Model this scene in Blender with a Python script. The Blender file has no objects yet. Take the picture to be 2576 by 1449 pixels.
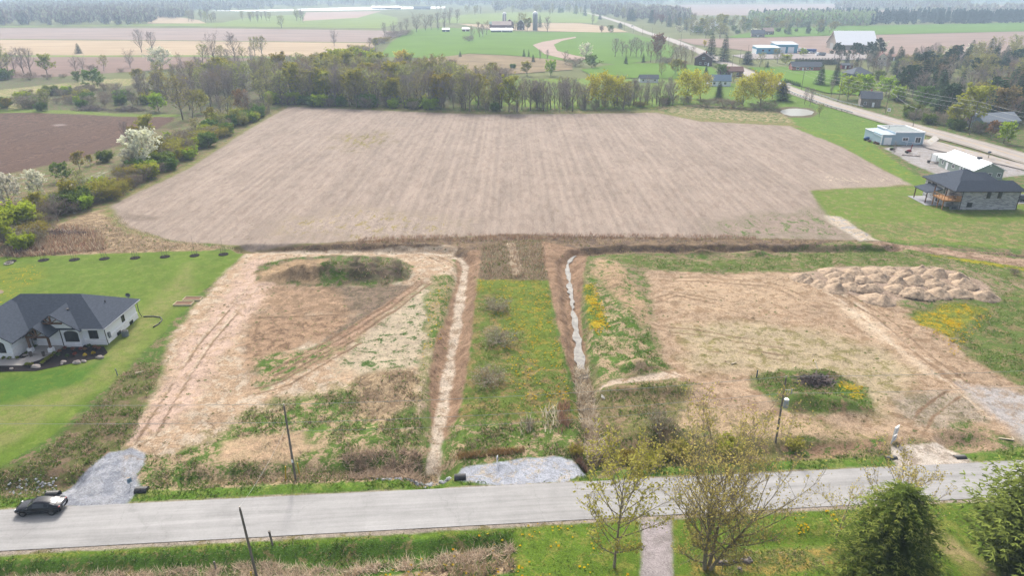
import bpy, math, random
import numpy as np
from mathutils import Vector, Matrix
R = math.radians
random.seed(7)
RNG = np.random.default_rng(11)
SC = bpy.context.scene
COL = SC.collection

# ---------------------------------------------------------------- camera, sky, sun, exposure
CAM_H, PITCH, LENS = 50.0, R(23.7), 24.0
cam = bpy.data.cameras.new('camera')
cam.lens = LENS; cam.sensor_width = 36.0; cam.clip_end = 20000; cam.clip_start = 0.5
camo = bpy.data.objects.new('camera', cam); COL.objects.link(camo)
camo.location = (0, 0, CAM_H); camo.rotation_euler = (math.pi/2 - PITCH, 0, 0)
SC.camera = camo
SUN_EL, SUN_AZ = R(44), R(-10)          # in front of the camera, a little to the left
w = bpy.data.worlds.new('World'); SC.world = w; w.use_nodes = True
nt = w.node_tree; bg = nt.nodes['Background']
sky = nt.nodes.new('ShaderNodeTexSky'); sky.sky_type = 'NISHITA'; sky.sun_disc = False
sky.sun_elevation = SUN_EL; sky.sun_rotation = SUN_AZ
sky.air_density = 1.0; sky.dust_density = 6.0; sky.ozone_density = 1.0
sat = nt.nodes.new('ShaderNodeHueSaturation'); sat.inputs['Saturation'].default_value = .5      # thin overcast: a whiter sky
nt.links.new(sky.outputs[0], sat.inputs['Color']); nt.links.new(sat.outputs[0], bg.inputs[0]); bg.inputs[1].default_value = 0.15
sl = bpy.data.lights.new('sun', 'SUN'); sl.energy = 1.9; sl.angle = R(6.0); sl.color = (1, .95, .87)
so = bpy.data.objects.new('sun', sl); COL.objects.link(so)
sd = Vector((math.sin(SUN_AZ)*math.cos(SUN_EL), math.cos(SUN_AZ)*math.cos(SUN_EL), math.sin(SUN_EL)))
so.rotation_euler = sd.to_track_quat('Z', 'Y').to_euler(); so.location = (0, 0, 200)
SC.view_settings.view_transform = 'Standard'; SC.view_settings.look = 'None'
SC.view_settings.exposure = 1.0; SC.view_settings.gamma = 1
SC.render.engine = 'CYCLES'; SC.cycles.use_denoising = True
SC.cycles.max_bounces = 6; SC.cycles.transparent_max_bounces = 8; SC.cycles.volume_bounces = 0
SC.cycles.diffuse_bounces = 3; SC.cycles.glossy_bounces = 2

# ---------------------------------------------------------------- surveying: a photo point -> a point of the ground
F = 1717.0
def P(u, v, z=0.0):
    a = (u-1288)/F; b = -(v-724.5)/F
    dy = math.cos(PITCH)+b*math.sin(PITCH); dz = -math.sin(PITCH)+b*math.cos(PITCH)
    t = (z-CAM_H)/dz
    return (a*t, dy*t)
def HZ(v, Y):
    b = -(v-724.5)/F
    dy = math.cos(PITCH)+b*math.sin(PITCH); dz = -math.sin(PITCH)+b*math.cos(PITCH)
    return CAM_H+dz*Y/dy
def PP(*uv): return [P(u, v) for u, v in uv]

# ---------------------------------------------------------------- materials
KEXP = 0.50
def lin(c):
    return tuple((x/255/12.92 if x/255 <= .04045 else ((x/255+.055)/1.055)**2.4) for x in c)
def A(r, g, b, k=None):
    k = KEXP if k is None else k
    return tuple(x*k for x in lin((r, g, b)))
MATS = {}
def mat(name, col, rough=.9, noise=0.0, scale=3.0, spec=.25, metal=0.0, detail=4, stretch=None, bump=0.0):
    if name in MATS: return MATS[name]
    m = bpy.data.materials.new(name); m.use_nodes = True
    n = m.node_tree; b = n.nodes['Principled BSDF']
    b.inputs['Base Color'].default_value = (*col, 1); b.inputs['Roughness'].default_value = rough
    b.inputs['Specular IOR Level'].default_value = spec; b.inputs['Metallic'].default_value = metal
    if noise > 0:
        tc = n.nodes.new('ShaderNodeTexCoord'); nz = n.nodes.new('ShaderNodeTexNoise')
        nz.inputs['Scale'].default_value = scale; nz.inputs['Detail'].default_value = detail
        nz.inputs['Roughness'].default_value = .65
        src = tc.outputs['Object']
        if stretch:
            mp = n.nodes.new('ShaderNodeMapping'); mp.inputs['Scale'].default_value = stretch
            n.links.new(src, mp.inputs[0]); src = mp.outputs[0]
        n.links.new(src, nz.inputs['Vector'])
        mr = n.nodes.new('ShaderNodeMapRange'); mr.inputs[1].default_value = .25; mr.inputs[2].default_value = .75
        mr.inputs[3].default_value = 1-noise; mr.inputs[4].default_value = 1+noise
        n.links.new(nz.outputs[0], mr.inputs[0])
        mx = n.nodes.new('ShaderNodeVectorMath'); mx.operation = 'SCALE'
        mx.inputs[0].default_value = col
        n.links.new(mr.outputs[0], mx.inputs['Scale']); n.links.new(mx.outputs[0], b.inputs['Base Color'])
        if bump:
            bp = n.nodes.new('ShaderNodeBump'); bp.inputs['Strength'].default_value = bump; bp.inputs['Distance'].default_value = .1
            n.links.new(nz.outputs[0], bp.inputs['Height']); n.links.new(bp.outputs[0], b.inputs['Normal'])
    MATS[name] = m
    return m
def up_normal(n, df, k=.75):
    # leaves and blades hang every way: shade them by the sky above rather than by one flat facet
    g = n.nodes.new('ShaderNodeNewGeometry'); a = n.nodes.new('ShaderNodeVectorMath'); a.operation = 'ADD'; a.inputs[1].default_value = (0, 0, k)
    c = n.nodes.new('ShaderNodeVectorMath'); c.operation = 'NORMALIZE'
    n.links.new(g.outputs['Normal'], a.inputs[0]); n.links.new(a.outputs[0], c.inputs[0]); n.links.new(c.outputs[0], df.inputs['Normal'])
def leafmat(name, col, var=.25, hue=.03, trans=.3):
    if name in MATS: return MATS[name]
    m = bpy.data.materials.new(name); m.use_nodes = True
    n = m.node_tree; n.nodes.remove(n.nodes['Principled BSDF']); out = n.nodes['Material Output']
    df = n.nodes.new('ShaderNodeBsdfDiffuse'); tr = n.nodes.new('ShaderNodeBsdfTranslucent'); ms = n.nodes.new('ShaderNodeMixShader')
    oi = n.nodes.new('ShaderNodeObjectInfo'); hs = n.nodes.new('ShaderNodeHueSaturation')
    tc = n.nodes.new('ShaderNodeTexCoord'); nz = n.nodes.new('ShaderNodeTexNoise'); nz.inputs['Scale'].default_value = .7; nz.inputs['Detail'].default_value = 6
    n.links.new(tc.outputs['Object'], nz.inputs['Vector'])
    hs.inputs['Color'].default_value = (*col, 1)
    m1 = n.nodes.new('ShaderNodeMapRange'); m1.inputs[3].default_value = .5-hue; m1.inputs[4].default_value = .5+hue
    n.links.new(oi.outputs['Random'], m1.inputs[0]); n.links.new(m1.outputs[0], hs.inputs['Hue'])
    ad = n.nodes.new('ShaderNodeMath'); ad.operation = 'MULTIPLY_ADD'; ad.inputs[1].default_value = var*.7; ad.inputs[2].default_value = 0
    n.links.new(oi.outputs['Random'], ad.inputs[0])
    m2 = n.nodes.new('ShaderNodeMapRange'); m2.inputs[1].default_value = .3; m2.inputs[2].default_value = .7
    m2.inputs[3].default_value = 1-var*1.2; m2.inputs[4].default_value = 1+var*.8
    n.links.new(nz.outputs[0], m2.inputs[0]); a2 = n.nodes.new('ShaderNodeMath'); a2.operation = 'ADD'
    n.links.new(ad.outputs[0], a2.inputs[0]); n.links.new(m2.outputs[0], a2.inputs[1]); n.links.new(a2.outputs[0], hs.inputs['Value'])
    n.links.new(hs.outputs[0], df.inputs[0]); n.links.new(hs.outputs[0], tr.inputs[0])
    up_normal(n, df)
    ms.inputs[0].default_value = trans
    n.links.new(df.outputs[0], ms.inputs[1]); n.links.new(tr.outputs[0], ms.inputs[2]); n.links.new(ms.outputs[0], out.inputs[0])
    MATS[name] = m
    return m

# ---------------------------------------------------------------- object helpers
def link(o, parent=None):
    COL.objects.link(o)
    if parent is not None: o.parent = parent
    return o
def tag(o, label=None, cat=None, group=None, kind=None):
    if label: o['label'] = label
    if cat: o['category'] = cat
    if group: o['group'] = group
    if kind: o['kind'] = kind
    return o
def thing(name, label, cat, loc=(0, 0, 0), rz=0.0, group=None):
    o = bpy.data.objects.new(name, None); o.empty_display_size = .5
    o.location = loc; o.rotation_euler = (0, 0, rz)
    return tag(link(o), label, cat, group)
def dup(root, loc, rz=0.0, sc=1.0, label=None, group=None, sxy=None):
    r = root.copy(); COL.objects.link(r); r.location = loc; r.rotation_euler = (0, 0, rz)
    r.scale = (sc*(sxy or 1), sc*(sxy or 1), sc)
    if label: r['label'] = label
    if group: r['group'] = group
    for ch in KIDS.get(root.name, root.children):
        c = ch.copy(); COL.objects.link(c); c.parent = r
        for g in ch.children:
            d = g.copy(); COL.objects.link(d); d.parent = c
    return r
KIDS = {}
class MB:
    def __init__(s): s.v = []; s.f = []; s.m = []
    def add(s, pts, faces, mi=0):
        b = len(s.v); s.v.extend([tuple(p) for p in pts]); s.f.extend([tuple(i+b for i in f) for f in faces]); s.m.extend([mi]*len(faces)); return s
    def box(s, x0, x1, y0, y1, z0, z1, mi=0):
        p = [(x0,y0,z0),(x1,y0,z0),(x1,y1,z0),(x0,y1,z0),(x0,y0,z1),(x1,y0,z1),(x1,y1,z1),(x0,y1,z1)]
        return s.add(p, [(3,2,1,0),(4,5,6,7),(0,1,5,4),(1,2,6,5),(2,3,7,6),(3,0,4,7)], mi)
    def bar(s, p0, p1, wx, wz=None, mi=0):
        p0 = Vector(p0); p1 = Vector(p1); d = (p1-p0).normalized(); wz = wz or wx
        a = d.cross(Vector((0,0,1)))
        if a.length < .01: a = Vector((1,0,0))
        a.normalize(); b = a.cross(d)
        q = []
        for p in (p0, p1):
            for sx, sy in ((-1,-1),(1,-1),(1,1),(-1,1)): q.append(p+a*sx*wx/2+b*sy*wz/2)
        return s.add(q, [(3,2,1,0),(4,5,6,7),(0,1,5,4),(1,2,6,5),(2,3,7,6),(3,0,4,7)], mi)
    def tube(s, p0, p1, r0, r1=None, n=8, mi=0, cap=True):
        r1 = r0 if r1 is None else r1
        p0 = Vector(p0); p1 = Vector(p1); d = (p1-p0)
        if d.length < 1e-6: return s
        d.normalize(); a = d.cross(Vector((0,0,1)) if abs(d.z) < .95 else Vector((1,0,0))).normalized(); b = d.cross(a)
        q = []
        for p, r in ((p0, r0), (p1, r1)):
            for i in range(n):
                t = 2*math.pi*i/n; q.append(p+a*r*math.cos(t)+b*r*math.sin(t))
        fs = [(i, (i+1) % n, n+(i+1) % n, n+i) for i in range(n)]
        if cap: fs += [tuple(range(n-1, -1, -1)), tuple(range(n, 2*n))]
        return s.add(q, fs, mi)
    def path(s, pts, r, n=6, mi=0):
        for a, b in zip(pts, pts[1:]): s.tube(a, b, r, r, n, mi)
        return s
    def prism(s, poly, z0, z1, mi=0):
        n = len(poly); q = [(x,y,z0) for x,y in poly]+[(x,y,z1) for x,y in poly]
        return s.add(q, [tuple(range(n-1,-1,-1)), tuple(range(n,2*n))]+[(i,(i+1)%n,n+(i+1)%n,n+i) for i in range(n)], mi)
    def blob(s, c, rx, ry, rz, seed=0, amp=.2, nu=10, nv=6, mi=0, z0=-.2):
        rr = random.Random(seed); q = []
        for j in range(nv+1):
            th = math.pi*j/nv
            for i in range(nu):
                ph = 2*math.pi*i/nu; k = 1+amp*(rr.random()-.5)*2
                q.append((c[0]+rx*k*math.sin(th)*math.cos(ph), c[1]+ry*k*math.sin(th)*math.sin(ph), c[2]+rz*k*math.cos(th)))
        fs = [(j*nu+i, (j+1)*nu+i, (j+1)*nu+(i+1)%nu, j*nu+(i+1)%nu) for j in range(nv) for i in range(nu)]
        return s.add(q, fs, mi)
    def build(s, name, mats, parent=None, smooth=False):
        me = bpy.data.meshes.new(name); me.from_pydata(s.v, [], s.f); me.update()
        ms = mats if isinstance(mats, (list, tuple)) else [mats]
        for m in ms: me.materials.append(m)
        if len(ms) > 1: me.polygons.foreach_set('material_index', s.m)
        if smooth: me.polygons.foreach_set('use_smooth', [True]*len(me.polygons))
        return link(bpy.data.objects.new(name, me), parent)
def mesh_np(name, V, Fc, mats, mi=None, attrs=None, smooth=False):
    """V (n,3), Fc (m,k) with k 3 or 4."""
    me = bpy.data.meshes.new(name); k = Fc.shape[1]; m = len(Fc)
    me.vertices.add(len(V)); me.vertices.foreach_set('co', np.ascontiguousarray(V, np.float32).ravel())
    me.loops.add(m*k); me.loops.foreach_set('vertex_index', np.ascontiguousarray(Fc, np.int32).ravel())
    me.polygons.add(m); me.polygons.foreach_set('loop_start', np.arange(m, dtype=np.int32)*k)
    for q in (mats if isinstance(mats, (list, tuple)) else [mats]): me.materials.append(q)
    if mi is not None: me.polygons.foreach_set('material_index', np.ascontiguousarray(mi, np.int32))
    if smooth: me.polygons.foreach_set('use_smooth', np.ones(m, bool))
    for an, arr in (attrs or {}).items():
        if arr.ndim == 2:
            at = me.attributes.new(an, 'FLOAT_COLOR', 'POINT')
            c4 = np.ones((len(arr), 4), np.float32); c4[:, :3] = arr; at.data.foreach_set('color', c4.ravel())
        else:
            at = me.attributes.new(an, 'FLOAT', 'POINT'); at.data.foreach_set('value', arr.astype(np.float32))
    me.update(calc_edges=True)
    return me
# ---------------------------------------------------------------- numeric noise and distances
_LAT = RNG.random((256, 256)).astype(np.float32)
def vnoise(x, y, s, off=0):
    x = x*s+off*17.31; y = y*s+off*9.77
    xi = np.floor(x).astype(np.int64); yi = np.floor(y).astype(np.int64); fx = x-xi; fy = y-yi
    fx = fx*fx*(3-2*fx); fy = fy*fy*(3-2*fy)
    g = lambda a, b: _LAT[a & 255, b & 255]
    return (g(xi,yi)*(1-fx)+g(xi+1,yi)*fx)*(1-fy)+(g(xi,yi+1)*(1-fx)+g(xi+1,yi+1)*fx)*fy
def fbm(x, y, s, o=4, off=0):
    t = 0; a = .5; n = 0
    for i in range(o): t = t+a*vnoise(x, y, s*2**i, off+i); n += a; a *= .5
    return t/n
def seg_dist(X, Y, pts, closed=False):
    d = np.full(X.shape, 1e9, np.float32); n = len(pts)
    for i in range(n if closed else n-1):
        x0, y0 = pts[i]; x1, y1 = pts[(i+1) % n]; dx, dy = x1-x0, y1-y0; L = dx*dx+dy*dy+1e-9
        t = np.clip(((X-x0)*dx+(Y-y0)*dy)/L, 0, 1)
        d = np.minimum(d, (X-x0-t*dx)**2+(Y-y0-t*dy)**2)
    return np.sqrt(d)
def inside(X, Y, pts):
    c = np.zeros(X.shape, bool); n = len(pts)
    for i in range(n):
        x0, y0 = pts[i]; x1, y1 = pts[(i+1) % n]
        if y0 == y1: continue
        c ^= ((y0 > Y) != (y1 > Y)) & (X < (x1-x0)*(Y-y0)/(y1-y0)+x0)
    return c
def smooth(a, b, x):
    t = np.clip((x-a)/(b-a), 0, 1); return t*t*(3-2*t)
# ================================================================ GROUND
LCH = [(-9.3, 55), (-9.3, 127), (-11.5, 132), (-18, 134.3), (-56, 134.6)]
RCH = [(9.8, 58), (10.2, 88), (11.0, 127), (13.5, 132), (22, 134.2), (80, 134.6)]
def road_up(x): return 56.0+(x+53.6)*.0727
def road_lo(x): return 50.3+(x+49.6)*.0755
MOUNDS = [  # photo u, v of the foot, rx, ry, height
    (790, 695, 7.0, 2.6, 1.5), (905, 690, 8.5, 3.4, 2.3), (730, 700, 4, 2.0, .9), (1610, 925, 2.2, 1.6, 1.3), (1660, 1085, 2.6, 2.2, 1.5),
    (2010, 1010, 2.2, 1.6, 1.2), (2080, 1015, 2.5, 1.7, 1.0), (2130, 1030, 2.2, 1.5, .8), (1770, 635, 2.6, 1.3, 1.0), (1905, 640, 2.4, 1.2, .8),
    (1580, 985, 4.5, 1.2, .7), (1690, 985, 4.0, 1.3, .7), (960, 960, 3.0, 5.0, .8), (1010, 1020, 2.4, 4.5, .7), (920, 1110, 4.5, 4.0, .7),
    (2260, 725, 17, 6.5, .5), (1545, 700, 3.0, 6, .9), (1575, 800, 3.0, 8, 1.1), (2060, 945, 2.0, 1.0, .7), (250, 1080, 6, 6, .5), (2330, 705, 12, 5, .3)]
MOUNDS = [(*P(u, v), a, b, h) for u, v, a, b, h in MOUNDS]
GAPS = [(-47.5, -37.0), (-6.5, 8.0), (41.5, 51.5), (57.5, 70)]
def relief(X, Y):
    z = np.zeros(X.shape, np.float32)
    near = 1-smooth(138, 149, Y)
    for ch, w0, w1, dp in ((LCH, .7, 3.1, 1.25), (RCH, .7, 2.7, 1.2)):
        d = seg_dist(X, Y, ch)+(fbm(X, Y, .35, 3, 5)-.5)*1.0
        z -= dp*(1-smooth(w0, w1, d))
    gap = np.ones(X.shape, np.float32)
    for a, b in GAPS: gap *= 1-smooth(a-.8, a+.8, X)*(1-smooth(b-.8, b+.8, X))
    dN = Y-road_up(X); z -= .85*np.exp(-((dN-4.0)/1.5)**2)*gap
    dS = road_lo(X)-Y; z -= .75*smooth(1.2, 3.2, dS)*(1-smooth(4.2, 7.5, dS))*(1-smooth(-2, 2, X))
    z -= .45*np.exp(-((dS-4.5)/1.2)**2)*smooth(22, 25, X)*(1-smooth(36, 40, X))
    rough = smooth(1.0, 4.0, dN)*smooth(-60, -54, X-.0*Y)*near
    rough = np.where((X < -54+(Y-60)*.0) & (Y > 90), 0, rough)
    for mx, my, a, b, h in MOUNDS:
        q = ((X-mx)/a)**2+((Y-my)/b)**2
        m = (q < 9)
        zz = h*np.exp(-q*1.0)*(0.75+.5*fbm(X, Y, .6, 3, 3))
        z += np.where(m, zz, 0)
    z += rough*((fbm(X, Y, .22, 4, 1)-.5)*.5+(fbm(X, Y, 1.3, 3, 2)-.5)*.14)
    return z*near*smooth(0.3, 2.0, np.abs(Y-(road_up(X)+road_lo(X))/2)-3.2+np.where(Y > 54, .8, .6))
GX0, GX1, GY0, GY1, GD = -122.0, 122.0, 32.0, 150.0, .25
nx, ny = int((GX1-GX0)/GD)+1, int((GY1-GY0)/GD)+1
gx = np.linspace(GX0, GX1, nx); gy = np.linspace(GY0, GY1, ny)
NXg, NYg = np.meshgrid(gx, gy)
NZ = relief(NXg, NYg).astype(np.float32)
def gz(x, y):
    if not (GX0 < x < GX1 and GY0 < y < GY1): return 0.0
    i = (x-GX0)/GD; j = (y-GY0)/GD; a = int(i); b = int(j); fx = i-a; fy = j-b
    a2 = min(a+1, nx-1); b2 = min(b+1, ny-1)
    return float((NZ[b, a]*(1-fx)+NZ[b, a2]*fx)*(1-fy)+(NZ[b2, a]*(1-fx)+NZ[b2, a2]*fx)*fy)

# ---- what grows or lies where: zones painted one over the other (polygon, two colours, share of the second, edge)
c_lawn, c_lawn2, c_lawny = A(112,138,50), A(130,148,66), A(150,150,88)
c_weed, c_weed2, c_dry, c_dryb, c_brown = A(96,124,52), A(82,112,48), A(194,170,136), A(150,128,102), A(126,112,92)
c_pale, c_dirt, c_dirt2, c_mud = A(218,200,176), A(196,168,138), A(160,134,108), A(142,116,92)
c_stub, c_stub2, c_till, c_till2 = A(180,163,149), A(168,150,136), A(124,98,84), A(100,78,68)
c_yel, c_grav, c_gdirt = A(190,165,40), A(182,184,190), A(190,178,165)
ZONES = []
def zone(obj, pts, a, b, cov, soft=.5, amp=1.2, stub=0, g=0, d=0, h=.25, px=True, fine=1.0):
    ZONES.append((obj, PP(*pts) if px else pts, a, b, cov, soft, amp, stub, g, d, h, fine))
def ruts(pl, wd=.3, gap=1.7, c=None, c2=None, reps=2, cov=.45):
    q = PP(*pl)
    for k in range(reps):
        o = (k-(reps-1)/2)*gap; L_, R_ = [], []
        for i, (x, y) in enumerate(q):
            a = q[max(i-1, 0)]; e = q[min(i+1, len(q)-1)]; dx, dy = e[0]-a[0], e[1]-a[1]; l = math.hypot(dx, dy); nx_, ny_ = -dy/l, dx/l
            L_.append((x+nx_*(o+wd/2), y+ny_*(o+wd/2))); R_.append((x+nx_*(o-wd/2), y+ny_*(o-wd/2)))
        zone('ground', L_+R_[::-1], c or c_mud, c2 or c_dirt2, cov, .1, .22, px=False)
        RUTS.append(([(a[0]+b_[0])/2 for a, b_ in zip(L_, R_)], [(a[1]+b_[1])/2 for a, b_ in zip(L_, R_)], wd))
RUTS = []
OFF = 900
# far and side grass, scrub
zone('ground', [(-900,700),(-900,150),(3600,150),(3600,700)], c_weed, c_dryb, .45, 4, 6, fine=.8)
zone('ground', [(-600,230),(-600,150),(1180,150),(1180,265),(725,262),(480,300),(300,285),(0,285)], c_brown, c_weed, .45, 4, 8)
zone('meadow', [(-600,285),(-600,238),(0,225),(100,215),(300,195),(420,190),(330,215),(160,225),(80,245),(60,285)], c_lawn2, c_dry, .5, 3, 6)
zone('meadow', [(1180,262),(1180,195),(1300,175),(1500,165),(1830,200),(1800,240),(1740,268),(1500,274)], A(116,148,56), c_yel, .33, 2, 5)
zone('meadow', [(1740,268),(1800,240),(1830,210),(1990,205),(2050,235),(2165,292),(2270,325),(2330,350),(2180,360),(2000,318),(1900,300)], A(112,144,54), c_lawny, .3, 1.5, 3)
zone('ground', [(1930,282),(1962,270),(2000,268),(2040,272),(2062,283),(2040,295),(1980,296),(1945,292)], c_brown, c_weed, .35, .8, 1.5)
zone('ground', [(1650,268),(1760,262),(1950,275),(1985,300),(1990,312),(1900,312),(1760,305),(1700,290)], c_dry, c_weed, .5, 1, 3)
zone('tilled_field', [(-700,282),(60,281),(200,284),(300,291),(440,291),(440,305),(395,330),(310,362),(200,400),(120,425),(0,440),(-700,560)], c_till, c_till2, .5, .7, 1.5, stub=.35)
zone('meadow', [(-300,284),(60,274),(200,278),(300,286),(470,288),(440,294),(300,293),(200,287),(60,283),(-300,290)], c_lawn2, c_lawn, .4, 1, 1)
for sp in ([(-300,420),(0,372),(180,330),(330,305),(420,298),(430,306),(330,318),(190,348),(0,400),(-300,450)], [(-300,360),(0,330),(160,304),(240,296),(120,318),(0,346),(-300,385)], [(-200,480),(0,425),(110,400),(260,355),(250,368),(110,418),(0,440)]):
    zone('tilled_field', sp, A(104,80,68), A(124,98,84), .5, 4, 5, stub=.2)
zone('tilled_field', [(130,313),(160,311),(170,314),(140,318)], A(170,156,150), c_till, .4, .8, .8)
# hedgerow floor, left
zone('ground', [(440,300),(470,300),(725,268),(600,345),(470,430),(280,530),(330,580),(100,640),(-300,760),(-700,760),(-700,560),(0,440),(200,400),(330,355)], A(116,128,70), c_dryb, .5, 1, 2, g=.3, d=.3)
zone('ground', [(290,515),(330,560),(430,605),(625,627),(-60,655),(-60,620),(100,575),(210,540)], c_dry, c_dryb, .5, 1, 2.5, g=.25, d=1.3, h=.5)
zone('ground', [(60,600),(180,560),(255,585),(280,630),(60,650),(0,645)], c_dryb, A(160,124,100), .5, 1, 2, d=2.0, h=.7)
ruts([(-60,566),(60,522),(150,481),(250,437),(330,402),(400,370)], .4, 1.5, A(196,188,176), A(120,138,74), 2, .55)
# the big crop field
FIELD = [(275,520),(330,490),(470,428),(600,343),(660,305),(727,267),(1000,279),(1200,287),(1400,286),(1650,283),(1700,292),(1760,305),(1900,312),(1990,317),(2060,340),(2120,370),(2210,420),(2292,464),(2150,471),(2040,479),(2080,555),(2210,607),(1900,600),(1400,596),(1300,590),(1140,598),(900,606),(630,622),(430,606),(320,570)]
zone('ground', [(255,535),(330,480),(465,420),(595,338),(650,300),(722,262),(1000,272),(1200,280),(1650,277),(1760,296),(1990,309),(2130,363),(2230,418),(2330,475),(2040,484),(2090,560),(2210,612),(1300,600),(900,612),(630,628),(320,590)], A(124,138,66), A(160,142,104), .5, .6, .8, g=.1)
zone('crop_field', FIELD, c_stub, c_stub2, .42, .5, .9, stub=1.0, fine=.5)
zone('crop_field', [(850,345),(960,330),(960,360),(880,380)], c_stub2, A(150,140,80), .45, 6, 8, stub=1)
zone('crop_field', [(680,560),(900,520),(1160,555),(1160,600),(700,600)], c_stub, A(165,150,90), .34, 4, 6, stub=.7)
zone('crop_field', [(1800,560),(2080,520),(2180,600),(1800,598)], c_stub2, c_weed, .38, 3, 5, stub=.5)
zone('crop_field', [(310,525),(335,540),(390,545),(392,552),(340,557),(305,548)], A(158,142,128), A(150,134,120), .5, .4, 1.2, stub=.4)
zone('crop_field', [(2040,440),(2270,440),(2300,462),(2060,474)], c_stub, c_pale, .35, 3, 5, stub=.6)
# band between field and lots: brushy bank
zone('ground', [(625,622),(900,606),(1140,597),(1300,588),(1400,594),(1900,600),(2210,606),(2300,618),(2576,640),(2700,660),(2700,690),(2100,640),(1480,640),(1400,720),(1200,720),(1130,625),(640,634)], c_dryb, A(122,104,90), .5, .5, .8, g=.2, d=1.2, h=.45)
zone('ground', [(640,621),(1130,617),(1150,624),(1130,632),(640,630)], c_pale, c_dirt, .35, .3, .4)
# left lawn
zone('lawn', [(-700,700),(-200,658),(0,647),(300,637),(628,627),(575,675),(510,735),(440,808),(350,890),(300,945),(230,1015),(120,1110),(0,1175),(-300,1300),(-700,1300)], c_lawn, c_lawn2, .42, .35, .8, fine=.55)
zone('lawn', [(-400,680),(90,668),(110,690),(20,760),(-400,800)], A(138,148,54), c_lawn, .45, 2, 3, fine=.6)
zone('lawn', [(470,740),(380,840),(300,930),(200,1010),(60,1100),(0,1130),(-200,1180),(-200,1080),(30,1010),(160,950),(270,880),(370,770),(480,660)], A(146,150,86), c_lawn2, .45, 1.8, 1.5, fine=.7)
zone('lawn', [(-200,985),(30,945),(200,925),(270,900),(210,960),(60,1010),(-200,1040)], A(92,130,46), c_lawn, .4, 1.2, 1.0, fine=.55)
# left building lot
LOT = [(628,627),(1135,622),(1155,690),(1130,800),(1085,900),(1075,1000),(1060,1120),(1050,1190),(700,1225),(350,1245),(350,1140),(310,1122),(400,950),(430,850),(500,755),(575,680)]
zone('ground', LOT, c_dirt, c_pale, .45, .8, 1.2, g=.06, d=.05, h=.2)
zone('ground', [(640,650),(560,740),(470,860),(390,980),(330,1110),(430,1080),(560,900),(680,740),(760,720),(720,690)], A(218,190,170), c_dirt, .4, 1.2, 2.0, g=.02)
zone('ground', [(680,720),(900,720),(960,770),(860,790),(640,800)], A(188,158,130), c_dirt2, .5, 1.8, 2.4)
zone('ground', [(620,805),(860,790),(900,820),(700,900),(640,960),(600,900)], A(182,152,124), c_mud, .45, 1.6, 2.2, g=.15, d=.1)
zone('ground', [(840,720),(1050,715),(1010,790),(900,850),(820,860),(900,790)], A(150,130,112), c_brown, .5, 1.2, 1.6, d=.3, g=.1)
zone('ground', [(830,860),(1060,705),(1085,715),(860,890),(700,960),(690,945)], A(172,140,116), A(196,166,140), .5, .3, .7)
zone('ground', [(640,900),(830,860),(860,880),(720,950),(650,980)], c_dirt, c_weed, .5, 1.0, 1.6, g=.9, d=.3)
zone('ground', [(1060,715),(1130,740),(1085,860),(1060,930),(900,960),(850,930),(900,870)], A(204,188,162), c_weed2, .38, 1.6, 2.2, g=.8, h=.16)
zone('ground', [(1085,700),(1140,690),(1125,800),(1085,880),(1070,960),(1045,950),(1075,850)], c_weed, A(186,166,128), .5, 1.0, 2.2, g=1.6, d=.3, h=.25)
zone('ground', [(650,670),(720,650),(860,640),(1000,648),(1040,672),(1030,705),(960,722),(850,722),(730,718),(640,708)], A(140,124,100), c_weed, .5, .5, 1.0, g=1.0, d=1.0, h=.4)
zone('ground', [(640,690),(740,655),(830,650),(800,715),(650,712)], A(186,158,124), c_dryb, .4, .8, 1.0, d=.7, g=.2)
zone('ground', [(870,655),(1020,665),(1030,705),(880,715)], A(112,108,80), A(120,104,88), .5, .8, 1.0, d=1.6, g=.8, h=.5)
zone('ground', [(700,1010),(900,960),(1065,950),(1072,1060),(1055,1190),(860,1200),(640,1200),(350,1245),(355,1160),(450,1130),(600,1060)], A(104,130,58), c_dry, .44, 1.8, 2.6, g=1.8, d=1.6, h=.4)
zone('ground', [(890,950),(1050,930),(1060,1010),(960,1080),(890,1040)], c_dryb, c_dry, .45, 1.2, 1.4, d=1.6, g=.4, h=.4)
zone('ground', [(560,1110),(760,1085),(800,1130),(720,1165),(540,1165)], A(206,176,144), c_dry, .5, .7, 1.0, d=1.0, h=.3)
zone('ground', [(350,1150),(560,1120),(540,1165),(720,1168),(1060,1165),(1060,1205),(350,1240)], c_weed, c_dry, .5, .6, 1.0, g=2.2, d=1.6, h=.4)
# weedy strip beside the left lawn
zone('ground', [(405,918),(395,970),(330,1095),(305,1125),(180,1208),(130,1245),(-200,1300),(-200,1180),(0,1185),(130,1130),(230,1030),(300,950),(350,915)], A(112,116,66), A(140,120,96), .45, .5, .8, g=2.6, d=1.4, h=.4)
ruts([(690,948),(780,895),(880,840),(990,770),(1065,712)], .45, 1.3, reps=3); ruts([(650,800),(740,797),(860,790)], .5, 1, reps=1); ruts([(640,985),(720,965),(830,900),(900,860)], .3, 1.5); ruts([(430,1000),(500,880),(580,780),(640,720)], .35, 1.8, c_pale, c_dirt)
ruts([(360,1120),(430,1000),(520,860),(600,770)], .3, 1.8); ruts([(620,860),(700,830),(820,835),(900,860)], .25, 1.5, reps=1); ruts([(660,900),(640,850),(650,810)], .3, 1, reps=1); ruts([(700,790),(790,775),(860,785)], .2, .8); ruts([(1000,630),(1080,640),(1125,660)], .25, 1.5)
LATE = len(ZONES)
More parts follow.
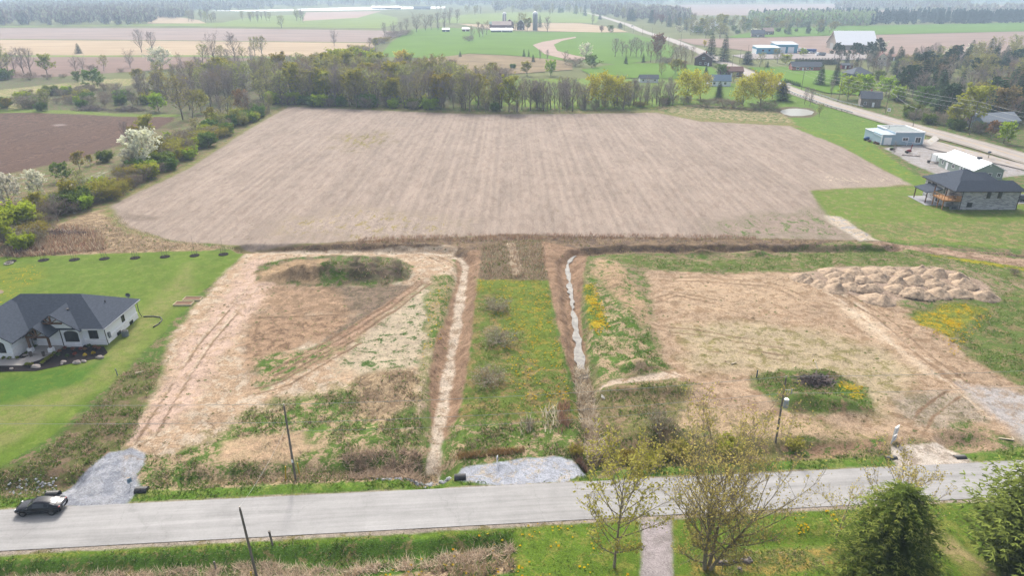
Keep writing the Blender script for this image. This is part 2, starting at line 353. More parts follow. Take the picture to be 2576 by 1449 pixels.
# left ditch
zone('ground', [(1145,640),(1212,625),(1210,690),(1195,800),(1182,900),(1165,1000),(1135,1090),(1085,1080),(1076,960),(1090,880),(1125,780),(1150,690)], A(172,142,116), A(150,122,98), .45, .25, .5, g=0, d=.15)
zone('ground', [(-10.0,62),(-8.6,62),(-8.5,80),(-8.5,110),(-8.6,127),(-10.1,132),(-18,135),(-50,135.2),(-50,134),(-17,133.8),(-11.3,131),(-9.9,127),(-10.0,100),(-10.0,80)], A(216,200,180), A(176,154,130), .42, .25, .6, px=False)
# middle strip
zone('meadow', [(1200,700),(1380,705),(1388,800),(1415,900),(1445,1000),(1490,1130),(1475,1190),(1120,1195),(1140,1090),(1165,1000),(1185,890)], A(108,126,54), A(150,134,84), .46, .25, .5, g=1.6, d=.5, h=.3)
zone('meadow', [(1200,702),(1380,706),(1385,790),(1425,930),(1330,900),(1290,800),(1270,745),(1200,730)], A(116,134,52), A(160,146,58), .38, 1.6, 1.8, g=.9)
zone('ground', [(1212,612),(1370,600),(1378,705),(1204,702)], A(140,122,98), A(120,112,80), .5, .3, .6, g=.7, d=2.0, h=.5)
zone('ground', [(1278,612),(1296,612),(1308,690),(1288,694)], A(200,182,156), c_dryb, .5, .4, 1.0, d=.8)
zone('meadow', [(1130,1060),(1480,1060),(1495,1140),(1470,1160),(1240,1165),(1120,1190)], A(104,128,56), c_dry, .42, .6, 1.2, g=2.6, d=1.6, h=.4)
# right ditch
zone('ground', [(1362,606),(1480,630),(1468,700),(1462,780),(1478,880),(1490,950),(1440,950),(1410,860),(1390,760),(1378,690)], A(172,142,116), A(150,122,98), .45, .25, .5, d=.4)
zone('ground', [(1445,900),(1478,900),(1500,1000),(1515,1140),(1480,1150),(1455,1000)], A(190,170,140), A(120,120,80), .4, .25, .4, d=6.0, h=.6)
# right lot
zone('ground', [(1480,650),(1560,640),(1800,640),(2130,606),(2300,618),(2900,680),(2900,1010),(2576,1150),(2230,1165),(1960,1180),(1515,1195),(1510,1100),(1490,980),(1478,850),(1465,750)], A(160,142,112), c_weed, .46, .5, 1.0, g=.9, d=.6, h=.28)
zone('ground', [(1480,690),(1560,720),(1640,850),(1700,940),(1500,960),(1480,880),(1466,760)], c_weed, c_dry, .47, .6, 1.2, g=2.2, d=.8, h=.3)
zone('ground', [(1500,650),(1560,660),(1640,800),(1610,830),(1540,740),(1490,690)], A(190,162,130), c_weed, .4, .7, 1.2, g=.5, d=.6)
zone('ground', [(1468,715),(1490,715),(1530,820),(1480,830)], c_weed, c_yel, .5, .4, .6, g=1.0)
zone('ground', [(1480,632),(1760,655),(2000,645),(2160,612),(2330,625),(2576,665),(2700,690),(2576,715),(2400,665),(2040,684),(1700,684),(1600,672)], A(106,124,58), A(160,142,110), .42, .5, 1.0, g=2.2, d=.5, h=.3)
zone('ground', [(1620,678),(1800,690),(2020,684),(2120,700),(2250,770),(2330,790),(2440,900),(2576,985),(2700,1040),(2700,1100),(2480,1110),(2230,1118),(2000,1095),(1820,1100),(1740,1060),(1700,960),(1650,860),(1640,760)], A(196,170,142), A(170,142,114), .45, .8, 1.4, g=.12, d=.15, h=.16)
zone('ground', [(1700,830),(1900,800),(2200,870),(2300,930),(2200,1060),(1900,930),(1740,930)], A(196,178,146), A(156,146,98), .42, 2.5, 2.5, g=.25, d=.2, h=.14)
zone('ground', [(1700,700),(2000,690),(2050,760),(1800,800),(1680,780)], A(204,178,148), A(178,150,120), .42, 2.5, 3.0)
zone('ground', [(2100,760),(2220,860),(2330,940),(2300,905),(2180,790)], A(226,204,176), c_dirt, .3, 1.5, 1.5)
zone('ground', [(2000,690),(2100,672),(2350,672),(2460,710),(2510,745),(2400,755),(2250,760),(2120,740)], A(196,172,152), A(168,146,126), .5, .8, 1.0)
zone('ground', [(2280,790),(2400,760),(2520,740),(2700,700),(2700,960),(2560,955),(2440,900),(2420,850)], A(104,124,58), A(150,136,96), .42, .8, 1.6, g=2.4, d=.4, h=.3)
zone('ground', [(2290,800),(2400,762),(2490,780),(2430,820),(2390,850)], A(128,138,56), c_yel, .45, .8, 1.4, g=1.0)
zone('ground', [(1890,950),(1980,935),(2090,940),(2180,985),(2200,1040),(2060,1045),(1960,1030),(1900,985)], A(100,122,54), A(146,126,96), .44, .8, 2.0, g=3.0, d=1.0, h=.35)
zone('ground', [(2110,965),(2170,975),(2170,1005),(2120,1005)], c_weed, c_yel, .4, .8, 1.4, g=1)
zone('ground', [(1500,990),(1560,965),(1640,950),(1760,965),(1720,1010),(1700,1090),(1950,1110),(2235,1095),(2240,1150),(1960,1182),(1512,1195)], A(122,122,72), A(160,138,108), .46, .7, 1.2, g=2.2, d=1.4, h=.4)
zone('ground', [(1720,1020),(1950,1040),(2200,1090),(2230,1110),(1950,1100),(1700,1090)], A(200,174,140), A(156,146,98), .42, 1.0, 1.4, g=.4, d=.5)
zone('ground', [(1505,975),(1540,955),(1640,945),(1700,935),(1720,948),(1640,960),(1550,970),(1510,985)], A(220,200,178), c_dirt, .4, .3, .5)
zone('ground', [(1960,1118),(2225,1098),(2232,1135),(1990,1150)], A(168,138,112), c_weed, .42, .4, .8, g=.9, d=1.2)
zone('ground', [(2300,1060),(2450,1030),(2520,1110),(2560,1140),(2440,1150),(2380,1100)], A(180,154,126), c_weed, .42, .7, 1.0, g=.9, d=.5)
zone('ground', [(2230,1000),(2440,985),(2490,1060),(2300,1075)], A(186,170,150), A(150,138,112), .45, 1.0, 1.4, g=.3, d=.3)
ruts([(1640,822),(1760,838),(1880,858),(1975,872)], .25, 1.6); ruts([(1700,880),(1850,880),(2000,905)], .22, 1.5); ruts([(2020,700),(2150,770),(2280,880),(2400,960),(2520,1060)], .4, 2.0, c_pale, c_dirt, 2); ruts([(2080,720),(2220,800),(2330,900),(2450,985)], .3, 1.8); ruts([(2260,1170),(2290,1110),(2330,1040),(2400,990)], .3, 1.7)
ruts([(1660,700),(1800,705),(1950,720),(2080,780)], .25, 1.8); ruts([(1640,760),(1700,740),(1800,760)], .25, 1.5); ruts([(2300,1172),(2330,1125),(2300,1060)], .25, 1.6); ruts([(1560,960),(1650,930),(1740,955),(1820,1010)], .3, 1.6, reps=1)
# right lawn and the lots by the highway
zone('lawn', [(2040,480),(2300,468),(2380,470),(2900,470),(2900,650),(2576,628),(2300,612),(2205,602),(2090,555)], A(118,142,56), A(150,146,92), .4, .6, 1.2, g=.1, fine=.75)
zone('lawn', [(2120,560),(2300,560),(2576,560),(2576,620),(2300,606),(2200,596)], A(120,138,68), A(165,148,105), .44, 1.5, 2.5, g=.4)
zone('ground', [(2065,540),(2110,545),(2205,605),(2160,608)], c_pale, c_grav, .4, .6, 1.0)
zone('meadow', [(1990,318),(2060,330),(2180,352),(2300,440),(2370,455),(2420,460),(2310,472),(2290,462),(2210,420),(2120,370)], A(112,144,52), A(146,150,60), .4, .5, 1.0, fine=.6)
zone('ground', [(2180,606),(2300,618),(2576,652),(2900,690),(2900,720),(2576,672),(2330,635),(2200,614)], A(190,162,138), A(150,124,100), .5, .3, .8, d=.4)
zone('ground', [(2330,640),(2450,655),(2700,690),(2700,700),(2450,662)], A(170,160,40), c_weed, .4, .2, .4)
zone('gravel_yard', [(2225,372),(2330,358),(2420,372),(2576,430),(2700,450),(2576,440),(2470,452),(2360,440),(2290,410)], A(188,184,184), A(174,166,160), .5, .3, .5, fine=.6)
# verges either side of the near road
def strip(f, x0, x1, a, b, n=24):
    xs = np.linspace(x0, x1, n)
    return [(x, f(x)+a) for x in xs]+[(x, f(x)+b) for x in xs[::-1]]
zone('verge', strip(road_up, -122, 122, -.3, 2.1), A(100,132,46), A(136,148,74), .42, .25, .35, px=False, g=3.5, h=.3)
zone('ground', strip(road_up, -34, -9, 2.6, 4.6), A(130,116,84), c_dry, .5, .4, .6, px=False, g=1.5, d=3.5, h=.45)
zone('ground', strip(road_up, -122, 122, -1.2, .25), A(186,172,156), A(150,150,84), .42, .15, .25, px=False)
zone('lawn', strip(road_lo, -122, 122, -40, .3), A(106,134,44), A(138,146,66), .42, .3, .5, px=False, g=.4, fine=1.0)
zone('verge', strip(road_lo, -122, 0, -8.5, -1.2), A(90,124,46), A(150,138,92), .36, .3, .5, px=False, g=4.0, d=.5, h=.3)
zone('ground', [(-122,38),(-45,39.5),(-30,43),(-18,46.6),(0,50.1),(0,48.2),(-10,45.8),(-18,44.5),(-22,40),(-30,32),(-122,32)], c_dry, A(150,126,104), .5, .4, .8, px=False, d=4.5, g=.6, h=.6)
zone('lawn', [(17,49.5),(42,53),(42,50.5),(36,49),(30,48),(16,47)], A(120,128,66), A(170,150,80), .45, .5, 1.0, px=False, g=2.0, d=.6)
zone('ground', strip(road_lo, -122, 122, -.55, 1.2), A(186,172,156), A(150,138,100), .36, .15, .2, px=False)
zone('lawn', [(40,53),(43,53.5),(47,44),(50,38),(46,38),(44,46)], A(176,160,112), A(140,146,76), .5, .6, .8, px=False)
# driveways and gravel pads
GRAVEL = [
    [(128,1244),(180,1211),(235,1172),(272,1145),(310,1138),(331,1129),(367,1144),(362,1170),(344,1193),(350,1231),(320,1268),(150,1279)],
    [(1140,1206),(1165,1176),(1240,1166),(1300,1156),(1390,1149),(1440,1156),(1474,1178),(1472,1192),(1420,1214),(1250,1222)],
    [(2238,1122),(2290,1118),(2340,1114),(2376,1110),(2422,1144),(2442,1158),(2430,1172),(2260,1178),(2245,1162)],
    [(2415,968),(2470,972),(2700,1010),(2700,1140),(2580,1122),(2500,1045)]]
zone('gravel_driveway', GRAVEL[0], c_grav, A(160,164,174), .5, .15, .35, fine=.9)
zone('gravel_driveway', [(318,1150),(352,1160),(330,1200),(318,1210)], c_grav, A(206,178,140), .35, .5, .8)
zone('gravel_pad', GRAVEL[1], A(190,194,204), A(204,194,180), .38, .15, .35, g=.1)
zone('gravel_driveway', GRAVEL[2], A(220,208,194), A(184,168,150), .45, .2, .4)
zone('gravel_driveway', GRAVEL[3], A(196,190,186), A(186,168,150), .42, 1.2, 1.0)
zone('gravel_driveway', PP((1608,1310),(1690,1310),(1695,1460),(1690,1600),(1600,1600),(1612,1400)), A(186,176,176), A(168,158,156), .45, .2, .3, px=False, fine=.8)

ZN = ['ground']
for zz in ZONES:
    if zz[0] not in ZN: ZN.append(zz[0])
def paint(X, Y):
    n = X.shape
    ca = np.zeros((*n, 3), np.float32); cb = np.zeros((*n, 3), np.float32); ca[:] = c_weed; cb[:] = c_dryb
    ch = {k: np.zeros(n, np.float32) for k in ('cov', 'stub', 'g', 'd', 'h', 'fine', 'dot')}
    ch['cov'][:] = .4; ch['h'][:] = .3; ch['fine'][:] = 1
    zid = np.zeros(n, np.int16)
    nz = fbm(X, Y, .45, 4, 7)-.5; nz2 = fbm(X, Y, .12, 3, 9)-.5
    for obj, pts, a, b, cov, sf, amp, stub, g, d, h, fine in ZONES:
        xs = [p[0] for p in pts]; ys = [p[1] for p in pts]; mg = sf+amp*1.5+1
        jj = np.where((Y[:, 0] > min(ys)-mg) & (Y[:, 0] < max(ys)+mg))[0]; ii = np.where((X[0] > min(xs)-mg) & (X[0] < max(xs)+mg))[0]
        if not len(jj) or not len(ii): continue
        s = (slice(jj[0], jj[-1]+1), slice(ii[0], ii[-1]+1)); x = X[s]; y = Y[s]
        dd = seg_dist(x, y, pts, True); dd = np.where(inside(x, y, pts), dd, -dd)+(nz[s]+.6*nz2[s])*amp*1.6
        wt = smooth(-sf, sf, dd)
        ca[s] += (np.array(a, np.float32)-ca[s])*wt[..., None]; cb[s] += (np.array(b, np.float32)-cb[s])*wt[..., None]
        for k, val in (('cov', cov), ('stub', stub), ('g', g), ('d', d), ('h', h), ('fine', fine), ('dot', .8 if obj == 'ground' and g < .95 and d < .7 and not stub else (.3 if stub == 1 else 0))): ch[k][s] += (val-ch[k][s])*wt
        zid[s] = np.where(wt > .5, ZN.index(obj), zid[s])
    return ca, cb, ch, zid
def ground_material():
    m = bpy.data.materials.new('ground_cover'); m.use_nodes = True; n = m.node_tree; L = n.links.new
    b = n.nodes['Principled BSDF']; b.inputs['Roughness'].default_value = 1; b.inputs['Specular IOR Level'].default_value = .08
    def at(nm):
        q = n.nodes.new('ShaderNodeAttribute'); q.attribute_name = nm; return q
    geo = n.nodes.new('ShaderNodeNewGeometry')
    stv = n.nodes.new('ShaderNodeAttribute'); stv.attribute_name = 'stub'      # tillage draws every mark out along the rows
    sy = n.nodes.new('ShaderNodeMapRange'); sy.inputs[3].default_value = 1; sy.inputs[4].default_value = .3; n.links.new(stv.outputs['Fac'], sy.inputs[0])
    cx_ = n.nodes.new('ShaderNodeCombineXYZ'); cx_.inputs[0].default_value = 1; cx_.inputs[2].default_value = 1; n.links.new(sy.outputs[0], cx_.inputs[1])
    vm = n.nodes.new('ShaderNodeVectorMath'); vm.operation = 'MULTIPLY'; n.links.new(geo.outputs['Position'], vm.inputs[0]); n.links.new(cx_.outputs[0], vm.inputs[1])
    def noise(sc, det, ro, stretch=None, dist=0):
        q = n.nodes.new('ShaderNodeTexNoise'); q.inputs['Scale'].default_value = sc; q.inputs['Detail'].default_value = det
        q.inputs['Roughness'].default_value = ro; q.inputs['Distortion'].default_value = dist; src = vm.outputs[0] if not stretch else geo.outputs['Position']
        if stretch:
            mp = n.nodes.new('ShaderNodeMapping'); mp.inputs['Scale'].default_value = stretch; L(src, mp.inputs[0]); src = mp.outputs[0]
        L(src, q.inputs['Vector']); return q.outputs[0]
    def mr(src, a, c, d, e, clamp=True):
        q = n.nodes.new('ShaderNodeMapRange'); q.clamp = clamp
        for i, val in enumerate((a, c, d, e)): q.inputs[i+1].default_value = val
        L(src, q.inputs[0]); return q.outputs[0]
    def op(o, x, y):
        q = n.nodes.new('ShaderNodeMath'); q.operation = o
        for i, s in enumerate((x, y)):
            if isinstance(s, (int, float)): q.inputs[i].default_value = s
            else: L(s, q.inputs[i])
        return q.outputs[0]
    A1, A2, cv, st, fi = at('cola'), at('colb'), at('cov').outputs['Fac'], at('stub').outputs['Fac'], at('fine').outputs['Fac']
    big = mr(noise(.55, 6, .62, None, .6), .3, .7, 0, 1); sm = mr(noise(3.2, 5, .7), .3, .7, 0, 1)
    n1 = op('ADD', op('MULTIPLY', big, .62), op('MULTIPLY', sm, .38))
    fac = op('ADD', op('MULTIPLY', op('SUBTRACT', cv, n1), 6.5), .5)
    q = n.nodes.new('ShaderNodeClamp'); L(fac, q.inputs[0]); fac = q.outputs[0]
    mx = n.nodes.new('ShaderNodeMix'); mx.data_type = 'RGBA'; L(fac, mx.inputs['Factor']); L(A1.outputs['Color'], mx.inputs['A']); L(A2.outputs['Color'], mx.inputs['B'])
    f1 = noise(5.5, 7, .78); f2 = noise(.16, 4, .6); f3 = noise(1.1, 5, .68, None, 1.2)
    var = op('ADD', op('MULTIPLY', op('SUBTRACT', f1, .5), 2.3), op('MULTIPLY', op('SUBTRACT', f3, .5), 1.5))
    var = op('ADD', op('MULTIPLY', var, fi), op('MULTIPLY', op('SUBTRACT', f2, .5), .55))
    # crop rows run away from the road; broad pale and brown bands of crop residue follow them
    wv = n.nodes.new('ShaderNodeTexWave'); wv.bands_direction = 'X'; wv.inputs['Scale'].default_value = .13; wv.inputs['Distortion'].default_value = 1.2
    wv.inputs['Detail'].default_value = 3; wv.inputs['Detail Scale'].default_value = .35; L(geo.outputs['Position'], wv.inputs['Vector'])
    band = noise(1, 4, .6, (.16, .012, 1)); band2 = noise(1, 3, .55, (.8, .007, 1))
    rows = op('ADD', op('MULTIPLY', op('SUBTRACT', wv.outputs['Fac'], .5), .07), op('MULTIPLY', op('SUBTRACT', band, .5), .45))
    rows = op('ADD', rows, op('MULTIPLY', op('SUBTRACT', band2, .5), .5))
    var = op('ADD', var, op('MULTIPLY', rows, st))
    # weed rosettes and dark clods strewn over bare earth, and shrinkage cracks in dried mud
    do = at('dot').outputs['Fac']
    vo = n.nodes.new('ShaderNodeTexVoronoi'); vo.inputs['Scale'].default_value = 1.15; vo.inputs['Randomness'].default_value = 1; L(geo.outputs['Position'], vo.inputs['Vector'])
    sx = n.nodes.new('ShaderNodeSeparateXYZ'); L(vo.outputs['Color'], sx.inputs[0])
    rad = op('MULTIPLY', op('POWER', sx.outputs[0], 2.5), .36); rad = op('MULTIPLY', rad, mr(f3, .42, .62, .1, 1.5))
    dots = op('MULTIPLY', mr(op('SUBTRACT', rad, vo.outputs['Distance']), -.03, .05, 0, 1), do)
    wc = n.nodes.new('ShaderNodeMix'); wc.data_type = 'RGBA'; L(sx.outputs[1], wc.inputs['Factor']); wc.inputs['A'].default_value = (*A(96,110,50), 1); wc.inputs['B'].default_value = (*A(122,102,78), 1)
    md = n.nodes.new('ShaderNodeMix'); md.data_type = 'RGBA'; L(op('MULTIPLY', dots, 1.5), md.inputs['Factor']); L(mx.outputs['Result'], md.inputs['A']); L(wc.outputs['Result'], md.inputs['B']); mx = md
    wp = n.nodes.new('ShaderNodeVectorMath'); wp.operation = 'MULTIPLY_ADD'
    nzc = n.nodes.new('ShaderNodeTexNoise'); nzc.inputs['Scale'].default_value = .9; nzc.inputs['Detail'].default_value = 4; L(geo.outputs['Position'], nzc.inputs['Vector'])
    wp.inputs[1].default_value = (1.6, 1.6, 0); L(nzc.outputs['Color'], wp.inputs[0]); L(geo.outputs['Position'], wp.inputs[2])
    ck = n.nodes.new('ShaderNodeTexVoronoi'); ck.feature = 'DISTANCE_TO_EDGE'; ck.inputs['Scale'].default_value = .42; L(wp.outputs[0], ck.inputs['Vector'])
    crack = op('MULTIPLY', mr(ck.outputs['Distance'], .0, .022, 1, 0), op('MULTIPLY', mr(noise(.14, 3, .6), .5, .62, 0, .55), do))
    var = op('SUBTRACT', var, crack)
    drag = op('MULTIPLY', op('SUBTRACT', noise(1, 5, .75, (.35, 1.6, 1), .8), .5), op('MULTIPLY', op('MAXIMUM', op('SUBTRACT', do, .3), 0), .8)); var = op('ADD', var, drag)
    mul = op('MAXIMUM', op('ADD', var, 1.0), .25)
    sc = n.nodes.new('ShaderNodeVectorMath'); sc.operation = 'SCALE'; L(mx.outputs['Result'], sc.inputs[0]); L(mul, sc.inputs['Scale']); L(sc.outputs[0], b.inputs['Base Color'])
    bp = n.nodes.new('ShaderNodeBump'); bp.inputs['Strength'].default_value = .8; bp.inputs['Distance'].default_value = .14
    L(f1, bp.inputs['Height']); L(bp.outputs[0], b.inputs['Normal'])
    return m
GM = ground_material()
def split_build(X, Y, Z, nm_extra=''):
    ca, cb, ch, zid = paint(X, Y)
    ny_, nx_ = X.shape
    V = np.stack([X.ravel(), Y.ravel(), Z.ravel()], 1)
    idx = np.arange(nx_*ny_).reshape(ny_, nx_)
    Q = np.stack([idx[:-1, :-1].ravel(), idx[:-1, 1:].ravel(), idx[1:, 1:].ravel(), idx[1:, :-1].ravel()], 1)
    zf = zid[:-1, :-1].ravel()
    for k in np.unique(zf):
        q = Q[zf == k]; u, inv = np.unique(q, return_inverse=True)
        at = {'cola': ca.reshape(-1, 3)[u], 'colb': cb.reshape(-1, 3)[u]}
        for c in ('cov', 'stub', 'fine', 'dot'): at[c] = ch[c].ravel()[u]
        me = mesh_np(ZN[k], V[u], inv.reshape(-1, 4), GM, attrs=at, smooth=True)
        tag(link(bpy.data.objects.new(ZN[k], me)), kind='structure')
    return ch
NCH = split_build(NXg, NYg, NZ)
mx_ = np.linspace(-340, 340, 851); my_ = np.linspace(GY1, 430, 351)
MX, MY = np.meshgrid(mx_, my_); split_build(MX, MY, np.zeros_like(MX))
fm = mat('far_ground', A(128,132,84), 1, .35, .02, .05, detail=8)
b = MB(); FAR = 9000
for x0, x1, y0, y1 in ((-FAR,FAR,430,FAR),(-FAR,-340,150,430),(340,FAR,150,430),(-FAR,-122,32,150),(122,FAR,32,150),(-FAR,FAR,-2000,32)):
    b.add([(x0,y0,0),(x1,y0,0),(x1,y1,0),(x0,y1,0)], [(0,1,2,3)])
# close the sliver between the two grids' side edges
tag(b.build('terrain', fm), kind='structure')
# ---- far fields as sheets
def sheet(name, pts, m, z, px=True):
    q = PP(*pts) if px else pts
    bb = MB().add([(x, y, z) for x, y in q], [tuple(range(len(q)))])
    if sum((q[i][0]*q[(i+1)%len(q)][1]-q[(i+1)%len(q)][0]*q[i][1]) for i in range(len(q))) < 0: bb.f = [tuple(reversed(bb.f[0]))]
    return tag(bb.build(name, m), kind='structure')
def fmat(n, c, s=(.012, .05, 1), nz=.22): return mat('field_'+n, c, 1, nz, 1.0, .05, detail=8, stretch=s)
f_green = fmat('green', A(110,146,46), (.02,.03,1), .16); f_green2 = fmat('pale_green', A(142,160,80)); f_tan = fmat('tan', A(206,182,150))
f_purple = fmat('fallow', A(176,156,146)); f_purple2 = fmat('dark_fallow', A(160,134,122)); f_brown = fmat('brown', A(170,146,132)); f_white = fmat('covered', A(250,250,250,.85), nz=.05)
f_scrub = fmat('scrub', A(160,140,108), (.06,.1,1), .4); f_pink = fmat('stubble', A(198,172,158), (.01,.06,1), .18)
fz = [0.04]
def field(name, m, *pts):
    fz[0] += .02; return sheet(name, pts, m, fz[0])
field('crop_field', f_purple, (-900,72),(0,70),(500,70),(960,76),(1030,78),(960,106),(500,101),(0,97),(-900,98))
field('crop_field', f_tan, (-900,100),(0,99),(500,103),(955,108),(900,140),(690,142),(500,138),(250,139),(0,138),(-900,140))
field('meadow', f_green2, (-900,140),(0,138),(250,139),(500,138),(700,142),(700,146),(500,143),(0,143),(-900,146))
field('crop_field', f_purple2, (-900,147),(0,143),(500,143),(640,147),(560,166),(450,172),(300,182),(100,195),(-300,205),(-900,220))
field('meadow', f_green2, (-900,72),(0,67),(200,64),(380,64),(960,70),(1000,60),(1000,44),(940,30),(640,40),(560,56),(380,60),(0,65),(-900,70))
field('crop_field', f_tan, (370,58),(380,40),(420,38),(500,50),(520,58))
field('crop_field', f_pink, (770,30),(960,27),(900,44),(760,52))
field('crop_field', f_white, (520,26.5),(700,23),(900,17),(1120,15.5),(1120,19.5),(900,24.5),(660,27.5))
field('crop_field', f_white, (60,4.5),(300,3.5),(300,7),(60,8))
field('pasture', f_green, (953,142),(985,105),(1035,74),(1110,68),(1240,76),(1340,80),(1430,80),(1580,82),(1655,100),(1700,120),(1690,145),(1560,162),(1400,150),(1300,140),(1180,134),(1090,147))
field('crop_field', f_tan, (1150,59),(1250,62),(1330,57),(1460,58),(1540,68),(1580,80),(1500,81),(1340,77),(1240,74),(1180,64))
field('pasture', f_green2, (1080,54),(1170,36),(1290,30),(1490,30),(1510,42),(1500,57),(1330,56),(1250,60),(1150,58))
field('dirt_track', f_pink, (1340,113),(1365,105),(1400,99),(1448,92),(1449,95),(1415,102),(1393,112),(1402,128),(1440,138),(1480,146),(1450,154),(1410,146),(1370,136))
field('crop_field', f_brown, (1700,98),(1850,96),(2200,88),(2576,79),(3600,60),(3600,130),(2576,150),(2300,150),(2060,142),(1900,130),(1745,112))
field('pasture', f_green, (1830,92),(1960,68),(2200,64),(2576,56),(3600,40),(3600,60),(2576,78),(2200,86),(1850,95))
field('crop_field', f_purple, (1560,12),(2100,9),(2200,32),(1950,38),(1700,38))
field('crop_field', f_brown, (2000,24),(2300,24),(2300,32),(2000,34)); field('crop_field', f_pink, (2420,12),(3600,6),(3600,30),(2420,26))
field('scrub_meadow', f_scrub, (1080,147),(1180,136),(1300,142),(1400,151),(1440,160),(1440,176),(1300,186),(1100,186),(1010,176))
field('meadow', f_green, (1460,176),(1560,160),(1700,160),(1790,170),(1830,200),(1500,196))
field('meadow', f_green, (1880,170),(2000,168),(2110,180),(2180,215),(2170,240),(2080,235),(2000,214),(1940,196))
field('gravel_yard', fmat('yard', A(188,178,174)), (1840,140),(1900,134),(2020,136),(2120,134),(2220,138),(2200,150),(2060,152),(1960,148),(1880,150))
# ---- roads
def ribbon(name, center, wd, m, z):
    bb = MB(); n = len(center)
    for i, (x, y) in enumerate(center):
        a = center[max(i-1, 0)]; c = center[min(i+1, n-1)]; dx, dy = c[0]-a[0], c[1]-a[1]; l = math.hypot(dx, dy)
        nx0, ny0 = -dy/l*wd/2, dx/l*wd/2
        bb.v += [(x+nx0, y+ny0, z), (x-nx0, y-ny0, z)]
    for i in range(n-1): bb.f.append((2*i+1, 2*i+3, 2*i+2, 2*i)); bb.m.append(0)
    return tag(bb.build(name, m), kind='structure')
def asphalt(name, col, ang):
    m = bpy.data.materials.new(name); m.use_nodes = True; n = m.node_tree; L = n.links.new; b = n.nodes['Principled BSDF']
    geo = n.nodes.new('ShaderNodeNewGeometry'); rot = n.nodes.new('ShaderNodeMapping'); rot.inputs['Rotation'].default_value = (0, 0, -ang); L(geo.outputs['Position'], rot.inputs[0])
    def nz(sc, det, st):
        mp = n.nodes.new('ShaderNodeMapping'); mp.inputs['Scale'].default_value = st; L(rot.outputs[0], mp.inputs[0])
        q = n.nodes.new('ShaderNodeTexNoise'); q.inputs['Scale'].default_value = sc; q.inputs['Detail'].default_value = det; q.inputs['Roughness'].default_value = .7; L(mp.outputs[0], q.inputs['Vector']); return q.outputs[0]
    def ma(src, k, ref):
        q = n.nodes.new('ShaderNodeMath'); q.operation = 'MULTIPLY_ADD'; q.inputs[1].default_value = k; q.inputs[2].default_value = ref; L(src, q.inputs[0]); return q.outputs[0]
    def add(a, c):
        q = n.nodes.new('ShaderNodeMath'); q.operation = 'ADD'; L(a, q.inputs[0]); L(c, q.inputs[1]); return q.outputs[0]
    v = add(add(ma(nz(1, 5, (.04, 1.0, 1)), 1.1, -.55), ma(nz(7, 6, (1, 1, 1)), .45, -.225)), ma(nz(.3, 4, (1, 1, 1)), .5, -.25))
    wn = n.nodes.new('ShaderNodeVectorMath'); wn.operation = 'MULTIPLY_ADD'; wz = n.nodes.new('ShaderNodeTexNoise'); wz.inputs['Scale'].default_value = 1.2; wz.inputs['Detail'].default_value = 4; L(rot.outputs[0], wz.inputs['Vector'])
    wn.inputs[1].default_value = (1.2, 1.2, 0); L(wz.outputs['Color'], wn.inputs[0]); mp2 = n.nodes.new('ShaderNodeMapping'); mp2.inputs['Scale'].default_value = (1, .35, 1); L(rot.outputs[0], mp2.inputs[0]); L(mp2.outputs[0], wn.inputs[2])
    ck = n.nodes.new('ShaderNodeTexVoronoi'); ck.feature = 'DISTANCE_TO_EDGE'; ck.inputs['Scale'].default_value = .16; L(wn.outputs[0], ck.inputs['Vector'])
    cr = n.nodes.new('ShaderNodeMapRange'); cr.inputs[1].default_value = 0; cr.inputs[2].default_value = .006; cr.inputs[3].default_value = -.13; cr.inputs[4].default_value = 0; L(ck.outputs['Distance'], cr.inputs[0]); v = add(v, cr.outputs[0])
    one = ma(v, 1, 1.0)
    sc = n.nodes.new('ShaderNodeVectorMath'); sc.operation = 'SCALE'; sc.inputs[0].default_value = col; L(one, sc.inputs['Scale']); L(sc.outputs[0], b.inputs['Base Color'])
    b.inputs['Roughness'].default_value = .85; b.inputs['Specular IOR Level'].default_value = .2
    return m
m_asph = asphalt('asphalt', A(186,184,182), math.atan(.074)); m_asph2 = asphalt('highway_asphalt', A(190,180,172), R(90))
xs = np.linspace(-200, 300, 40)
bb = MB()
for i, x in enumerate(xs): bb.v += [(x, road_lo(x), .05), (x, road_up(x), .05)]
for i in range(len(xs)-1): bb.f.append((2*i, 2*i+2, 2*i+3, 2*i+1)); bb.m.append(0)
tag(bb.build('road', m_asph), kind='structure')
HWY = [(170.5,120),(166.5,190),(162.0,240),(155.5,281),(150.2,330),(149.2,372),(150.5,440)]+PP((1800,148),(1760,128),(1684,98.5),(1618,79),(1580,61.5),(1524,44.5),(1499,37),(1470,30))
ribbon('road', HWY, 8.6, m_asph2, .30)
ribbon('road_shoulder', HWY, 12.0, mat('shoulder', A(176,166,152), 1, .3, .5), .26)
m_line = mat('yellow_line', A(226,186,90), .8, .2, 4)
def offs(c, d):
    o = []
    for i, (x, y) in enumerate(c):
        a = c[max(i-1, 0)]; e = c[min(i+1, len(c)-1)]; dx, dy = e[0]-a[0], e[1]-a[1]; l = math.hypot(dx, dy); o.append((x-dy/l*d, y+dx/l*d))
    return o
ribbon('road_marking', offs(HWY[:9], .15), .14, m_line, .306); ribbon('road_marking', offs(HWY[:9], -.15), .14, m_line, .306)
m_wl = mat('white_line', A(225,222,215), .8, .2, 4)
for d in (3.6, -3.6): ribbon('road_marking', offs(HWY[:9], d), .13, m_wl, .306)
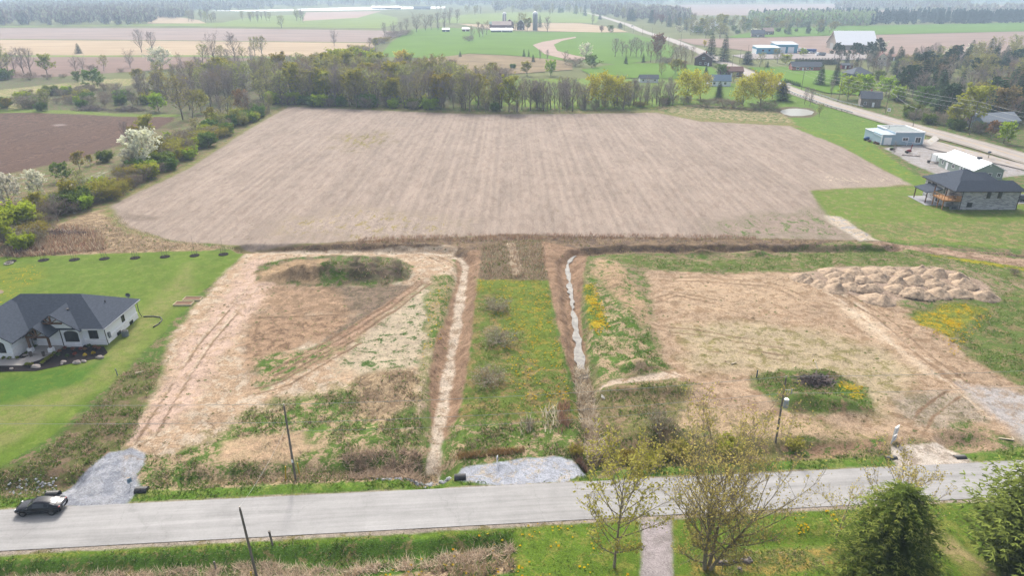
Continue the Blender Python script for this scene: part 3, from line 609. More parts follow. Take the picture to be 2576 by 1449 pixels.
# yellow parking dashes along the lot edge
bb = MB()
for i in range(15):
    t = i/14; x = 148.6+(157-148.6)*t; y = 247-(247-196)*t
    bb.box(x-.12, x+.12, y-1.0, y+1.0, .306, .310)
tag(bb.build('road_marking', mat('dash_paint', A(222,190,110), .8, .35, 3)), kind='structure')
sheet('pavement', [(144.5,250),(150.5,246),(160,200),(166,180),(160,180),(152,206),(141.5,232)], m_asph2, .27, False)
sheet('pavement', PP((2330,357),(2352,340),(2362,352),(2340,366)), mat('concrete_pad', A(205,200,192), .9, .15, .6), .29, False)
sheet('pavement', PP((2380,402),(2440,404),(2450,413),(2400,412)), mat('concrete_pad', A(200,196,190), .9, .15, .6), .29, False)
sheet('driveway', [(126,167),(150,167),(166,170),(166,174),(150,172.5),(126,173.5)], mat('concrete_drive', A(206,202,200), .9, .12, .5), .06, False)
sheet('driveway', PP((1975,212),(1990,207),(2050,207),(2053,211),(1990,213)), mat('concrete_pad', A(200,196,190), .9, .15, .6), .3, False)
sheet('driveway', PP((1880,170),(1990,168),(1990,170),(1890,172.5)), mat('concrete_pad', A(200,196,190), .9, .15, .6), .3, False)
# ---- water
def water_mat(nm, col, ro=.08):
    m = mat(nm, col, ro, .6, 1.3, .2, detail=7); return m
m_pond = water_mat('pond_water', A(150,152,142), .3)
pc = PP((1962,281),(1968,276),(1985,273),(2005,272.5),(2030,275),(2048,281),(2042,288),(2018,291.5),(1990,291.5),(1972,287))
sheet('water', pc, m_pond, .05, False)
m_dw = water_mat('ditch_water', A(146,142,134), .5)
def wedge(name, cl, wds, z):
    bb = MB(); rr = random.Random(5); L_ = []; R_ = []
    for (x, y), w0 in zip(cl, wds): L_.append((x-w0/2, y, z)); R_.append((x+w0/2, y, z))
    q = L_+R_[::-1]; bb.add(q, [tuple(range(len(q)))]); 
    return tag(bb.build(name, m_dw), kind='structure')
cl = []; wd = []
rr = random.Random(3)
for i in range(46):
    y = 84+i*(133-84)/45; x = 10.2+(11.0-10.2)*(y-88)/40+(max(0, y-126)/7)**2*2.2; cl.append((x+rr.uniform(-.15, .15), y)); wd.append((1.2 if y < 100 else .8)+rr.choice((0,0,0,-.5))+rr.uniform(-.3, .35)+(.3 if y < 92 else 0))
bb = MB()
for i, ((x, y), w0) in enumerate(zip(cl, wd)): bb.v += [(x-w0/2, y, -1.02), (x+w0/2, y, -1.02)]
for i in range(45): bb.f.append((2*i, 2*i+1, 2*i+3, 2*i+2)); bb.m.append(0)
tag(bb.build('water', m_dw), kind='structure')
sheet('water', [(17,82.3),(12.4,80.4),(11.9,77.6),(12.6,76.8),(13.6,79.2),(17.5,81.6)], m_dw, -.02, False)
# ================================================================ VEGETATION
M_BARK = mat('bark', A(140,128,120,.7), .95, .35, 4, .1); M_BARKG = mat('grey_bark', A(150,142,134), .95, .3, 4, .1)
M_TWIG = leafmat('twigs', A(172,158,152,.6), .22, .015, .15); M_TWIGB = leafmat('brown_twigs', A(166,144,126,.58), .22, .02, .15)
LEAF = {k: leafmat(k+'_leaves', A(*c), .34, .025, .35) for k, c in dict(bud=(182,182,104,.6), olive=(178,172,70,.62), willow=(204,196,62,.72), yellow=(226,206,80,.75), green=(130,154,70,.56),
        lime=(176,194,58,.68), white=(232,230,206,.75), orange=(178,146,98,.56), red=(164,124,100,.56), grey=(166,164,140,.6), dark=(92,108,66,.5)).items()}
M_NEEDLE = leafmat('needles', A(92,112,80), .35, .02, .15); M_NEEDLE2 = leafmat('needle_tips', A(126,144,90), .3, .02, .2)
M_CEDAR = leafmat('cedar_sprays', A(88,108,88), .3, .02, .15)
class Tree:
    def __init__(s, seed): s.r = random.Random(seed); s.tb = MB(); s.tv = []; s.lv = []
    def vec(s, k=1.0): return Vector((s.r.gauss(0, k), s.r.gauss(0, k), s.r.gauss(0, k)))
    def twig(s, p0, p1, w):
        d = p1-p0; sd_ = d.cross(s.vec()).normalized()*w/2
        s.tv.append((p0-sd_, p0+sd_, p1))
    def leaf(s, p, sz):
        a = s.vec().normalized(); b_ = a.cross(s.vec()).normalized()
        a = a*sz*s.r.uniform(.5, .9); b_ = b_*sz*s.r.uniform(.35, .6)
        s.lv.append((p-a-b_*.3, p-b_*.9+a*.2, p+a+b_*.2, p+b_*.9-a*.2))
    def finish(s, name, mats_trunk, mt, ml):
        tm = None
        V = []; Fq = []; mi = []
        for t in s.tv: n = len(V); V += t; V.append(t[2]); Fq.append((n, n+1, n+2, n+3)); mi.append(0)
        for q in s.lv: n = len(V); V += q; Fq.append((n, n+1, n+2, n+3)); mi.append(1)
        cm = mesh_np(name+'_crown', np.array([tuple(v) for v in V], np.float32), np.array(Fq), [mt, ml], np.array(mi))
        me = bpy.data.meshes.new(name+'_trunk'); me.from_pydata(s.tb.v, [], s.tb.f); me.materials.append(mats_trunk); me.update()
        me.polygons.foreach_set('use_smooth', [True]*len(me.polygons))
        return me, cm
def decid(seed, h, trunk=.25, spread=.34, nl=13, n2=7, n3=8, up=.75, bend=.15, shape='round', leaf=None, nleaf=1, lsz=.28, twl=.085, tww=.05, stems=1, droop=0.0,
          bark=None, twig=None, r0=.016, sub_r=True, lean=0.0, jit=.03):
    T = Tree(seed); r = T.r
    for s in range(stems):
        base = Vector((0, 0, -.2)); sp = 0 if stems == 1 else .02*h
        ang0 = r.uniform(0, 6.28) if stems == 1 else 6.28*s/stems+r.uniform(-.4, .4)
        base += Vector((math.cos(ang0), math.sin(ang0), 0))*sp
        tilt = lean if stems == 1 else r.uniform(.12, .42)
        d = Vector((math.cos(ang0)*tilt, math.sin(ang0)*tilt, 1)).normalized()
        hh = h*(.86 if shape != 'vase' else .72)*(1 if stems == 1 else r.uniform(.7, 1.0)); nseg = 7; pts = [base]
        for i in range(nseg):
            d = (d+Vector((r.gauss(0, jit), r.gauss(0, jit), .04))).normalized(); pts.append(pts[-1]+d*hh/nseg)
        R0 = r0*h*(1 if stems == 1 else .6)
        for i in range(nseg): T.tb.tube(pts[i], pts[i+1], R0*(1-.9*i/nseg)+.01, R0*(1-.9*(i+1)/nseg)+.01, 6, cap=False)
        nls = max(4, int(nl*(1 if stems == 1 else 1.6/stems)))
        for i in range(nls):
            t = trunk+(1-trunk)*(i+r.random()*.7)/nls; t = min(t, .99)
            k = t*nseg; ki = min(int(k), nseg-1); p = pts[ki].lerp(pts[ki+1], k-ki)
            q = (t-trunk)/(1-trunk)
            env = {'round': math.sqrt(max(.05, 1-((q-.38)/.68)**2)), 'vase': .55+.55*q, 'cone': 1.05-q*.8, 'oval': .7+.5*math.sin(q*3.0)-.25*q}[shape]
            L = spread*h*env*r.uniform(.8, 1.2)*1.25*(1 if stems == 1 else .75)
            az = i*2.4+r.uniform(-.5, .5)+ang0; u = up+.5*q
            dl = Vector((math.cos(az), math.sin(az), u)).normalized(); lp = [p]; rr_ = max(.02, R0*(.55-.35*q)); nsl = 4
            for j in range(nsl):
                dl = (dl+Vector((0, 0, bend-droop*(j/nsl)))+T.vec(.07)).normalized(); lp.append(lp[-1]+dl*L/nsl)
            for j in range(nsl): T.tb.tube(lp[j], lp[j+1], rr_*(1-.8*j/nsl), rr_*(1-.8*(j+1)/nsl), 4, cap=False)
            for j in range(n2):
                tt = .25+.75*(j+.5)/n2; k = tt*nsl; kj = min(int(k), nsl-1); sp_ = lp[kj].lerp(lp[kj+1], k-kj)
                sdv = (dl*.8+T.vec(.55)+Vector((0, 0, .25-droop))).normalized(); sl_ = L*.42*(1.15-.5*tt)*r.uniform(.7, 1.2)
                mid = sp_+sdv*sl_*.5; sdv2 = (sdv+T.vec(.2)+Vector((0, 0, .15-droop*1.2))).normalized(); end = mid+sdv2*sl_*.5
                if sub_r:
                    T.tb.tube(sp_, mid, rr_*.3, rr_*.2, 3, cap=False); T.tb.tube(mid, end, rr_*.2, rr_*.1, 3, cap=False)
                else: T.twig(sp_, mid, rr_*.5); T.twig(mid, end, rr_*.4)
                for m in range(n3):
                    tq = r.random(); q0 = sp_.lerp(mid, tq*2) if tq < .5 else mid.lerp(end, tq*2-1)
                    tdv = (sdv2*.9+T.vec(.5)+Vector((0, 0, .25-droop*2))).normalized(); q1 = q0+tdv*h*twl*r.uniform(.6, 1.3)
                    T.twig(q0, q1, tww)
                    for _ in range(nleaf if isinstance(nleaf, int) else (1 if r.random() < nleaf else 0)):
                        T.leaf(q0.lerp(q1, r.uniform(.3, 1.05))+T.vec(lsz*.35), lsz*r.uniform(.7, 1.3))
    return T.finish('deciduous', bark or M_BARK, twig or M_TWIG, leaf or M_TWIG)
def conifer(seed, h, rad, nw=16, nb=9, nsp=5, lsz=.5, skirt=.04, droop=.12, m1=None, m2=None, power=.9, up=.0):
    T = Tree(seed); r = T.r; V = []; mi = []
    T.tb.tube((0, 0, -.2), (0, 0, h*.55), .018*h, .010*h, 7); T.tb.tube((0, 0, h*.55), (0, 0, h*.99), .010*h, .01, 5)
    for i in range(nw):
        t = skirt+(1-skirt)*(i/nw)**.92; z = h*t; R_ = rad*((1-t)**power)*r.uniform(.86, 1.12)+.03*rad
        for j in range(nb if t < .8 else max(5, nb-3)):
            az = 6.283*j/nb+i*1.3+r.uniform(-.25, .25); L = R_*r.uniform(.72, 1.18); dr = droop*L*r.uniform(.4, 1.5)-up*L
            c, s_ = math.cos(az), math.sin(az); tipf = r.choice((.45, .7, .85, 1.1))
            for q in range(nsp):
                f = (q+.6)/nsp; p = Vector((c*L*f, s_*L*f, z-dr*f*f*1.6+L*.06*f+r.uniform(-.04, .04)*L)); sz = lsz*(1.15-.55*f)*(.55+.45*(1-t))*r.uniform(.75, 1.25)
                for sg in (-1, 1, 0):
                    a2 = az+sg*.8+r.uniform(-.3, .3); d = Vector((math.cos(a2), math.sin(a2), r.uniform(-.45, .25)))
                    wv = Vector((-math.sin(a2), math.cos(a2), r.uniform(-.5, .5)))*sz*.28
                    e = p+d*sz
                    V.append((p-wv*.5, p+wv*.5, e+wv*.35, e-wv*.35)); mi.append(1 if f > tipf and r.random() < .8 else 0)
    top = Vector((0, 0, h))
    for k in range(8): e = top+T.vec(.05*rad); V.append((top-Vector((.04*h*.3, 0, .06*h)), top-Vector((-.04*h*.3, 0, .06*h)), e, e)); mi.append(0)
    pts = np.array([tuple(x) for q in V for x in q], np.float32); Fq = np.arange(len(pts)).reshape(-1, 4)
    cm = mesh_np('conifer_crown', pts, Fq, [m1 or M_NEEDLE, m2 or M_NEEDLE2], np.array(mi))
    me = bpy.data.meshes.new('conifer_trunk'); me.from_pydata(T.tb.v, [], T.tb.f); me.materials.append(M_BARK); me.update()
    return me, cm
# prototypes: (trunk mesh, crown mesh, nominal height)
PROTO = {}
def proto(kind, h, fn, seeds, **k):
    PROTO[kind] = []
    for s in seeds:
        tm, cm = fn(s, h, **k); a = np.empty(len(cm.vertices)*3, np.float32); cm.vertices.foreach_get('co', a)
        f = h/np.percentile(a[2::3], 99.6)                  # the crown's top is the tree's height
        for me in (tm, cm): me.transform(Matrix.Diagonal((f, f, f, 1)))
        PROTO[kind].append((tm, cm, h))
proto('bare', 16, decid, (1, 2, 3, 4), trunk=.18, spread=.30, nl=15, n2=8, n3=11, up=1.15, bend=.2, shape='oval', leaf=LEAF['grey'], nleaf=.12, lsz=.2, tww=.055)
proto('bare_wide', 15, decid, (5, 6), trunk=.16, spread=.42, nl=16, n2=9, n3=11, up=.9, bend=.2, shape='vase', leaf=LEAF['grey'], nleaf=.1, lsz=.2, tww=.055)
proto('bare_brown', 14, decid, (7, 8), trunk=.2, spread=.32, nl=13, n2=8, n3=9, up=.95, bend=.15, shape='round', leaf=LEAF['orange'], nleaf=.3, lsz=.2, twig=M_TWIGB)
proto('bud', 15, decid, (9, 10, 11), trunk=.2, spread=.29, nl=13, n2=7, n3=9, up=.95, bend=.15, shape='round', leaf=LEAF['bud'], nleaf=1, lsz=.36)
proto('olive', 13, decid, (12, 13, 14), trunk=.2, spread=.34, nl=14, n2=8, n3=8, up=.75, bend=.15, shape='round', leaf=LEAF['olive'], nleaf=2, lsz=0.5)
proto('orange', 13, decid, (15,), trunk=.2, spread=.34, nl=14, n2=8, n3=8, up=.8, bend=.15, shape='round', leaf=LEAF['orange'], nleaf=2, lsz=0.48)
proto('red', 10, decid, (16,), trunk=.2, spread=.36, nl=13, n2=7, n3=8, up=.7, bend=.15, shape='round', leaf=LEAF['red'], nleaf=2, lsz=0.44)
proto('willow', 15, decid, (17, 18), trunk=.12, spread=.42, nl=16, n2=9, n3=9, up=.8, bend=.12, shape='round', leaf=LEAF['willow'], nleaf=2, lsz=0.5, droop=.28, twl=.11)
proto('yellow', 13, decid, (19,), trunk=.2, spread=.33, nl=14, n2=8, n3=8, up=.8, bend=.15, shape='round', leaf=LEAF['yellow'], nleaf=2, lsz=0.5)
proto('green', 9, decid, (20, 21), trunk=.1, spread=.44, nl=16, n2=8, n3=8, up=.5, bend=.1, shape='round', leaf=LEAF['green'], nleaf=2, lsz=.42)
proto('lime', 9, decid, (22, 23), trunk=.1, spread=.4, nl=14, n2=8, n3=8, up=.7, bend=.12, shape='round', leaf=LEAF['lime'], nleaf=2, lsz=0.46)
proto('white', 9, decid, (24, 25), trunk=.08, spread=.42, nl=16, n2=8, n3=8, up=.6, bend=.1, shape='round', leaf=LEAF['white'], nleaf=3, lsz=.34)
proto('shrub_bare', 3.2, decid, (26, 27, 28), trunk=.0, spread=.95, nl=26, n2=7, n3=9, up=.35, bend=.12, shape='round', leaf=LEAF['grey'], nleaf=.25, lsz=.16, twl=.16, tww=.03, stems=6, twig=M_TWIGB, sub_r=False)
proto('shrub_brown', 3.2, decid, (29, 30), trunk=.0, spread=.95, nl=26, n2=7, n3=9, up=.35, bend=.12, shape='round', leaf=LEAF['olive'], nleaf=1, lsz=.2, twl=.16, tww=.03, stems=6, twig=M_TWIGB, sub_r=False)
proto('shrub_green', 3.2, decid, (31, 32), trunk=.0, spread=.95, nl=26, n2=7, n3=9, up=.35, bend=.12, shape='round', leaf=LEAF['green'], nleaf=2, lsz=.3, twl=.16, tww=.03, stems=6, sub_r=False)
proto('shrub_lime', 3.2, decid, (33,), trunk=.0, spread=.95, nl=26, n2=7, n3=9, up=.35, bend=.12, shape='round', leaf=LEAF['lime'], nleaf=2, lsz=.3, twl=.16, tww=.03, stems=6, sub_r=False)
proto('spruce', 14, conifer, (34, 35), rad=3.4, nw=17, nb=10, nsp=5, lsz=1.15)
proto('pine', 14, decid, (36, 37), trunk=.25, spread=.26, nl=18, n2=6, n3=8, up=.2, bend=.05, shape='cone', leaf=M_NEEDLE, nleaf=2, lsz=.5, twl=.04)
proto('cedar', 7, conifer, (38, 39), rad=1.5, nw=14, nb=9, nsp=4, lsz=.75, up=.35, droop=0, m1=M_CEDAR, m2=M_NEEDLE, power=.6)
KINDNAME = dict(bare='bare_tree', bare_wide='bare_tree', bare_brown='bare_tree', bud='budding_tree', olive='budding_tree', orange='budding_tree', red='budding_tree', willow='willow_tree', yellow='budding_tree',
    green='leafy_tree', lime='leafy_tree', white='blossom_tree', shrub_bare='shrub', shrub_brown='shrub', shrub_green='shrub', shrub_lime='shrub', spruce='spruce_tree', pine='pine_tree', cedar='cedar_tree')
TREES = []
def tree(kind, loc, h, label, group=None, wide=1.0, one=False, rz=None):
    pr = random.choice(PROTO[kind]); s = h/pr[2]; nm = KINDNAME[kind]; cat = 'shrub' if 'shrub' in nm else 'tree'
    rz = random.uniform(0, 6.28) if rz is None else rz
    o = bpy.data.objects.new(nm, None); o.location = (loc[0], loc[1], gz(*loc[:2]) if len(loc) == 2 else loc[2]); o.rotation_euler = (0, 0, rz); o.scale = (s*wide, s*wide, s)
    COL.objects.link(o); tag(o, label, cat, group)
    for n_, me in (('stem' if cat == 'shrub' else 'trunk', pr[0]), ('foliage' if cat == 'shrub' else 'crown', pr[1])):
        c = bpy.data.objects.new(n_, me); COL.objects.link(c); c.parent = o
    TREES.append(o); return o
def pt(kind, u, vb, vt, label, group=None, wide=1.0, jx=0):
    x, y = P(u, vb); h = max(1.0, HZ(vt, y)); wide *= {'bare': 1.4, 'bud': 1.5, 'bare_wide': 1.45, 'spruce': 1.2, 'lime': 1.4, 'olive': 1.4, 'willow': 1.3, 'green': 1.35, 'yellow': 1.4, 'orange': 1.4, 'white': 1.3}.get(kind, 1.15); return tree(kind, (x, y), h, label, group, wide)
# ---- trees one can tell apart (photo u, foot v, top v)
ADJ = dict(bare='bare grey', bare_wide='wide bare grey', bare_brown='bare brown', bud='pale budding', olive='olive budding', orange='orange-brown budding', red='reddish round', willow='yellow-green willow', yellow='bright yellow',
    green='bushy green', lime='lime-green', white='white blossoming', shrub_bare='bare grey-brown', shrub_brown='brown budding', shrub_green='green', shrub_lime='lime-green', spruce='dark conical spruce', pine='dark pine', cedar='dark cedar')
def lab(kind, where):
    a = ADJ[kind]; return f"{a} {'shrub' if 'shrub' in kind else 'tree'} {where}" if kind not in ('spruce', 'willow', 'pine', 'cedar') else f"{a} tree {where}"
def pts(where, group, rows):
    for r_ in rows: pt(r_[0], r_[1], r_[2], r_[3], r_[5] if len(r_) > 5 else lab(r_[0], where), group, r_[4] if len(r_) > 4 else 1.0)
pts('between the far tan and mauve fields at upper left', 'field trees at upper left', [
    ('bare',357,131,70,1.0,'taller bare tree of a pair between the tan fields at upper left'),('bare',384,129,76,1.1,'shorter bare tree of a pair between the tan fields at upper left'),('bare_wide',540,155,74,.9,'wide bare tree above a pale thicket at the edge of the tan field'),
    ('bare',592,155,78,1.0,'slim bare tree right of the wide bare one by the tan field'),('bud',642,138,90),('bud',660,141,88),('bare_wide',841,114,70,.9,'dense wide bare tree alone in the tan field'),('bud',709,70,36,1.1,'lone round budding tree on the far pale green field')])
pts('in the fence row along the mauve field at upper left', 'fence row at upper left', [('bud',8,186,110),('bare',38,183,126),('bare',60,184,114),('bare',78,186,116),('bud',22,184,130),
    ('olive',119,187,134,1.0,'round olive tree with short trunk in the fence row'),('bare_wide',191,178,137,1.2,'broad many-stemmed bare tree in front of the mauve field'),('bare_wide',210,179,137),('spruce',199,134,109,1.6,'dark bushy evergreen standing behind the broad bare tree'),
    ('bud',262,178,136,.9,'narrow budding tree in the fence row'),('bare_wide',328,169,119,1.0,'vase-shaped tree with stout trunk in the fence row'),('white',406,174,118,1.2,'pale blossoming thicket beside the vase-shaped tree'),('bare_brown',456,172,129,.9,'dark bare bush beside the pale blossoming thicket'),
    ('shrub_bare',235,181,160,1.2),('shrub_bare',305,181,170,1.5),('shrub_bare',30,196,176,1.6),('shrub_bare',75,200,180,1.6),('shrub_bare',120,199,184,1.6),('shrub_bare',160,195,184,1.6),('shrub_green',2,200,172,1.4)])
pts('on the thicket at the edge of the tan field', 'thicket by the tan field', [('bud',510,157,108),('bare_brown',525,158,118),('bud',560,158,112),('bare',575,158,120),('bud',612,152,116),('bare',632,152,114),('shrub_bare',500,160,148,1.5),('shrub_bare',545,161,150,1.5),('shrub_bare',600,160,150,1.5)])
pts('on the meadow at left', 'meadow bushes at left', [('green',238,223,173,1.0,'wide bushy green tree on the meadow at left'),('green',197,208,178,.8,'smaller green tree beside the wide one on the meadow'),('olive',349,210,171,1.0,'round olive tree at the edge of the meadow at left'),('shrub_green',305,262,238,1.0),('lime',401,280,233,1.0),
    ('bud',120,276,222,1.0),('olive',20,276,245,1.0),('shrub_bare',60,272,236,1.3),('shrub_green',105,278,258,1.0),('bare',265,240,205),('bare',300,258,210),('shrub_bare',180,260,236,1.4),('shrub_bare',230,262,238,1.4),('shrub_lime',170,236,216,1),('bare',335,268,218),('shrub_bare',270,255,232,1.5),('lime',195,262,240,.8),('bare',205,250,212)])
pts('of the yellow clump behind the wood', 'yellow-green clump behind the wood', [('lime',845,180,122,1.0),('lime',868,183,120,1.1),('lime',892,184,121,1.1),('lime',918,186,122,1.0),('olive',820,186,142,1.1),('yellow',1012,176,124,1.0,'bright yellow tree rising above the wood'),('olive',1030,182,132,.9),('bare_brown',972,172,131,1.2,'dark round bare tree left of the bright yellow tree')])
pts('in the hedge line running to the far farm', 'hedge line to the farm', [('bare',968,88,54),('bare_wide',991,88,49),('bare',1010,84,52),('bare',1024,80,44),('bare_wide',1048,80,28),('bare_wide',1071,76,31),('bare',1085,74,34),('bare',1100,70,28),('bare',1118,66,26),('bare',1132,62,22),('bare',1150,57,20),
    ('shrub_bare',985,94,76,2),('shrub_bare',1005,92,74,2),('shrub_bare',1022,88,72,2),('bare_brown',930,122,92,1.2),('shrub_bare',950,112,94,2),('shrub_brown',965,107,92,2),('shrub_brown',905,132,112,2),('bare_brown',880,140,110,1.2),('shrub_bare',920,140,115,2),('olive',945,120,94,1.0),('shrub_bare',975,100,88,2.0)])
pts('in the clump below the farm', 'clump below the farm', [('bare_brown',1188,101,62,.9),('bare_brown',1206,93,52,1),('bare_brown',1224,87,49,1),('bare',1215,92,58),('shrub_bare',1180,103,88,1.5)])
pts('on the pasture around the farm', 'trees around the farm', [('bare',1102,77,57,1.0,'small bare tree by the sheds on the pasture'),('bare',1118,75,52,1.0,'bare tree right of the sheds on the pasture'),('olive',1326,78,43,1.0,'olive tree left of the taller silo'),('bud',1295,78,50,1.0,'pale budding tree hiding the farm house'),('bare',1377,80,39,1.2,'bare tree right of the taller silo'),
    ('bud',1312,68,30,1.2,'tall pale tree behind the farm house'),('spruce',1358,68,38,1.0,'dark spruce behind the taller silo'),('bare',1491,60,34,1.0,'slim bare tree on the far tan field'),('red',1512,82,63,1.0,'red-brown round tree beside the far road'),('green',1536,82,62,.9,'pale green round tree beside the far road'),('cedar',1560,70,56,2.2,'dark round cedar by the far road'),('cedar',1509,48,36,2.2,'small dark cedar at the far bend of the road')])
pts('by the scrub and stream in the middle', 'trees by the stream', [('spruce',1158,143,128,1.3,'lone dark evergreen at the pasture edge'),('bare',1135,182,146,.8,'lone bare tree in the tan scrub'),('olive',1240,202,156,.9,'olive tree pair alone beyond the wood'),('shrub_bare',1270,190,168,1.6),('spruce',1318,142,123,1.0,'left dark evergreen of a trio by the tan track'),('spruce',1330,142,124,.7,'slim dark evergreen of a trio by the tan track'),
    ('spruce',1341,156,137,1.2,'right dark evergreen of a trio by the tan track'),('lime',1385,190,150,.8,'small lime tree by the stream'),('olive',1326,190,153,1.1,'olive tree by the stream left of the small lime tree'),('bare_brown',1421,162,124,1.0,'bare brown clump beside the green bush'),('shrub_bare',1446,166,142,2),('white',1473,148,107,.9,'bare tree with a white blossoming side by the pasture'),
    ('green',1489,170,137,1.1,'large bushy dark green tree in the bright meadow'),('spruce',1574,161,140,1.3,'left dark spruce at the meadow edge'),('spruce',1618,156,134,1.0,'right dark spruce at the meadow edge'),('shrub_green',1290,172,160,1.0),('bare',1358,150,122,.8),('bare',1377,150,122,.8)])
pts('in the row along the pasture', 'row of bare trees along the pasture', [('bare',1547,143,93),('bare',1565,141,101),('bare',1586,141,96),('bare',1600,142,90),('bare',1612,142,98),('bare',1575,141,108),('bare',1630,141,100)])
pts('in the brown clump left of the highway', 'brown clump left of the highway', [('bare_brown',1636,156,103),('red',1655,150,82,.9,'reddish-topped tree in the brown clump by the highway'),('bare_brown',1662,157,95),('bare_brown',1688,157,106),('bare_brown',1713,157,108),('bare_brown',1740,156,114),('bare',1700,158,112),('bare',1725,158,112),('bare_brown',1650,158,118),('shrub_bare',1675,160,140,2),('yellow',1772,118,100,.8,'small yellow tree beside the highway')])
pts('by the houses left of the highway', 'trees by the houses left of the highway', [('spruce',1786,154,85,1.1,'left of two tall dark spruces by the highway'),('spruce',1820,154,89,1.1,'right of two tall dark spruces by the highway'),('bud',1664,190,155,1.0,'pale tree with dark limbs left of the houses'),('olive',1698,188,147,1.0,'olive tree behind the front willows'),('orange',1719,182,152,1.0,'tan-orange round tree behind the front willows'),('cedar',1879,161,129,2.2,'dark cedar clump across the highway'),('bud',1910,169,129,1.0,'budding tree right of the dark cedar clump'),
    ('green',1815,192,160,1.1,'leafy tree beside the brown-roofed house'),('spruce',1775,192,166,1.4),('spruce',1750,195,170,1.4),('bud',1845,205,180,.9),('spruce',1930,170,152,1.2),('green',1900,214,186,.9)])
pts('at the front of the wood right of centre', 'front willows', [('willow',1507,268,178,1.0,'big leaning yellow-green willow at the field edge'),('willow',1545,270,188,.8,'slimmer willow right of the leaning one'),('willow',1727,258,171,.9,'tall willow before the blue-roofed house'),('willow',1762,248,181,.9,'willow right against the blue-roofed house'),('spruce',1807,250,206,1.3,'dark evergreen below the blue-roofed house'),('willow',1868,268,189,.95,'large golden willow left of the pond'),('willow',1912,266,174,.95,'tallest golden willow by the pond'),('willow',1942,250,180,.8,'golden willow beside the road bridge'),('cedar',1967,252,207,1.8,'dark cedar leaning on the golden willow'),
    ('shrub_bare',1780,268,246,2),('shrub_bare',1820,270,245,2),('shrub_bare',1845,271,250,2),('shrub_bare',1930,274,252,2),('shrub_bare',1900,275,256,2),('shrub_brown',1610,268,254,2)])
pts('standing at the field edge right of centre', 'bare trees at the field edge', [('bare',1313,275,190),('bare',1334,278,192),('bare',1367,278,194),('bare',1352,270,196),('bare',1419,265,189),('bare',1440,280,191),('bare',1407,282,228,.8),('bare',1554,265,181),('bare',1595,263,191,.9),('bare_wide',1628,264,186,.8),('bare',1659,266,196,.8),('bare',1692,264,200,.9),('bud',1568,276,206,1.0),('bare',1640,266,212,.8),('bare',1300,282,205),('bare',1280,280,196),('bare',1385,272,200),('bare',1470,274,206)])
pts('by the pond', 'trees by the pond', [('bud',2060,293,259,.9,'small round tree standing beside the pond'),('bare',2023,262,215,.7,'left thin bare tree by the road bridge'),('bare',2037,266,219,.7,'right thin bare tree by the road bridge'),('bare_wide',2248,387,352,.7,'small gnarled bare tree before the grey flat-roofed building'),('bare',2090,244,196,.6)])
for i in range(9): pt('cedar', 1974+i*4.6, 207+i*1.25, 196+i*1.3, 'small dark cedar in the short hedge beside the highway bend', 'short cedar hedge by the highway', 1.1)
pts('right of the highway', 'trees right of the highway', [('spruce',2062,214,164,1.3,'left tall spruce before the dark-roofed house'),('spruce',2100,214,160,1.3,'right tall spruce before the dark-roofed house'),('lime',2132,250,186,.9,'lime-green willow nearest the highway'),('lime',2168,246,186,.9,'lime-green willow behind the derelict house'),('green',2207,208,176,1.1,'round green tree above the lime-green willows'),('lime',2228,240,191,1.1,'lime-green willow right of the derelict house'),('lime',2255,256,214,.9),
    ('pine',2098,146,106),('pine',2116,150,112),('pine',2142,146,106),('pine',2160,148,108),('pine',2182,148,104),('pine',2204,142,95,1.1,'tallest dark pine beside the white fabric barn'),('white',2212,140,103,1.0,'grey-white blossoming tree right of the dark pines'),('spruce',2241,142,116,1.5,'broad spruce behind the cream gabled house'),('spruce',2269,152,123,1.0,'pointed spruce right of the cream gabled house'),('pine',2305,155,130,1.1),
    ('olive',2436,327,209,.85,'large olive tree at the highway edge, far right'),('olive',2395,322,262,.9,'lower olive tree at the highway edge beside the large one'),('orange',2525,305,217,.9,'orange-brown tree before the blue-grey house at right edge'),('orange',2491,350,302,.9,'small orange tree before the blue-grey house'),('lime',2523,360,305,.9,'lime-green tree before the blue-grey house'),('bud',1955,158,120,1.0,'lime budding tree before the blue workshop'),('lime',1976,160,134,1.2,'lime bush below the blue workshop'),('lime',2020,140,120,1.1,'round lime tree beside the parked trucks'),
    ('bare',2352,134,103,1.2,'tall bare tree behind the blue house'),('white',2390,150,118,1.2,'grey-white blossoming thicket right of the blue house'),('white',2440,150,112,1.0),('bud',2540,140,84,1.0,'tall pale tree at the right edge of the brown field'),('lime',2560,150,118,1.2),('bud',2500,140,90,1.1)])
for i in range(14): pt('cedar', 2002+i*8, 161+(i % 3)*.6, 145, 'dark cedar in the clipped hedge behind the red brick house', 'cedar hedge behind the red brick house', 1.6)
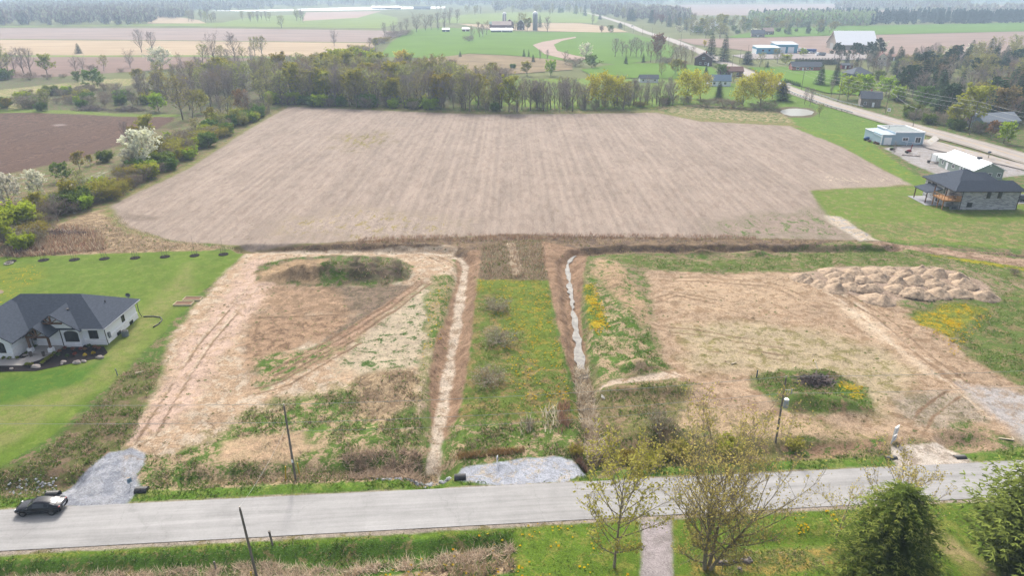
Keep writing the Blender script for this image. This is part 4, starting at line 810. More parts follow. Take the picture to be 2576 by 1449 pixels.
# ---- the left hedgerow, foot and top of each bush
pts('in the hedgerow left of the crop field', 'hedgerow left of the crop field', [('white',26,512,433,.9,'white blossoming bush at the left frame edge'),('white',98,486,426,.8,'round white blossoming bush beside the farm track'),('white',362,422,322,.95,'largest white blossoming tree in the hedgerow'),('white',330,426,372,.8,'low white blossoming bush beneath the largest one'),('green',160,455,408,.9,'dense grey-green bush beside the brown field'),('olive',202,427,379,.8,'small olive tree on the brown field edge'),('olive',228,415,388,.9),('shrub_green',266,406,379,1.0,'rounded dark green bush on the brown field edge'),
    ('shrub_bare',323,442,405,1),('shrub_bare',300,446,414,1),('shrub_lime',375,436,404,.9),('shrub_brown',336,460,436,1.2),('shrub_brown',360,448,424,1.2),('shrub_brown',282,501,467,1.1),('shrub_brown',300,488,455,1.1),('shrub_brown',318,474,446,1.1),('shrub_bare',246,478,446,1.2),('shrub_green',212,481,457,1.0),('shrub_bare',190,492,466,1.2),('shrub_bare',168,522,475,1.0),('shrub_green',147,528,506,1.0),('shrub_bare',111,551,516,1.1),('shrub_bare',130,540,510,1.1),('shrub_lime',46,578,511,1.0,'lime-green bush in the hedgerow near the left edge'),('lime',15,618,532,.8,'tall lime-green bush at the left frame edge'),('shrub_bare',70,578,542,1.2),('shrub_bare',30,612,575,1),
    ('olive',450,407,373,.9),('shrub_brown',470,398,370,1.1),('shrub_brown',425,412,384,1.1),('lime',491,379,345,.9,'bright lime bush at the crop field edge'),('bare',318,356,302,.9,'thin bare tree beside the white blossoming tree'),('olive',372,356,289,.9,'tall olive tree above the white blossoming tree'),('olive',344,364,315,.8),('shrub_bare',440,372,336,1.3),('shrub_bare',470,366,330,1.3),('olive',533,312,269,.9),('olive',545,326,282,.8),('olive',595,315,271,.9),('orange',608,288,224,.9),('bud',460,300,181,.85,'very large grey budding tree at the corner of the brown field'),('olive',507,284,225,.9),('bud',485,296,222,.9),('shrub_bare',465,356,323,1.4),('shrub_green',500,352,330,1.2),('shrub_bare',520,345,318,1.3),('shrub_lime',540,336,318,1.2),('shrub_brown',565,330,308,1.3),('olive',580,318,286,.8),('shrub_green',620,308,286,1.3),('bare',560,300,236),('bare',630,296,226),('bud',575,296,240),('shrub_bare',640,292,268,1.5),('lime',425,362,330,.7),('lime',455,378,352,.7),('shrub_brown',405,420,396,1.2),('shrub_bare',95,566,536,1.2),('shrub_bare',395,398,366,1.2)])
# ---- the wood behind the field
def scatter(poly, n, kinds, where, group, hr, seed, mind=3.5, wide=1.15):
    r = random.Random(seed); q = poly; xs = [p[0] for p in q]; ys = [p[1] for p in q]; got = []; tries = 0; ks = [k for k, w_ in kinds for _ in range(w_)]
    while len(got) < n and tries < n*60:
        tries += 1; x = r.uniform(min(xs), max(xs)); y = r.uniform(min(ys), max(ys))
        if not inside(np.array([x]), np.array([y]), q)[0]: continue
        if any((x-a)**2+(y-b_)**2 < mind*mind for a, b_ in got): continue
        got.append((x, y)); k = r.choice(ks); h = r.uniform(*hr)*(1 if 'shrub' not in k else .34)
        if k in ('lime', 'green', 'white'): h *= .62
        tree(k, (x, y), h, lab(k, where), group, wide*r.uniform(.85, 1.15))
W1 = PP((480,282),(560,262),(700,258),(720,264),(1010,273),(1200,281),(1290,284),(1290,262),(1250,235),(1060,215),(900,206),(760,204),(640,206),(520,222),(440,255))
scatter(W1, 190, [('bare',8),('bare_brown',2),('bud',6),('olive',2)], 'in the wood behind the crop field', 'wood behind the crop field', (13, 18.5), 1, 3.4, 1.25)
scatter(PP((650,262),(1290,286),(1310,275),(1000,262),(700,252)), 64, [('shrub_green',2),('shrub_lime',2),('shrub_bare',2),('olive',1),('bud',2)], 'along the front of the wood', 'undergrowth along the front of the wood', (10, 17), 2, 2.6)
scatter(PP((350,262),(450,262),(560,225),(640,200),(540,196),(420,205),(340,235)), 34, [('bare',5),('bud',2),('shrub_bare',3),('olive',1)], 'in the thin wood at left', 'thin wood at left', (10, 15), 3, 5)
scatter(PP((700,178),(780,182),(1080,200),(1060,180),(950,160),(800,158),(700,160)), 34, [('bare',5),('bare_brown',3),('olive',2),('bud',2)], 'at the back of the wood', 'back of the wood', (7, 11), 4, 6)
scatter(PP((1290,282),(1500,276),(1760,262),(1720,250),(1500,262),(1300,270)), 26, [('shrub_bare',4),('shrub_green',1),('bare',2)], 'under the bare trees at the field edge', 'undergrowth right of centre', (8, 13), 5, 3.2)
scatter(PP((1290,284),(1500,277),(1740,264),(1740,254),(1500,258),(1300,262)), 36, [('bare',7),('bud',4),('shrub_bare',3),('olive',1)], 'in the belt right of the wood', 'tree belt right of the wood', (9, 13), 19, 3.2)
HEDGE = PP((60,640),(20,600),(60,560),(180,505),(270,470),(330,420),(420,385),(500,335),(560,310),(640,285),(690,276),(640,305),(560,345),(470,405),(330,475),(240,510),(160,560))
scatter(HEDGE, 120, [('shrub_bare',5),('shrub_brown',4),('shrub_green',3),('shrub_lime',2)], 'in the thick of the hedgerow left of the crop field', 'hedgerow undergrowth', (8, 14), 17, 2.3, 1.15)
scatter(HEDGE, 16, [('bud',3),('bare',2),('olive',2)], 'rising from the hedgerow left of the crop field', 'young trees in the hedgerow', (5, 8.5), 20, 5)
scatter(PP((0,275),(420,270),(440,240),(350,225),(180,225),(60,245)), 46, [('shrub_bare',6),('shrub_green',2),('shrub_lime',1),('shrub_brown',2)], 'in the scrub behind the brown field', 'scrub behind the brown field', (8, 14), 18, 4, 1.3)
# ---- right-hand wood
scatter(PP((2215,262),(2330,292),(2470,320),(2700,330),(2900,250),(2700,160),(2420,150),(2330,158),(2250,180),(2240,215),(2260,240)), 190, [('spruce',7),('pine',3),('bare',3),('bare_brown',1),('bud',3),('green',1)], 'in the dark wood right of the highway', 'dark wood right of the highway', (11, 17), 6, 3.7, 1.35)
scatter(PP((2100,165),(2200,150),(2260,170),(2230,200),(2170,190),(2120,185)), 20, [('bare',3),('spruce',2),('bare_brown',2),('cedar',1)], 'behind the dark-roofed house', 'thicket behind the dark-roofed house', (8, 13), 7, 5)
scatter(PP((2280,300),(2400,326),(2470,338),(2470,330),(2380,312),(2290,288)), 14, [('shrub_bare',3),('shrub_green',2)], 'on the bank right of the highway', 'bank shrubs right of the highway', (10, 16), 8, 3.5)
# village along the far road
scatter(PP((1760,100),(1860,95),(2110,86),(2090,70),(1900,62),(1740,66),(1700,80)), 70, [('bud',6),('olive',2),('green',3),('spruce',1),('white',1)], 'around the far houses beyond the highway', 'village trees beyond the highway', (12, 18), 9, 8.5, 1.45)
scatter(PP((1560,48),(1640,62),(1720,76),(1760,60),(1640,44),(1570,36)), 48, [('bud',4),('bare',3),('spruce',3),('red',1)], 'along the far end of the highway', 'far trees along the highway', (13, 20), 10, 11, 1.3)
scatter(PP((1330,40),(1480,40),(1500,30),(1420,26),(1330,30)), 16, [('bud',3),('spruce',2),('green',1)], 'on the far pale pasture', 'far pasture trees', (13, 20), 11, 22)
scatter(PP((1080,26),(1290,27),(1290,34),(1120,40)), 14, [('bare',4),('bud',2)], 'in the far rows behind the farm', 'far rows behind the farm', (14, 18), 12, 20)
scatter(PP((470,58),(560,58),(560,46),(460,46)), 12, [('bare',3),('bud',2)], 'in the far copse at upper left', 'far copse at upper left', (14, 20), 13, 13)
scatter(PP((600,56),(690,57),(690,50),(610,48)), 10, [('bare',3),('bud',2)], 'in the far hedge left of the lone tree', 'far hedge left of the lone tree', (13, 18), 14, 13)
scatter(PP((735,56),(765,56),(765,50),(735,50)), 4, [('bare',2),('bud',2)], 'in the far clump right of the lone tree', 'far clump right of the lone tree', (18, 22), 15, 8)
scatter(PP((1740,88),(2100,79),(2100,76),(1740,84)), 10, [('shrub_green',1),('bud',1)], 'at the edge of the far green strip', 'bushes at the far green strip', (10, 14), 16, 14)
# ---- distant woods that read as one mass
def mass(name, poly, n, hr, leaf, twigs_, seed, q=70, conif=False, rx=.32):
    r = np.random.default_rng(seed); xs = [p[0] for p in poly]; ys = [p[1] for p in poly]
    x = r.uniform(min(xs), max(xs), n*6); y = r.uniform(min(ys), max(ys), n*6); k = inside(x, y, poly); x = x[k][:n]; y = y[k][:n]; n = len(x)
    h = r.uniform(hr[0], hr[1], n)
    th = r.uniform(0, 6.283, (n, q)); zz = r.random((n, q))
    prof = (1-zz)**.9 if conif else np.sqrt(np.clip(1-((zz-.5)/.52)**2, .04, 1)); rad = np.sqrt(r.random((n, q)))*prof*rx*h[:, None]*(.55 if conif else 1)
    cx = x[:, None]+rad*np.cos(th); cy = y[:, None]+rad*np.sin(th); cz = h[:, None]*((.05 if conif else .12)+(.95 if conif else .88)*zz)
    c = np.stack([cx, cy, cz], -1).reshape(-1, 3); m = len(c); s = np.repeat(h, q)[:, None]*.095
    a = r.normal(size=(m, 3)); a /= np.linalg.norm(a, axis=1, keepdims=True); b2 = np.cross(a, r.normal(size=(m, 3))); b2 /= np.linalg.norm(b2, axis=1, keepdims=True)
    if not conif: a[:, 2] += .9*np.sign(a[:, 2])
    V = np.stack([c-a*s-b2*s*.4, c-b2*s*.8+a*s*.2, c+a*s, c+b2*s*.8], 1).reshape(-1, 3)
    mi = (r.random(m) < twigs_).astype(int)
    me = mesh_np(name, V, np.arange(len(V)).reshape(-1, 4), [leaf, M_TWIG], mi)
    return tag(link(bpy.data.objects.new(name, me)), kind='stuff')
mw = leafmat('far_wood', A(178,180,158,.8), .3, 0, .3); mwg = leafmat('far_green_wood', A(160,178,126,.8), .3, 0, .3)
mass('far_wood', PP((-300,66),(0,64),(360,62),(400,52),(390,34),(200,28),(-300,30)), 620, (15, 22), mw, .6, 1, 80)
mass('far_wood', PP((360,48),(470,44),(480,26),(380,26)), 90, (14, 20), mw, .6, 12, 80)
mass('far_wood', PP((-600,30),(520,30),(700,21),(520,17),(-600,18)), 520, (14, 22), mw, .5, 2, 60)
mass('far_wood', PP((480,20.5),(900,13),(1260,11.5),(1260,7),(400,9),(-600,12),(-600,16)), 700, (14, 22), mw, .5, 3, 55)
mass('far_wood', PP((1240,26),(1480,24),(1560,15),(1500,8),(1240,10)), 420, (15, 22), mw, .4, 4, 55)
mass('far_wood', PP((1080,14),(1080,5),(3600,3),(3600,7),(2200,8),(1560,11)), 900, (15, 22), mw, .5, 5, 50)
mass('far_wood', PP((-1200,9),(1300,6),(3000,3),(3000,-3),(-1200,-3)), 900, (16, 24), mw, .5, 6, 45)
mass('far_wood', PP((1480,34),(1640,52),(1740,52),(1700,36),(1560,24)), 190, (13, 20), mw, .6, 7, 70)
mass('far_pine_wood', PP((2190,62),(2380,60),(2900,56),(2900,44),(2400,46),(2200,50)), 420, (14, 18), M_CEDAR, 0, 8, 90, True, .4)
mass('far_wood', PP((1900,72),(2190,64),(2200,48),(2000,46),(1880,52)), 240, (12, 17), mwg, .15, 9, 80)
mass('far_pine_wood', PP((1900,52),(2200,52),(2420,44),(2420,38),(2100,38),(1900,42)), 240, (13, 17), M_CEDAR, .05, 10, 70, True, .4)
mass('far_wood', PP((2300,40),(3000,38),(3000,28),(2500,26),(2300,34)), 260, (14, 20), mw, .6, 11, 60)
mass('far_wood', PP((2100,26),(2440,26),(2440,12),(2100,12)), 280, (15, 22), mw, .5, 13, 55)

# ================================================================ near trees
def hero(name, label, loc, fn, kids=('trunk', 'crown'), rz=0):
    o = thing(name, label, 'tree', (*loc, gz(*loc)), rz)
    for n_, me in zip(kids, fn): link(bpy.data.objects.new(n_, me), o)
    return o
M_BARKH = mat('near_bark', A(160,148,128,.65), .95, .4, 5, .1); LH1 = leafmat('maple_buds', A(192,188,92,.7), .3, .01, .4); LH2 = leafmat('silver_maple_buds', A(196,182,106,.7), .3, .01, .4)
hero('maple_tree', 'young budding tree left of the side driveway', P(1545,1428), decid(101, 12.8, trunk=.14, spread=.36, nl=28, n2=10, n3=11, up=.7, bend=.12, shape='oval', leaf=LH1, nleaf=1, lsz=.19, twl=.045, tww=.018, bark=M_BARKH, r0=.011, jit=.025))
hero('maple_tree', 'large many-limbed budding tree right of the side driveway', P(1778,1428), decid(111, 16.2, trunk=.1, spread=.5, nl=42, n2=12, n3=13, up=.75, bend=.12, shape='vase', leaf=LH2, nleaf=.9, lsz=.15, twl=.045, tww=.018, bark=M_BARKH, twig=leafmat('near_twigs', A(150,138,120), .2, .01, .15), r0=.019, stems=4, jit=.03), rz=.4)
MN1 = leafmat('near_needles', A(94,112,50,.68), .5, .01, .2); MN2 = leafmat('near_needle_tips', A(136,148,72,.72), .3, .01, .25)
hero('spruce_tree', 'big dense green spruce at the bottom right lawn', P(2215,1470), conifer(103, 11.0, 5.0, nw=34, nb=17, nsp=11, lsz=.66, m1=MN1, m2=MN2, power=.28, droop=.22, skirt=.03))
hero('budding_tree', 'thin budding tree standing behind the big spruce', P(2240,1345), decid(104, 8.6, trunk=.15, spread=.5, nl=16, n2=9, n3=9, up=.75, bend=.1, shape='round', leaf=LH2, nleaf=1, lsz=.15, twl=.06, tww=.02, bark=M_BARKH, r0=.012))
hero('cedar_tree', 'broad olive-green juniper in the bottom right corner', P(2580,1452), conifer(105, 11.6, 6.2, nw=40, nb=20, nsp=11, lsz=.8, m1=leafmat('juniper', A(96,108,54,.66), .4, .01, .2), m2=MN2, power=.45, up=.45, droop=0, skirt=.02))
hero('budding_tree', 'small thin budding tree left of the big spruce', P(2105,1350), decid(106, 6.0, trunk=.1, spread=.5, nl=14, n2=8, n3=8, up=.75, bend=.1, shape='round', leaf=LH2, nleaf=.6, lsz=.13, twl=.07, tww=.018, bark=M_BARKH, r0=.01))
for i, (u, v, s) in enumerate([(1252,780,2.0),(1255,862,2.1),(1228,960,1.9)]):
    tree('shrub_bare', P(u, v), s*.95, ['farthest of three round grey bushes on the yellow-flowered strip','middle of three round grey bushes on the yellow-flowered strip','nearest of three round grey bushes on the yellow-flowered strip'][i], 'round bushes on the middle strip', 2.5)
for u, v, h, k, l in [(1655,1100,2.6,'shrub_bare','brown brush mound beside the roadside ditch'),(1330,1075,1.2,'shrub_bare','small grey bush on the middle strip near the reeds'),(950,672,1.6,'shrub_bare','grey brush on the back of the overgrown mound'),(1000,690,1.7,'shrub_bare','grey brush at the right end of the overgrown mound'),(900,690,1.3,'shrub_bare','grey brush in the middle of the overgrown mound'),(2000,1120,1.5,'shrub_brown','budding bush on the roadside bank under the transformer pole'),(1700,1140,2.2,'shrub_brown','budding bush on the far roadside bank behind the large tree'),(1580,1150,1.8,'shrub_brown','budding bush beside the middle gravel pad'),(1640,1165,1.8,'shrub_brown','budding bush on the roadside bank between the two near trees'),(1840,1130,2.6,'shrub_brown','budding bush on the far bank right of the large tree'),(1450,1140,1.3,'shrub_brown','red-brown bush at the right end of the middle gravel pad'),(2550,690,1.3,'shrub_bare','dark bush at the right frame edge by the dirt piles')]:
    tree(k, P(u, v), h, l, None, 1.2)
# ================================================================ BUILDINGS
M_GLASS = mat('window_glass', (.03, .035, .042), .08, 0, 1, .6); M_BLACK = mat('black_metal', A(38,38,42), .5, .1, 3, .4); M_WHITE = mat('white_trim', (.82,.82,.83), .6, .06, 2)
def shingle(nm, c): return mat(nm, c, .95, .3, 2.2, .12, detail=8, stretch=(1.0, 1.0, 3.0))
M_ROOFD = shingle('charcoal_shingles', A(86,94,108)); M_ROOFG = shingle('grey_shingles', A(118,124,134)); M_WOOD = mat('stained_timber', A(122,86,66), .8, .3, 4, stretch=(1,1,.2)); M_DECK = mat('deck_timber', A(204,152,102), .85, .25, 4)
def brick_mat(nm, c1, c2, cm, sx=.45, sy=.16, ms=.012):
    m = bpy.data.materials.new(nm); m.use_nodes = True; n = m.node_tree; L = n.links.new; b = n.nodes['Principled BSDF']; b.inputs['Roughness'].default_value = .95; b.inputs['Specular IOR Level'].default_value = .1
    tc = n.nodes.new('ShaderNodeTexCoord'); sp = n.nodes.new('ShaderNodeSeparateXYZ'); L(tc.outputs['Object'], sp.inputs[0]); ad = n.nodes.new('ShaderNodeMath'); L(sp.outputs[0], ad.inputs[0]); L(sp.outputs[1], ad.inputs[1])
    cb = n.nodes.new('ShaderNodeCombineXYZ'); L(ad.outputs[0], cb.inputs[0]); L(sp.outputs[2], cb.inputs[1])
    q = n.nodes.new('ShaderNodeTexBrick'); q.inputs['Color1'].default_value = (*c1, 1); q.inputs['Color2'].default_value = (*c2, 1); q.inputs['Mortar'].default_value = (*cm, 1); q.inputs['Scale'].default_value = 1
    q.inputs['Brick Width'].default_value = sx; q.inputs['Row Height'].default_value = sy; q.inputs['Mortar Size'].default_value = ms; L(cb.outputs[0], q.inputs['Vector']); L(q.outputs[0], b.inputs['Base Color']); return m
M_STONE = brick_mat('grey_stone', A(196,196,200,.8), A(140,142,150,.75), A(205,203,200,.8), .75, .26, .02); M_WBRICK = brick_mat('white_brick', (.8,.8,.82), (.68,.68,.71), (.72,.72,.73), .4, .14); M_RBRICK = brick_mat('red_brick', A(176,104,98,.8), A(150,84,80,.8), A(190,160,150,.8), .5, .18)
M_BBRICK = brick_mat('brown_brick', A(160,122,104), A(136,100,86), A(170,150,140), .5, .18)
def siding(nm, c): return mat(nm, tuple(min(.86, x*1.75) for x in c), .7, .07, 1.0, .2, detail=3, stretch=(.3, .3, 9))
def window(root, face, a, b0, z0, w_, h_, fm=None, nm='window', arch=0, frame=.1, bars=1, glass=None):
    """face S/N: plane y=b0, a is x of the centre; face W/E: plane x=b0, a is y."""
    fm = fm or M_WHITE; fb = MB(); gb = MB(); s = {'S': -1, 'N': 1, 'W': -1, 'E': 1}[face]
    def bx(mb, u0, u1, d0, d1, za, zb):
        d0, d1 = sorted((b0+s*d0, b0+s*d1))
        if face in 'SN': mb.box(u0, u1, d0, d1, za, zb)
        else: mb.box(d0, d1, u0, u1, za, zb)
    x0, x1 = a-w_/2, a+w_/2; t = .09
    bx(fb, x0-frame, x1+frame, -.02, t, z0-frame, z0); bx(fb, x0-frame, x0, -.02, t, z0, z0+h_); bx(fb, x1, x1+frame, -.02, t, z0, z0+h_)
    if arch:
        n = 8; ptsA = []
        for i in range(n+1): th = math.pi*i/n; ptsA.append((a-math.cos(th)*(w_/2+frame*.5), z0+h_+math.sin(th)*arch))
        for (u0, za), (u1, zb) in zip(ptsA, ptsA[1:]):
            d = b0+s*t*.5
            fb.bar((u0, d, za) if face in 'SN' else (d, u0, za), (u1, d, zb) if face in 'SN' else (d, u1, zb), t, frame)
        poly = [(x0, z0), (x1, z0)]+[(a+math.cos(math.pi*i/n)*w_/2, z0+h_+math.sin(math.pi*i/n)*arch) for i in range(n+1)]
        d = b0+s*.04; gb.add([(u, d, zz_) if face in 'SN' else (d, u, zz_) for u, zz_ in poly], [tuple(range(len(poly))) if face in 'SE' else tuple(range(len(poly)-1, -1, -1))])
    else:
        bx(fb, x0-frame, x1+frame, -.02, t, z0+h_, z0+h_+frame); bx(gb, x0, x1, -.02, .04, z0, z0+h_)
    for k in range(1, bars+1): u = x0+w_*k/(bars+1); bx(fb, u-.03, u+.03, -.02, .06, z0, z0+h_)
    f = fb.build(nm, fm, root); gb.build('pane', glass or M_GLASS, f); return f
def hip(mb, x0, x1, y0, y1, z, rz, ra, rb, axis='x', th=.22, mi=0):
    if axis == 'x': cy = (y0+y1)/2; r0, r1 = (ra, cy, rz), (rb, cy, rz)
    else: cx = (x0+x1)/2; r0, r1 = (cx, ra, rz), (cx, rb, rz)
    v = [(x0,y0,z),(x1,y0,z),(x1,y1,z),(x0,y1,z),(x0,y0,z-th),(x1,y0,z-th),(x1,y1,z-th),(x0,y1,z-th), r0, r1]
    if axis == 'x': f = [(0,1,9,8),(1,2,9),(2,3,8,9),(3,0,8)]
    else: f = [(0,1,8),(1,2,9,8),(2,3,9),(3,0,8,9)]
    return mb.add(v, f+[(0,4,5,1),(1,5,6,2),(2,6,7,3),(3,7,4,0),(7,6,5,4)], mi)
def gable(mb, x0, x1, y0, y1, z, rz, axis='x', th=.16, mi=0):
    """two roof slabs; the ridge runs along the axis."""
    if axis == 'x':
        c = (y0+y1)/2
        for ya in (y0, y1):
            v = [(x0,ya,z),(x1,ya,z),(x1,c,rz),(x0,c,rz)]; v += [(a, b_, q-th) for a, b_, q in v]
            mb.add(v, [(0,1,2,3),(7,6,5,4),(0,4,5,1),(1,5,6,2),(2,6,7,3),(3,7,4,0)], mi)
    else:
        c = (x0+x1)/2
        for xa in (x0, x1):
            v = [(xa,y0,z),(xa,y1,z),(c,y1,rz),(c,y0,rz)]; v += [(a, b_, q-th) for a, b_, q in v]
            mb.add(v, [(0,1,2,3),(7,6,5,4),(0,4,5,1),(1,5,6,2),(2,6,7,3),(3,7,4,0)], mi)
    return mb
def gwall(mb, x0, x1, y0, y1, z1, rz, axis='x', z0=-.3, mi=0):
    """walls up to the eaves with gable triangles"""
    if axis == 'x': c = (y0+y1)/2; prof = [(y0,z0),(y1,z0),(y1,z1),(c,rz),(y0,z1)]; a, b_ = x0, x1; q = [(a,y,z) for y,z in prof]+[(b_,y,z) for y,z in prof]
    else: c = (x0+x1)/2; prof = [(x0,z0),(x1,z0),(x1,z1),(c,rz),(x0,z1)]; q = [(x,y0,z) for x,z in prof]+[(x,y1,z) for x,z in prof]
    n = 5
    return mb.add(q, [(4,3,2,1,0),(5,6,7,8,9)]+[(i,(i+1)%n,n+(i+1)%n,n+i) for i in range(n)], mi)
def simple_house(name, label, cat, cx, cy, L_, W_, hw, hr, wm, rm, axis='x', rz=0, group=None, ov=.45, hiproof=False, wins=(), door=None, chim=None, trim=None):
    o = thing(name, label, cat, (cx, cy, gz(cx, cy)), rz, group); x0, x1, y0, y1 = -L_/2, L_/2, -W_/2, W_/2
    wb = MB(); rb = MB()
    if hiproof:
        wb.box(x0, x1, y0, y1, -.3, hw); k = min(L_, W_)/2*.96
        if axis == 'x': hip(rb, x0-ov, x1+ov, y0-ov, y1+ov, hw+.12, hr, x0+k, x1-k)
        else: hip(rb, x0-ov, x1+ov, y0-ov, y1+ov, hw+.12, hr, y0+k, y1-k, 'y')
    else:
        gwall(wb, x0, x1, y0, y1, hw, hr-.1, axis); s = (hr-hw)/((W_ if axis == 'x' else L_)/2); dz = s*ov
        gable(rb, x0-ov, x1+ov, y0-ov, y1+ov, hw-dz+.1, hr+.1, axis)
    wb.build('wall', wm, o); rf = rb.build('roof', rm, o)
    if chim: MB().box(chim[0]-.35, chim[0]+.35, chim[1]-.35, chim[1]+.35, hw, hr+.9).build('chimney', M_RBRICK, rf)
    for w_ in wins: window(o, w_[0], w_[1], {'S': y0, 'N': y1, 'W': x0, 'E': x1}[w_[0]], w_[2], w_[3], w_[4], trim)
    if door:
        d = {'S': y0, 'N': y1, 'W': x0, 'E': x1}[door[0]]; s = -1 if door[0] in 'SW' else 1; db = MB(); hb = MB()
        if door[0] in 'SN': db.box(door[1]-.5, door[1]+.5, min(d-s*.02, d+s*.06), max(d-s*.02, d+s*.06), .0, 2.1); hb.box(door[1]+.32, door[1]+.4, min(d+s*.06, d+s*.12), max(d+s*.06, d+s*.12), 1.0, 1.1)
        else: db.box(min(d-s*.02, d+s*.06), max(d-s*.02, d+s*.06), door[1]-.5, door[1]+.5, .0, 2.1); hb.box(min(d+s*.06, d+s*.12), max(d+s*.06, d+s*.12), door[1]+.32, door[1]+.4, 1.0, 1.1)
        dd = db.build('door', M_WHITE, o); hb.build('handle', M_BLACK, dd)
    return o
# ---- white house at left (world coordinates)
M_WSIDE = siding('white_siding', A(236,239,246))
o = thing('white_house', 'white brick house with charcoal hip roof and timber entry gable', 'house', (-72, 97, 0))
ox, oy = 72, -97
def B(mb, x0, x1, y0, y1, z0, z1, mi=0): return mb.box(x0+ox, x1+ox, y0+oy, y1+oy, z0, z1, mi)
wb = MB(); B(wb, -81.5, -62.0, 92.3, 101.6, -.3, 3.0); B(wb, -72.0, -65.4, 91.6, 92.3, -.3, 3.0); B(wb, -81.3, -73.2, 87.9, 92.3, -.3, 3.0)
# gable faces of the two projecting gables
for xa, xb, yf, zr in ((-72.1, -65.3, 91.6, 5.35), (-81.4, -73.1, 87.9, 6.0)):
    c = (xa+xb)/2
    wb.add([(xa+ox,yf+oy,3.0),(xb+ox,yf+oy,3.0),(c+ox,yf+oy,zr),(xa+ox,yf+oy+.3,3.0),(xb+ox,yf+oy+.3,3.0),(c+ox,yf+oy+.3,zr)], [(0,1,2),(5,4,3),(0,3,4,1),(1,4,5,2),(2,5,3,0)])
wb.build('wall', M_WSIDE, o)
st = MB(); B(st, -62.0-4.0, -61.94, 92.22, 92.3, -.3, 1.0); B(st, -62.02, -61.92, 92.24, 101.66, -.3, 1.05); B(st, -72.06, -65.32, 91.52, 91.6, -.3, .95); B(st, -81.4, -73.1, 87.8, 87.9, -.3, 1.0); B(st, -73.2, -73.1, 87.82, 92.2, -.3, 1.6)
st.build('stone_base', M_WBRICK, o)
rb = MB()
rb2 = [hip(rb, -82.3+ox, -61.4+ox, 91.5+oy, 102.3+oy, 3.12, 6.5, -76.5+ox, -67.2+ox)]
def G(xa, xb, ya, yb, z, zr): gable(rb, xa+ox, xb+ox, ya+oy, yb+oy, z, zr, 'y')
G(-72.6, -64.8, 91.1, 96.4, 2.9, 5.6); G(-82.0, -72.4, 87.3, 95.5, 2.9, 6.15); G(-72.2, -68.3, 89.2, 93.4, 2.9, 4.55)
rf = rb.build('roof', M_ROOFD, o)
for x, y, z in ((-67.9, 94.2, 5.0), (-68.4, 93.3, 4.95)): vb = MB(); B(vb, x-.16, x+.16, y-.16, y+.16, z-.3, z+.2); vb.build('roof_vent', M_BLACK, rf)
vp = MB(); vp.tube((-64.1+ox, 97.6+oy, 4.3), (-64.1+ox, 97.6+oy, 5.1), .07, n=8); vp.build('vent_pipe', M_BLACK, rf)
# timber work of the two gables
tb = MB(); c = -68.7; y = 91.0
tb.bar((c-1.6+ox,y+oy,4.25),(c+1.6+ox,y+oy,4.25),.18,.22); tb.bar((c+ox,y+oy,4.1),(c+ox,y+oy,5.4),.2,.2); tb.bar((c+ox,y+oy,4.3),(c-.9+ox,y+oy,4.9),.14,.14); tb.bar((c+ox,y+oy,4.3),(c+.9+ox,y+oy,4.9),.14,.14)
tb.build('gable_truss', M_WOOD, o)
tb = MB(); c = -70.25; y = 89.5
tb.bar((c-1.7+ox,y+oy,2.75),(c+1.7+ox,y+oy,2.75),.22,.28); tb.bar((c+ox,y+oy,2.6),(c+ox,y+oy,4.3),.22,.22); tb.bar((c+ox,y+oy,2.9),(c-1.0+ox,y+oy,3.6),.16,.16); tb.bar((c+ox,y+oy,2.9),(c+1.0+ox,y+oy,3.6),.16,.16); tb.bar((c-1.75+ox,y+oy,2.9),(c+ox,y+oy,4.3),.18,.2); tb.bar((c+1.75+ox,y+oy,2.9),(c+ox,y+oy,4.3),.18,.2)
tb.build('entry_truss', M_WOOD, o)
for x in (-71.8, -68.75):
    pb = MB(); B(pb, x-.13, x+.13, 89.45, 89.7, .95, 2.8); pp = pb.build('porch_post', M_WOOD, o); sb_ = MB(); B(sb_, x-.32, x+.32, 89.25, 89.9, -.2, .95); sb_.build('post_base', M_WBRICK, pp)
pf = MB(); B(pf, -72.1, -68.3, 88.9, 92.3, -.2, .3); pf.build('porch_floor', mat('porch_concrete', A(206,198,192), .9, .15, 1), o)
db = MB(); B(db, -70.7, -69.4, 92.2, 92.28, .3, 2.6); dd = db.build('front_door', mat('dark_door', A(60,46,40), .6, .15, 4), o); hb = MB(); B(hb, -69.62, -69.55, 92.12, 92.2, 1.2, 1.5); hb.build('handle', M_BLACK, dd)
wx = lambda x: x+ox
window(o, 'S', wx(-66.6), 91.6+oy, 1.0, 1.9, 1.25, M_BLACK, arch=.45, bars=2); window(o, 'S', wx(-63.7), 92.3+oy, 1.15, 1.15, 1.35, M_BLACK)
window(o, 'S', wx(-72.6), 92.28+oy, .95, .65, 1.4, M_BLACK, bars=0); window(o, 'S', wx(-75.2), 87.9+oy, 1.0, 1.9, 1.3, M_BLACK, arch=.5, bars=2); window(o, 'E', 97.6+oy, -62.0+ox, 1.4, .6, 1.1, M_BLACK, bars=0)
for k in ((95.6, .35), (99.4, .35)): window(o, 'E', k[0]+oy, -61.93+ox, .0, .8, .45, M_BLACK, nm='basement_window', bars=0)
for pth in ([(-61.75,92.1,3.0),(-61.75,92.1,1.2),(-61.6,92.0,.2)], [(-61.7,101.8,3.0),(-61.7,101.8,.9),(-61.4,101.8,.1)], [(-68.1,91.5,2.9),(-68.1,91.5,.1)], [(-73.05,91.9,2.9),(-73.05,91.9,.1)]):
    db = MB(); db.path([(x+ox, y+oy, z) for x, y, z in pth], .06); db.build('downspout', M_BLACK, o)
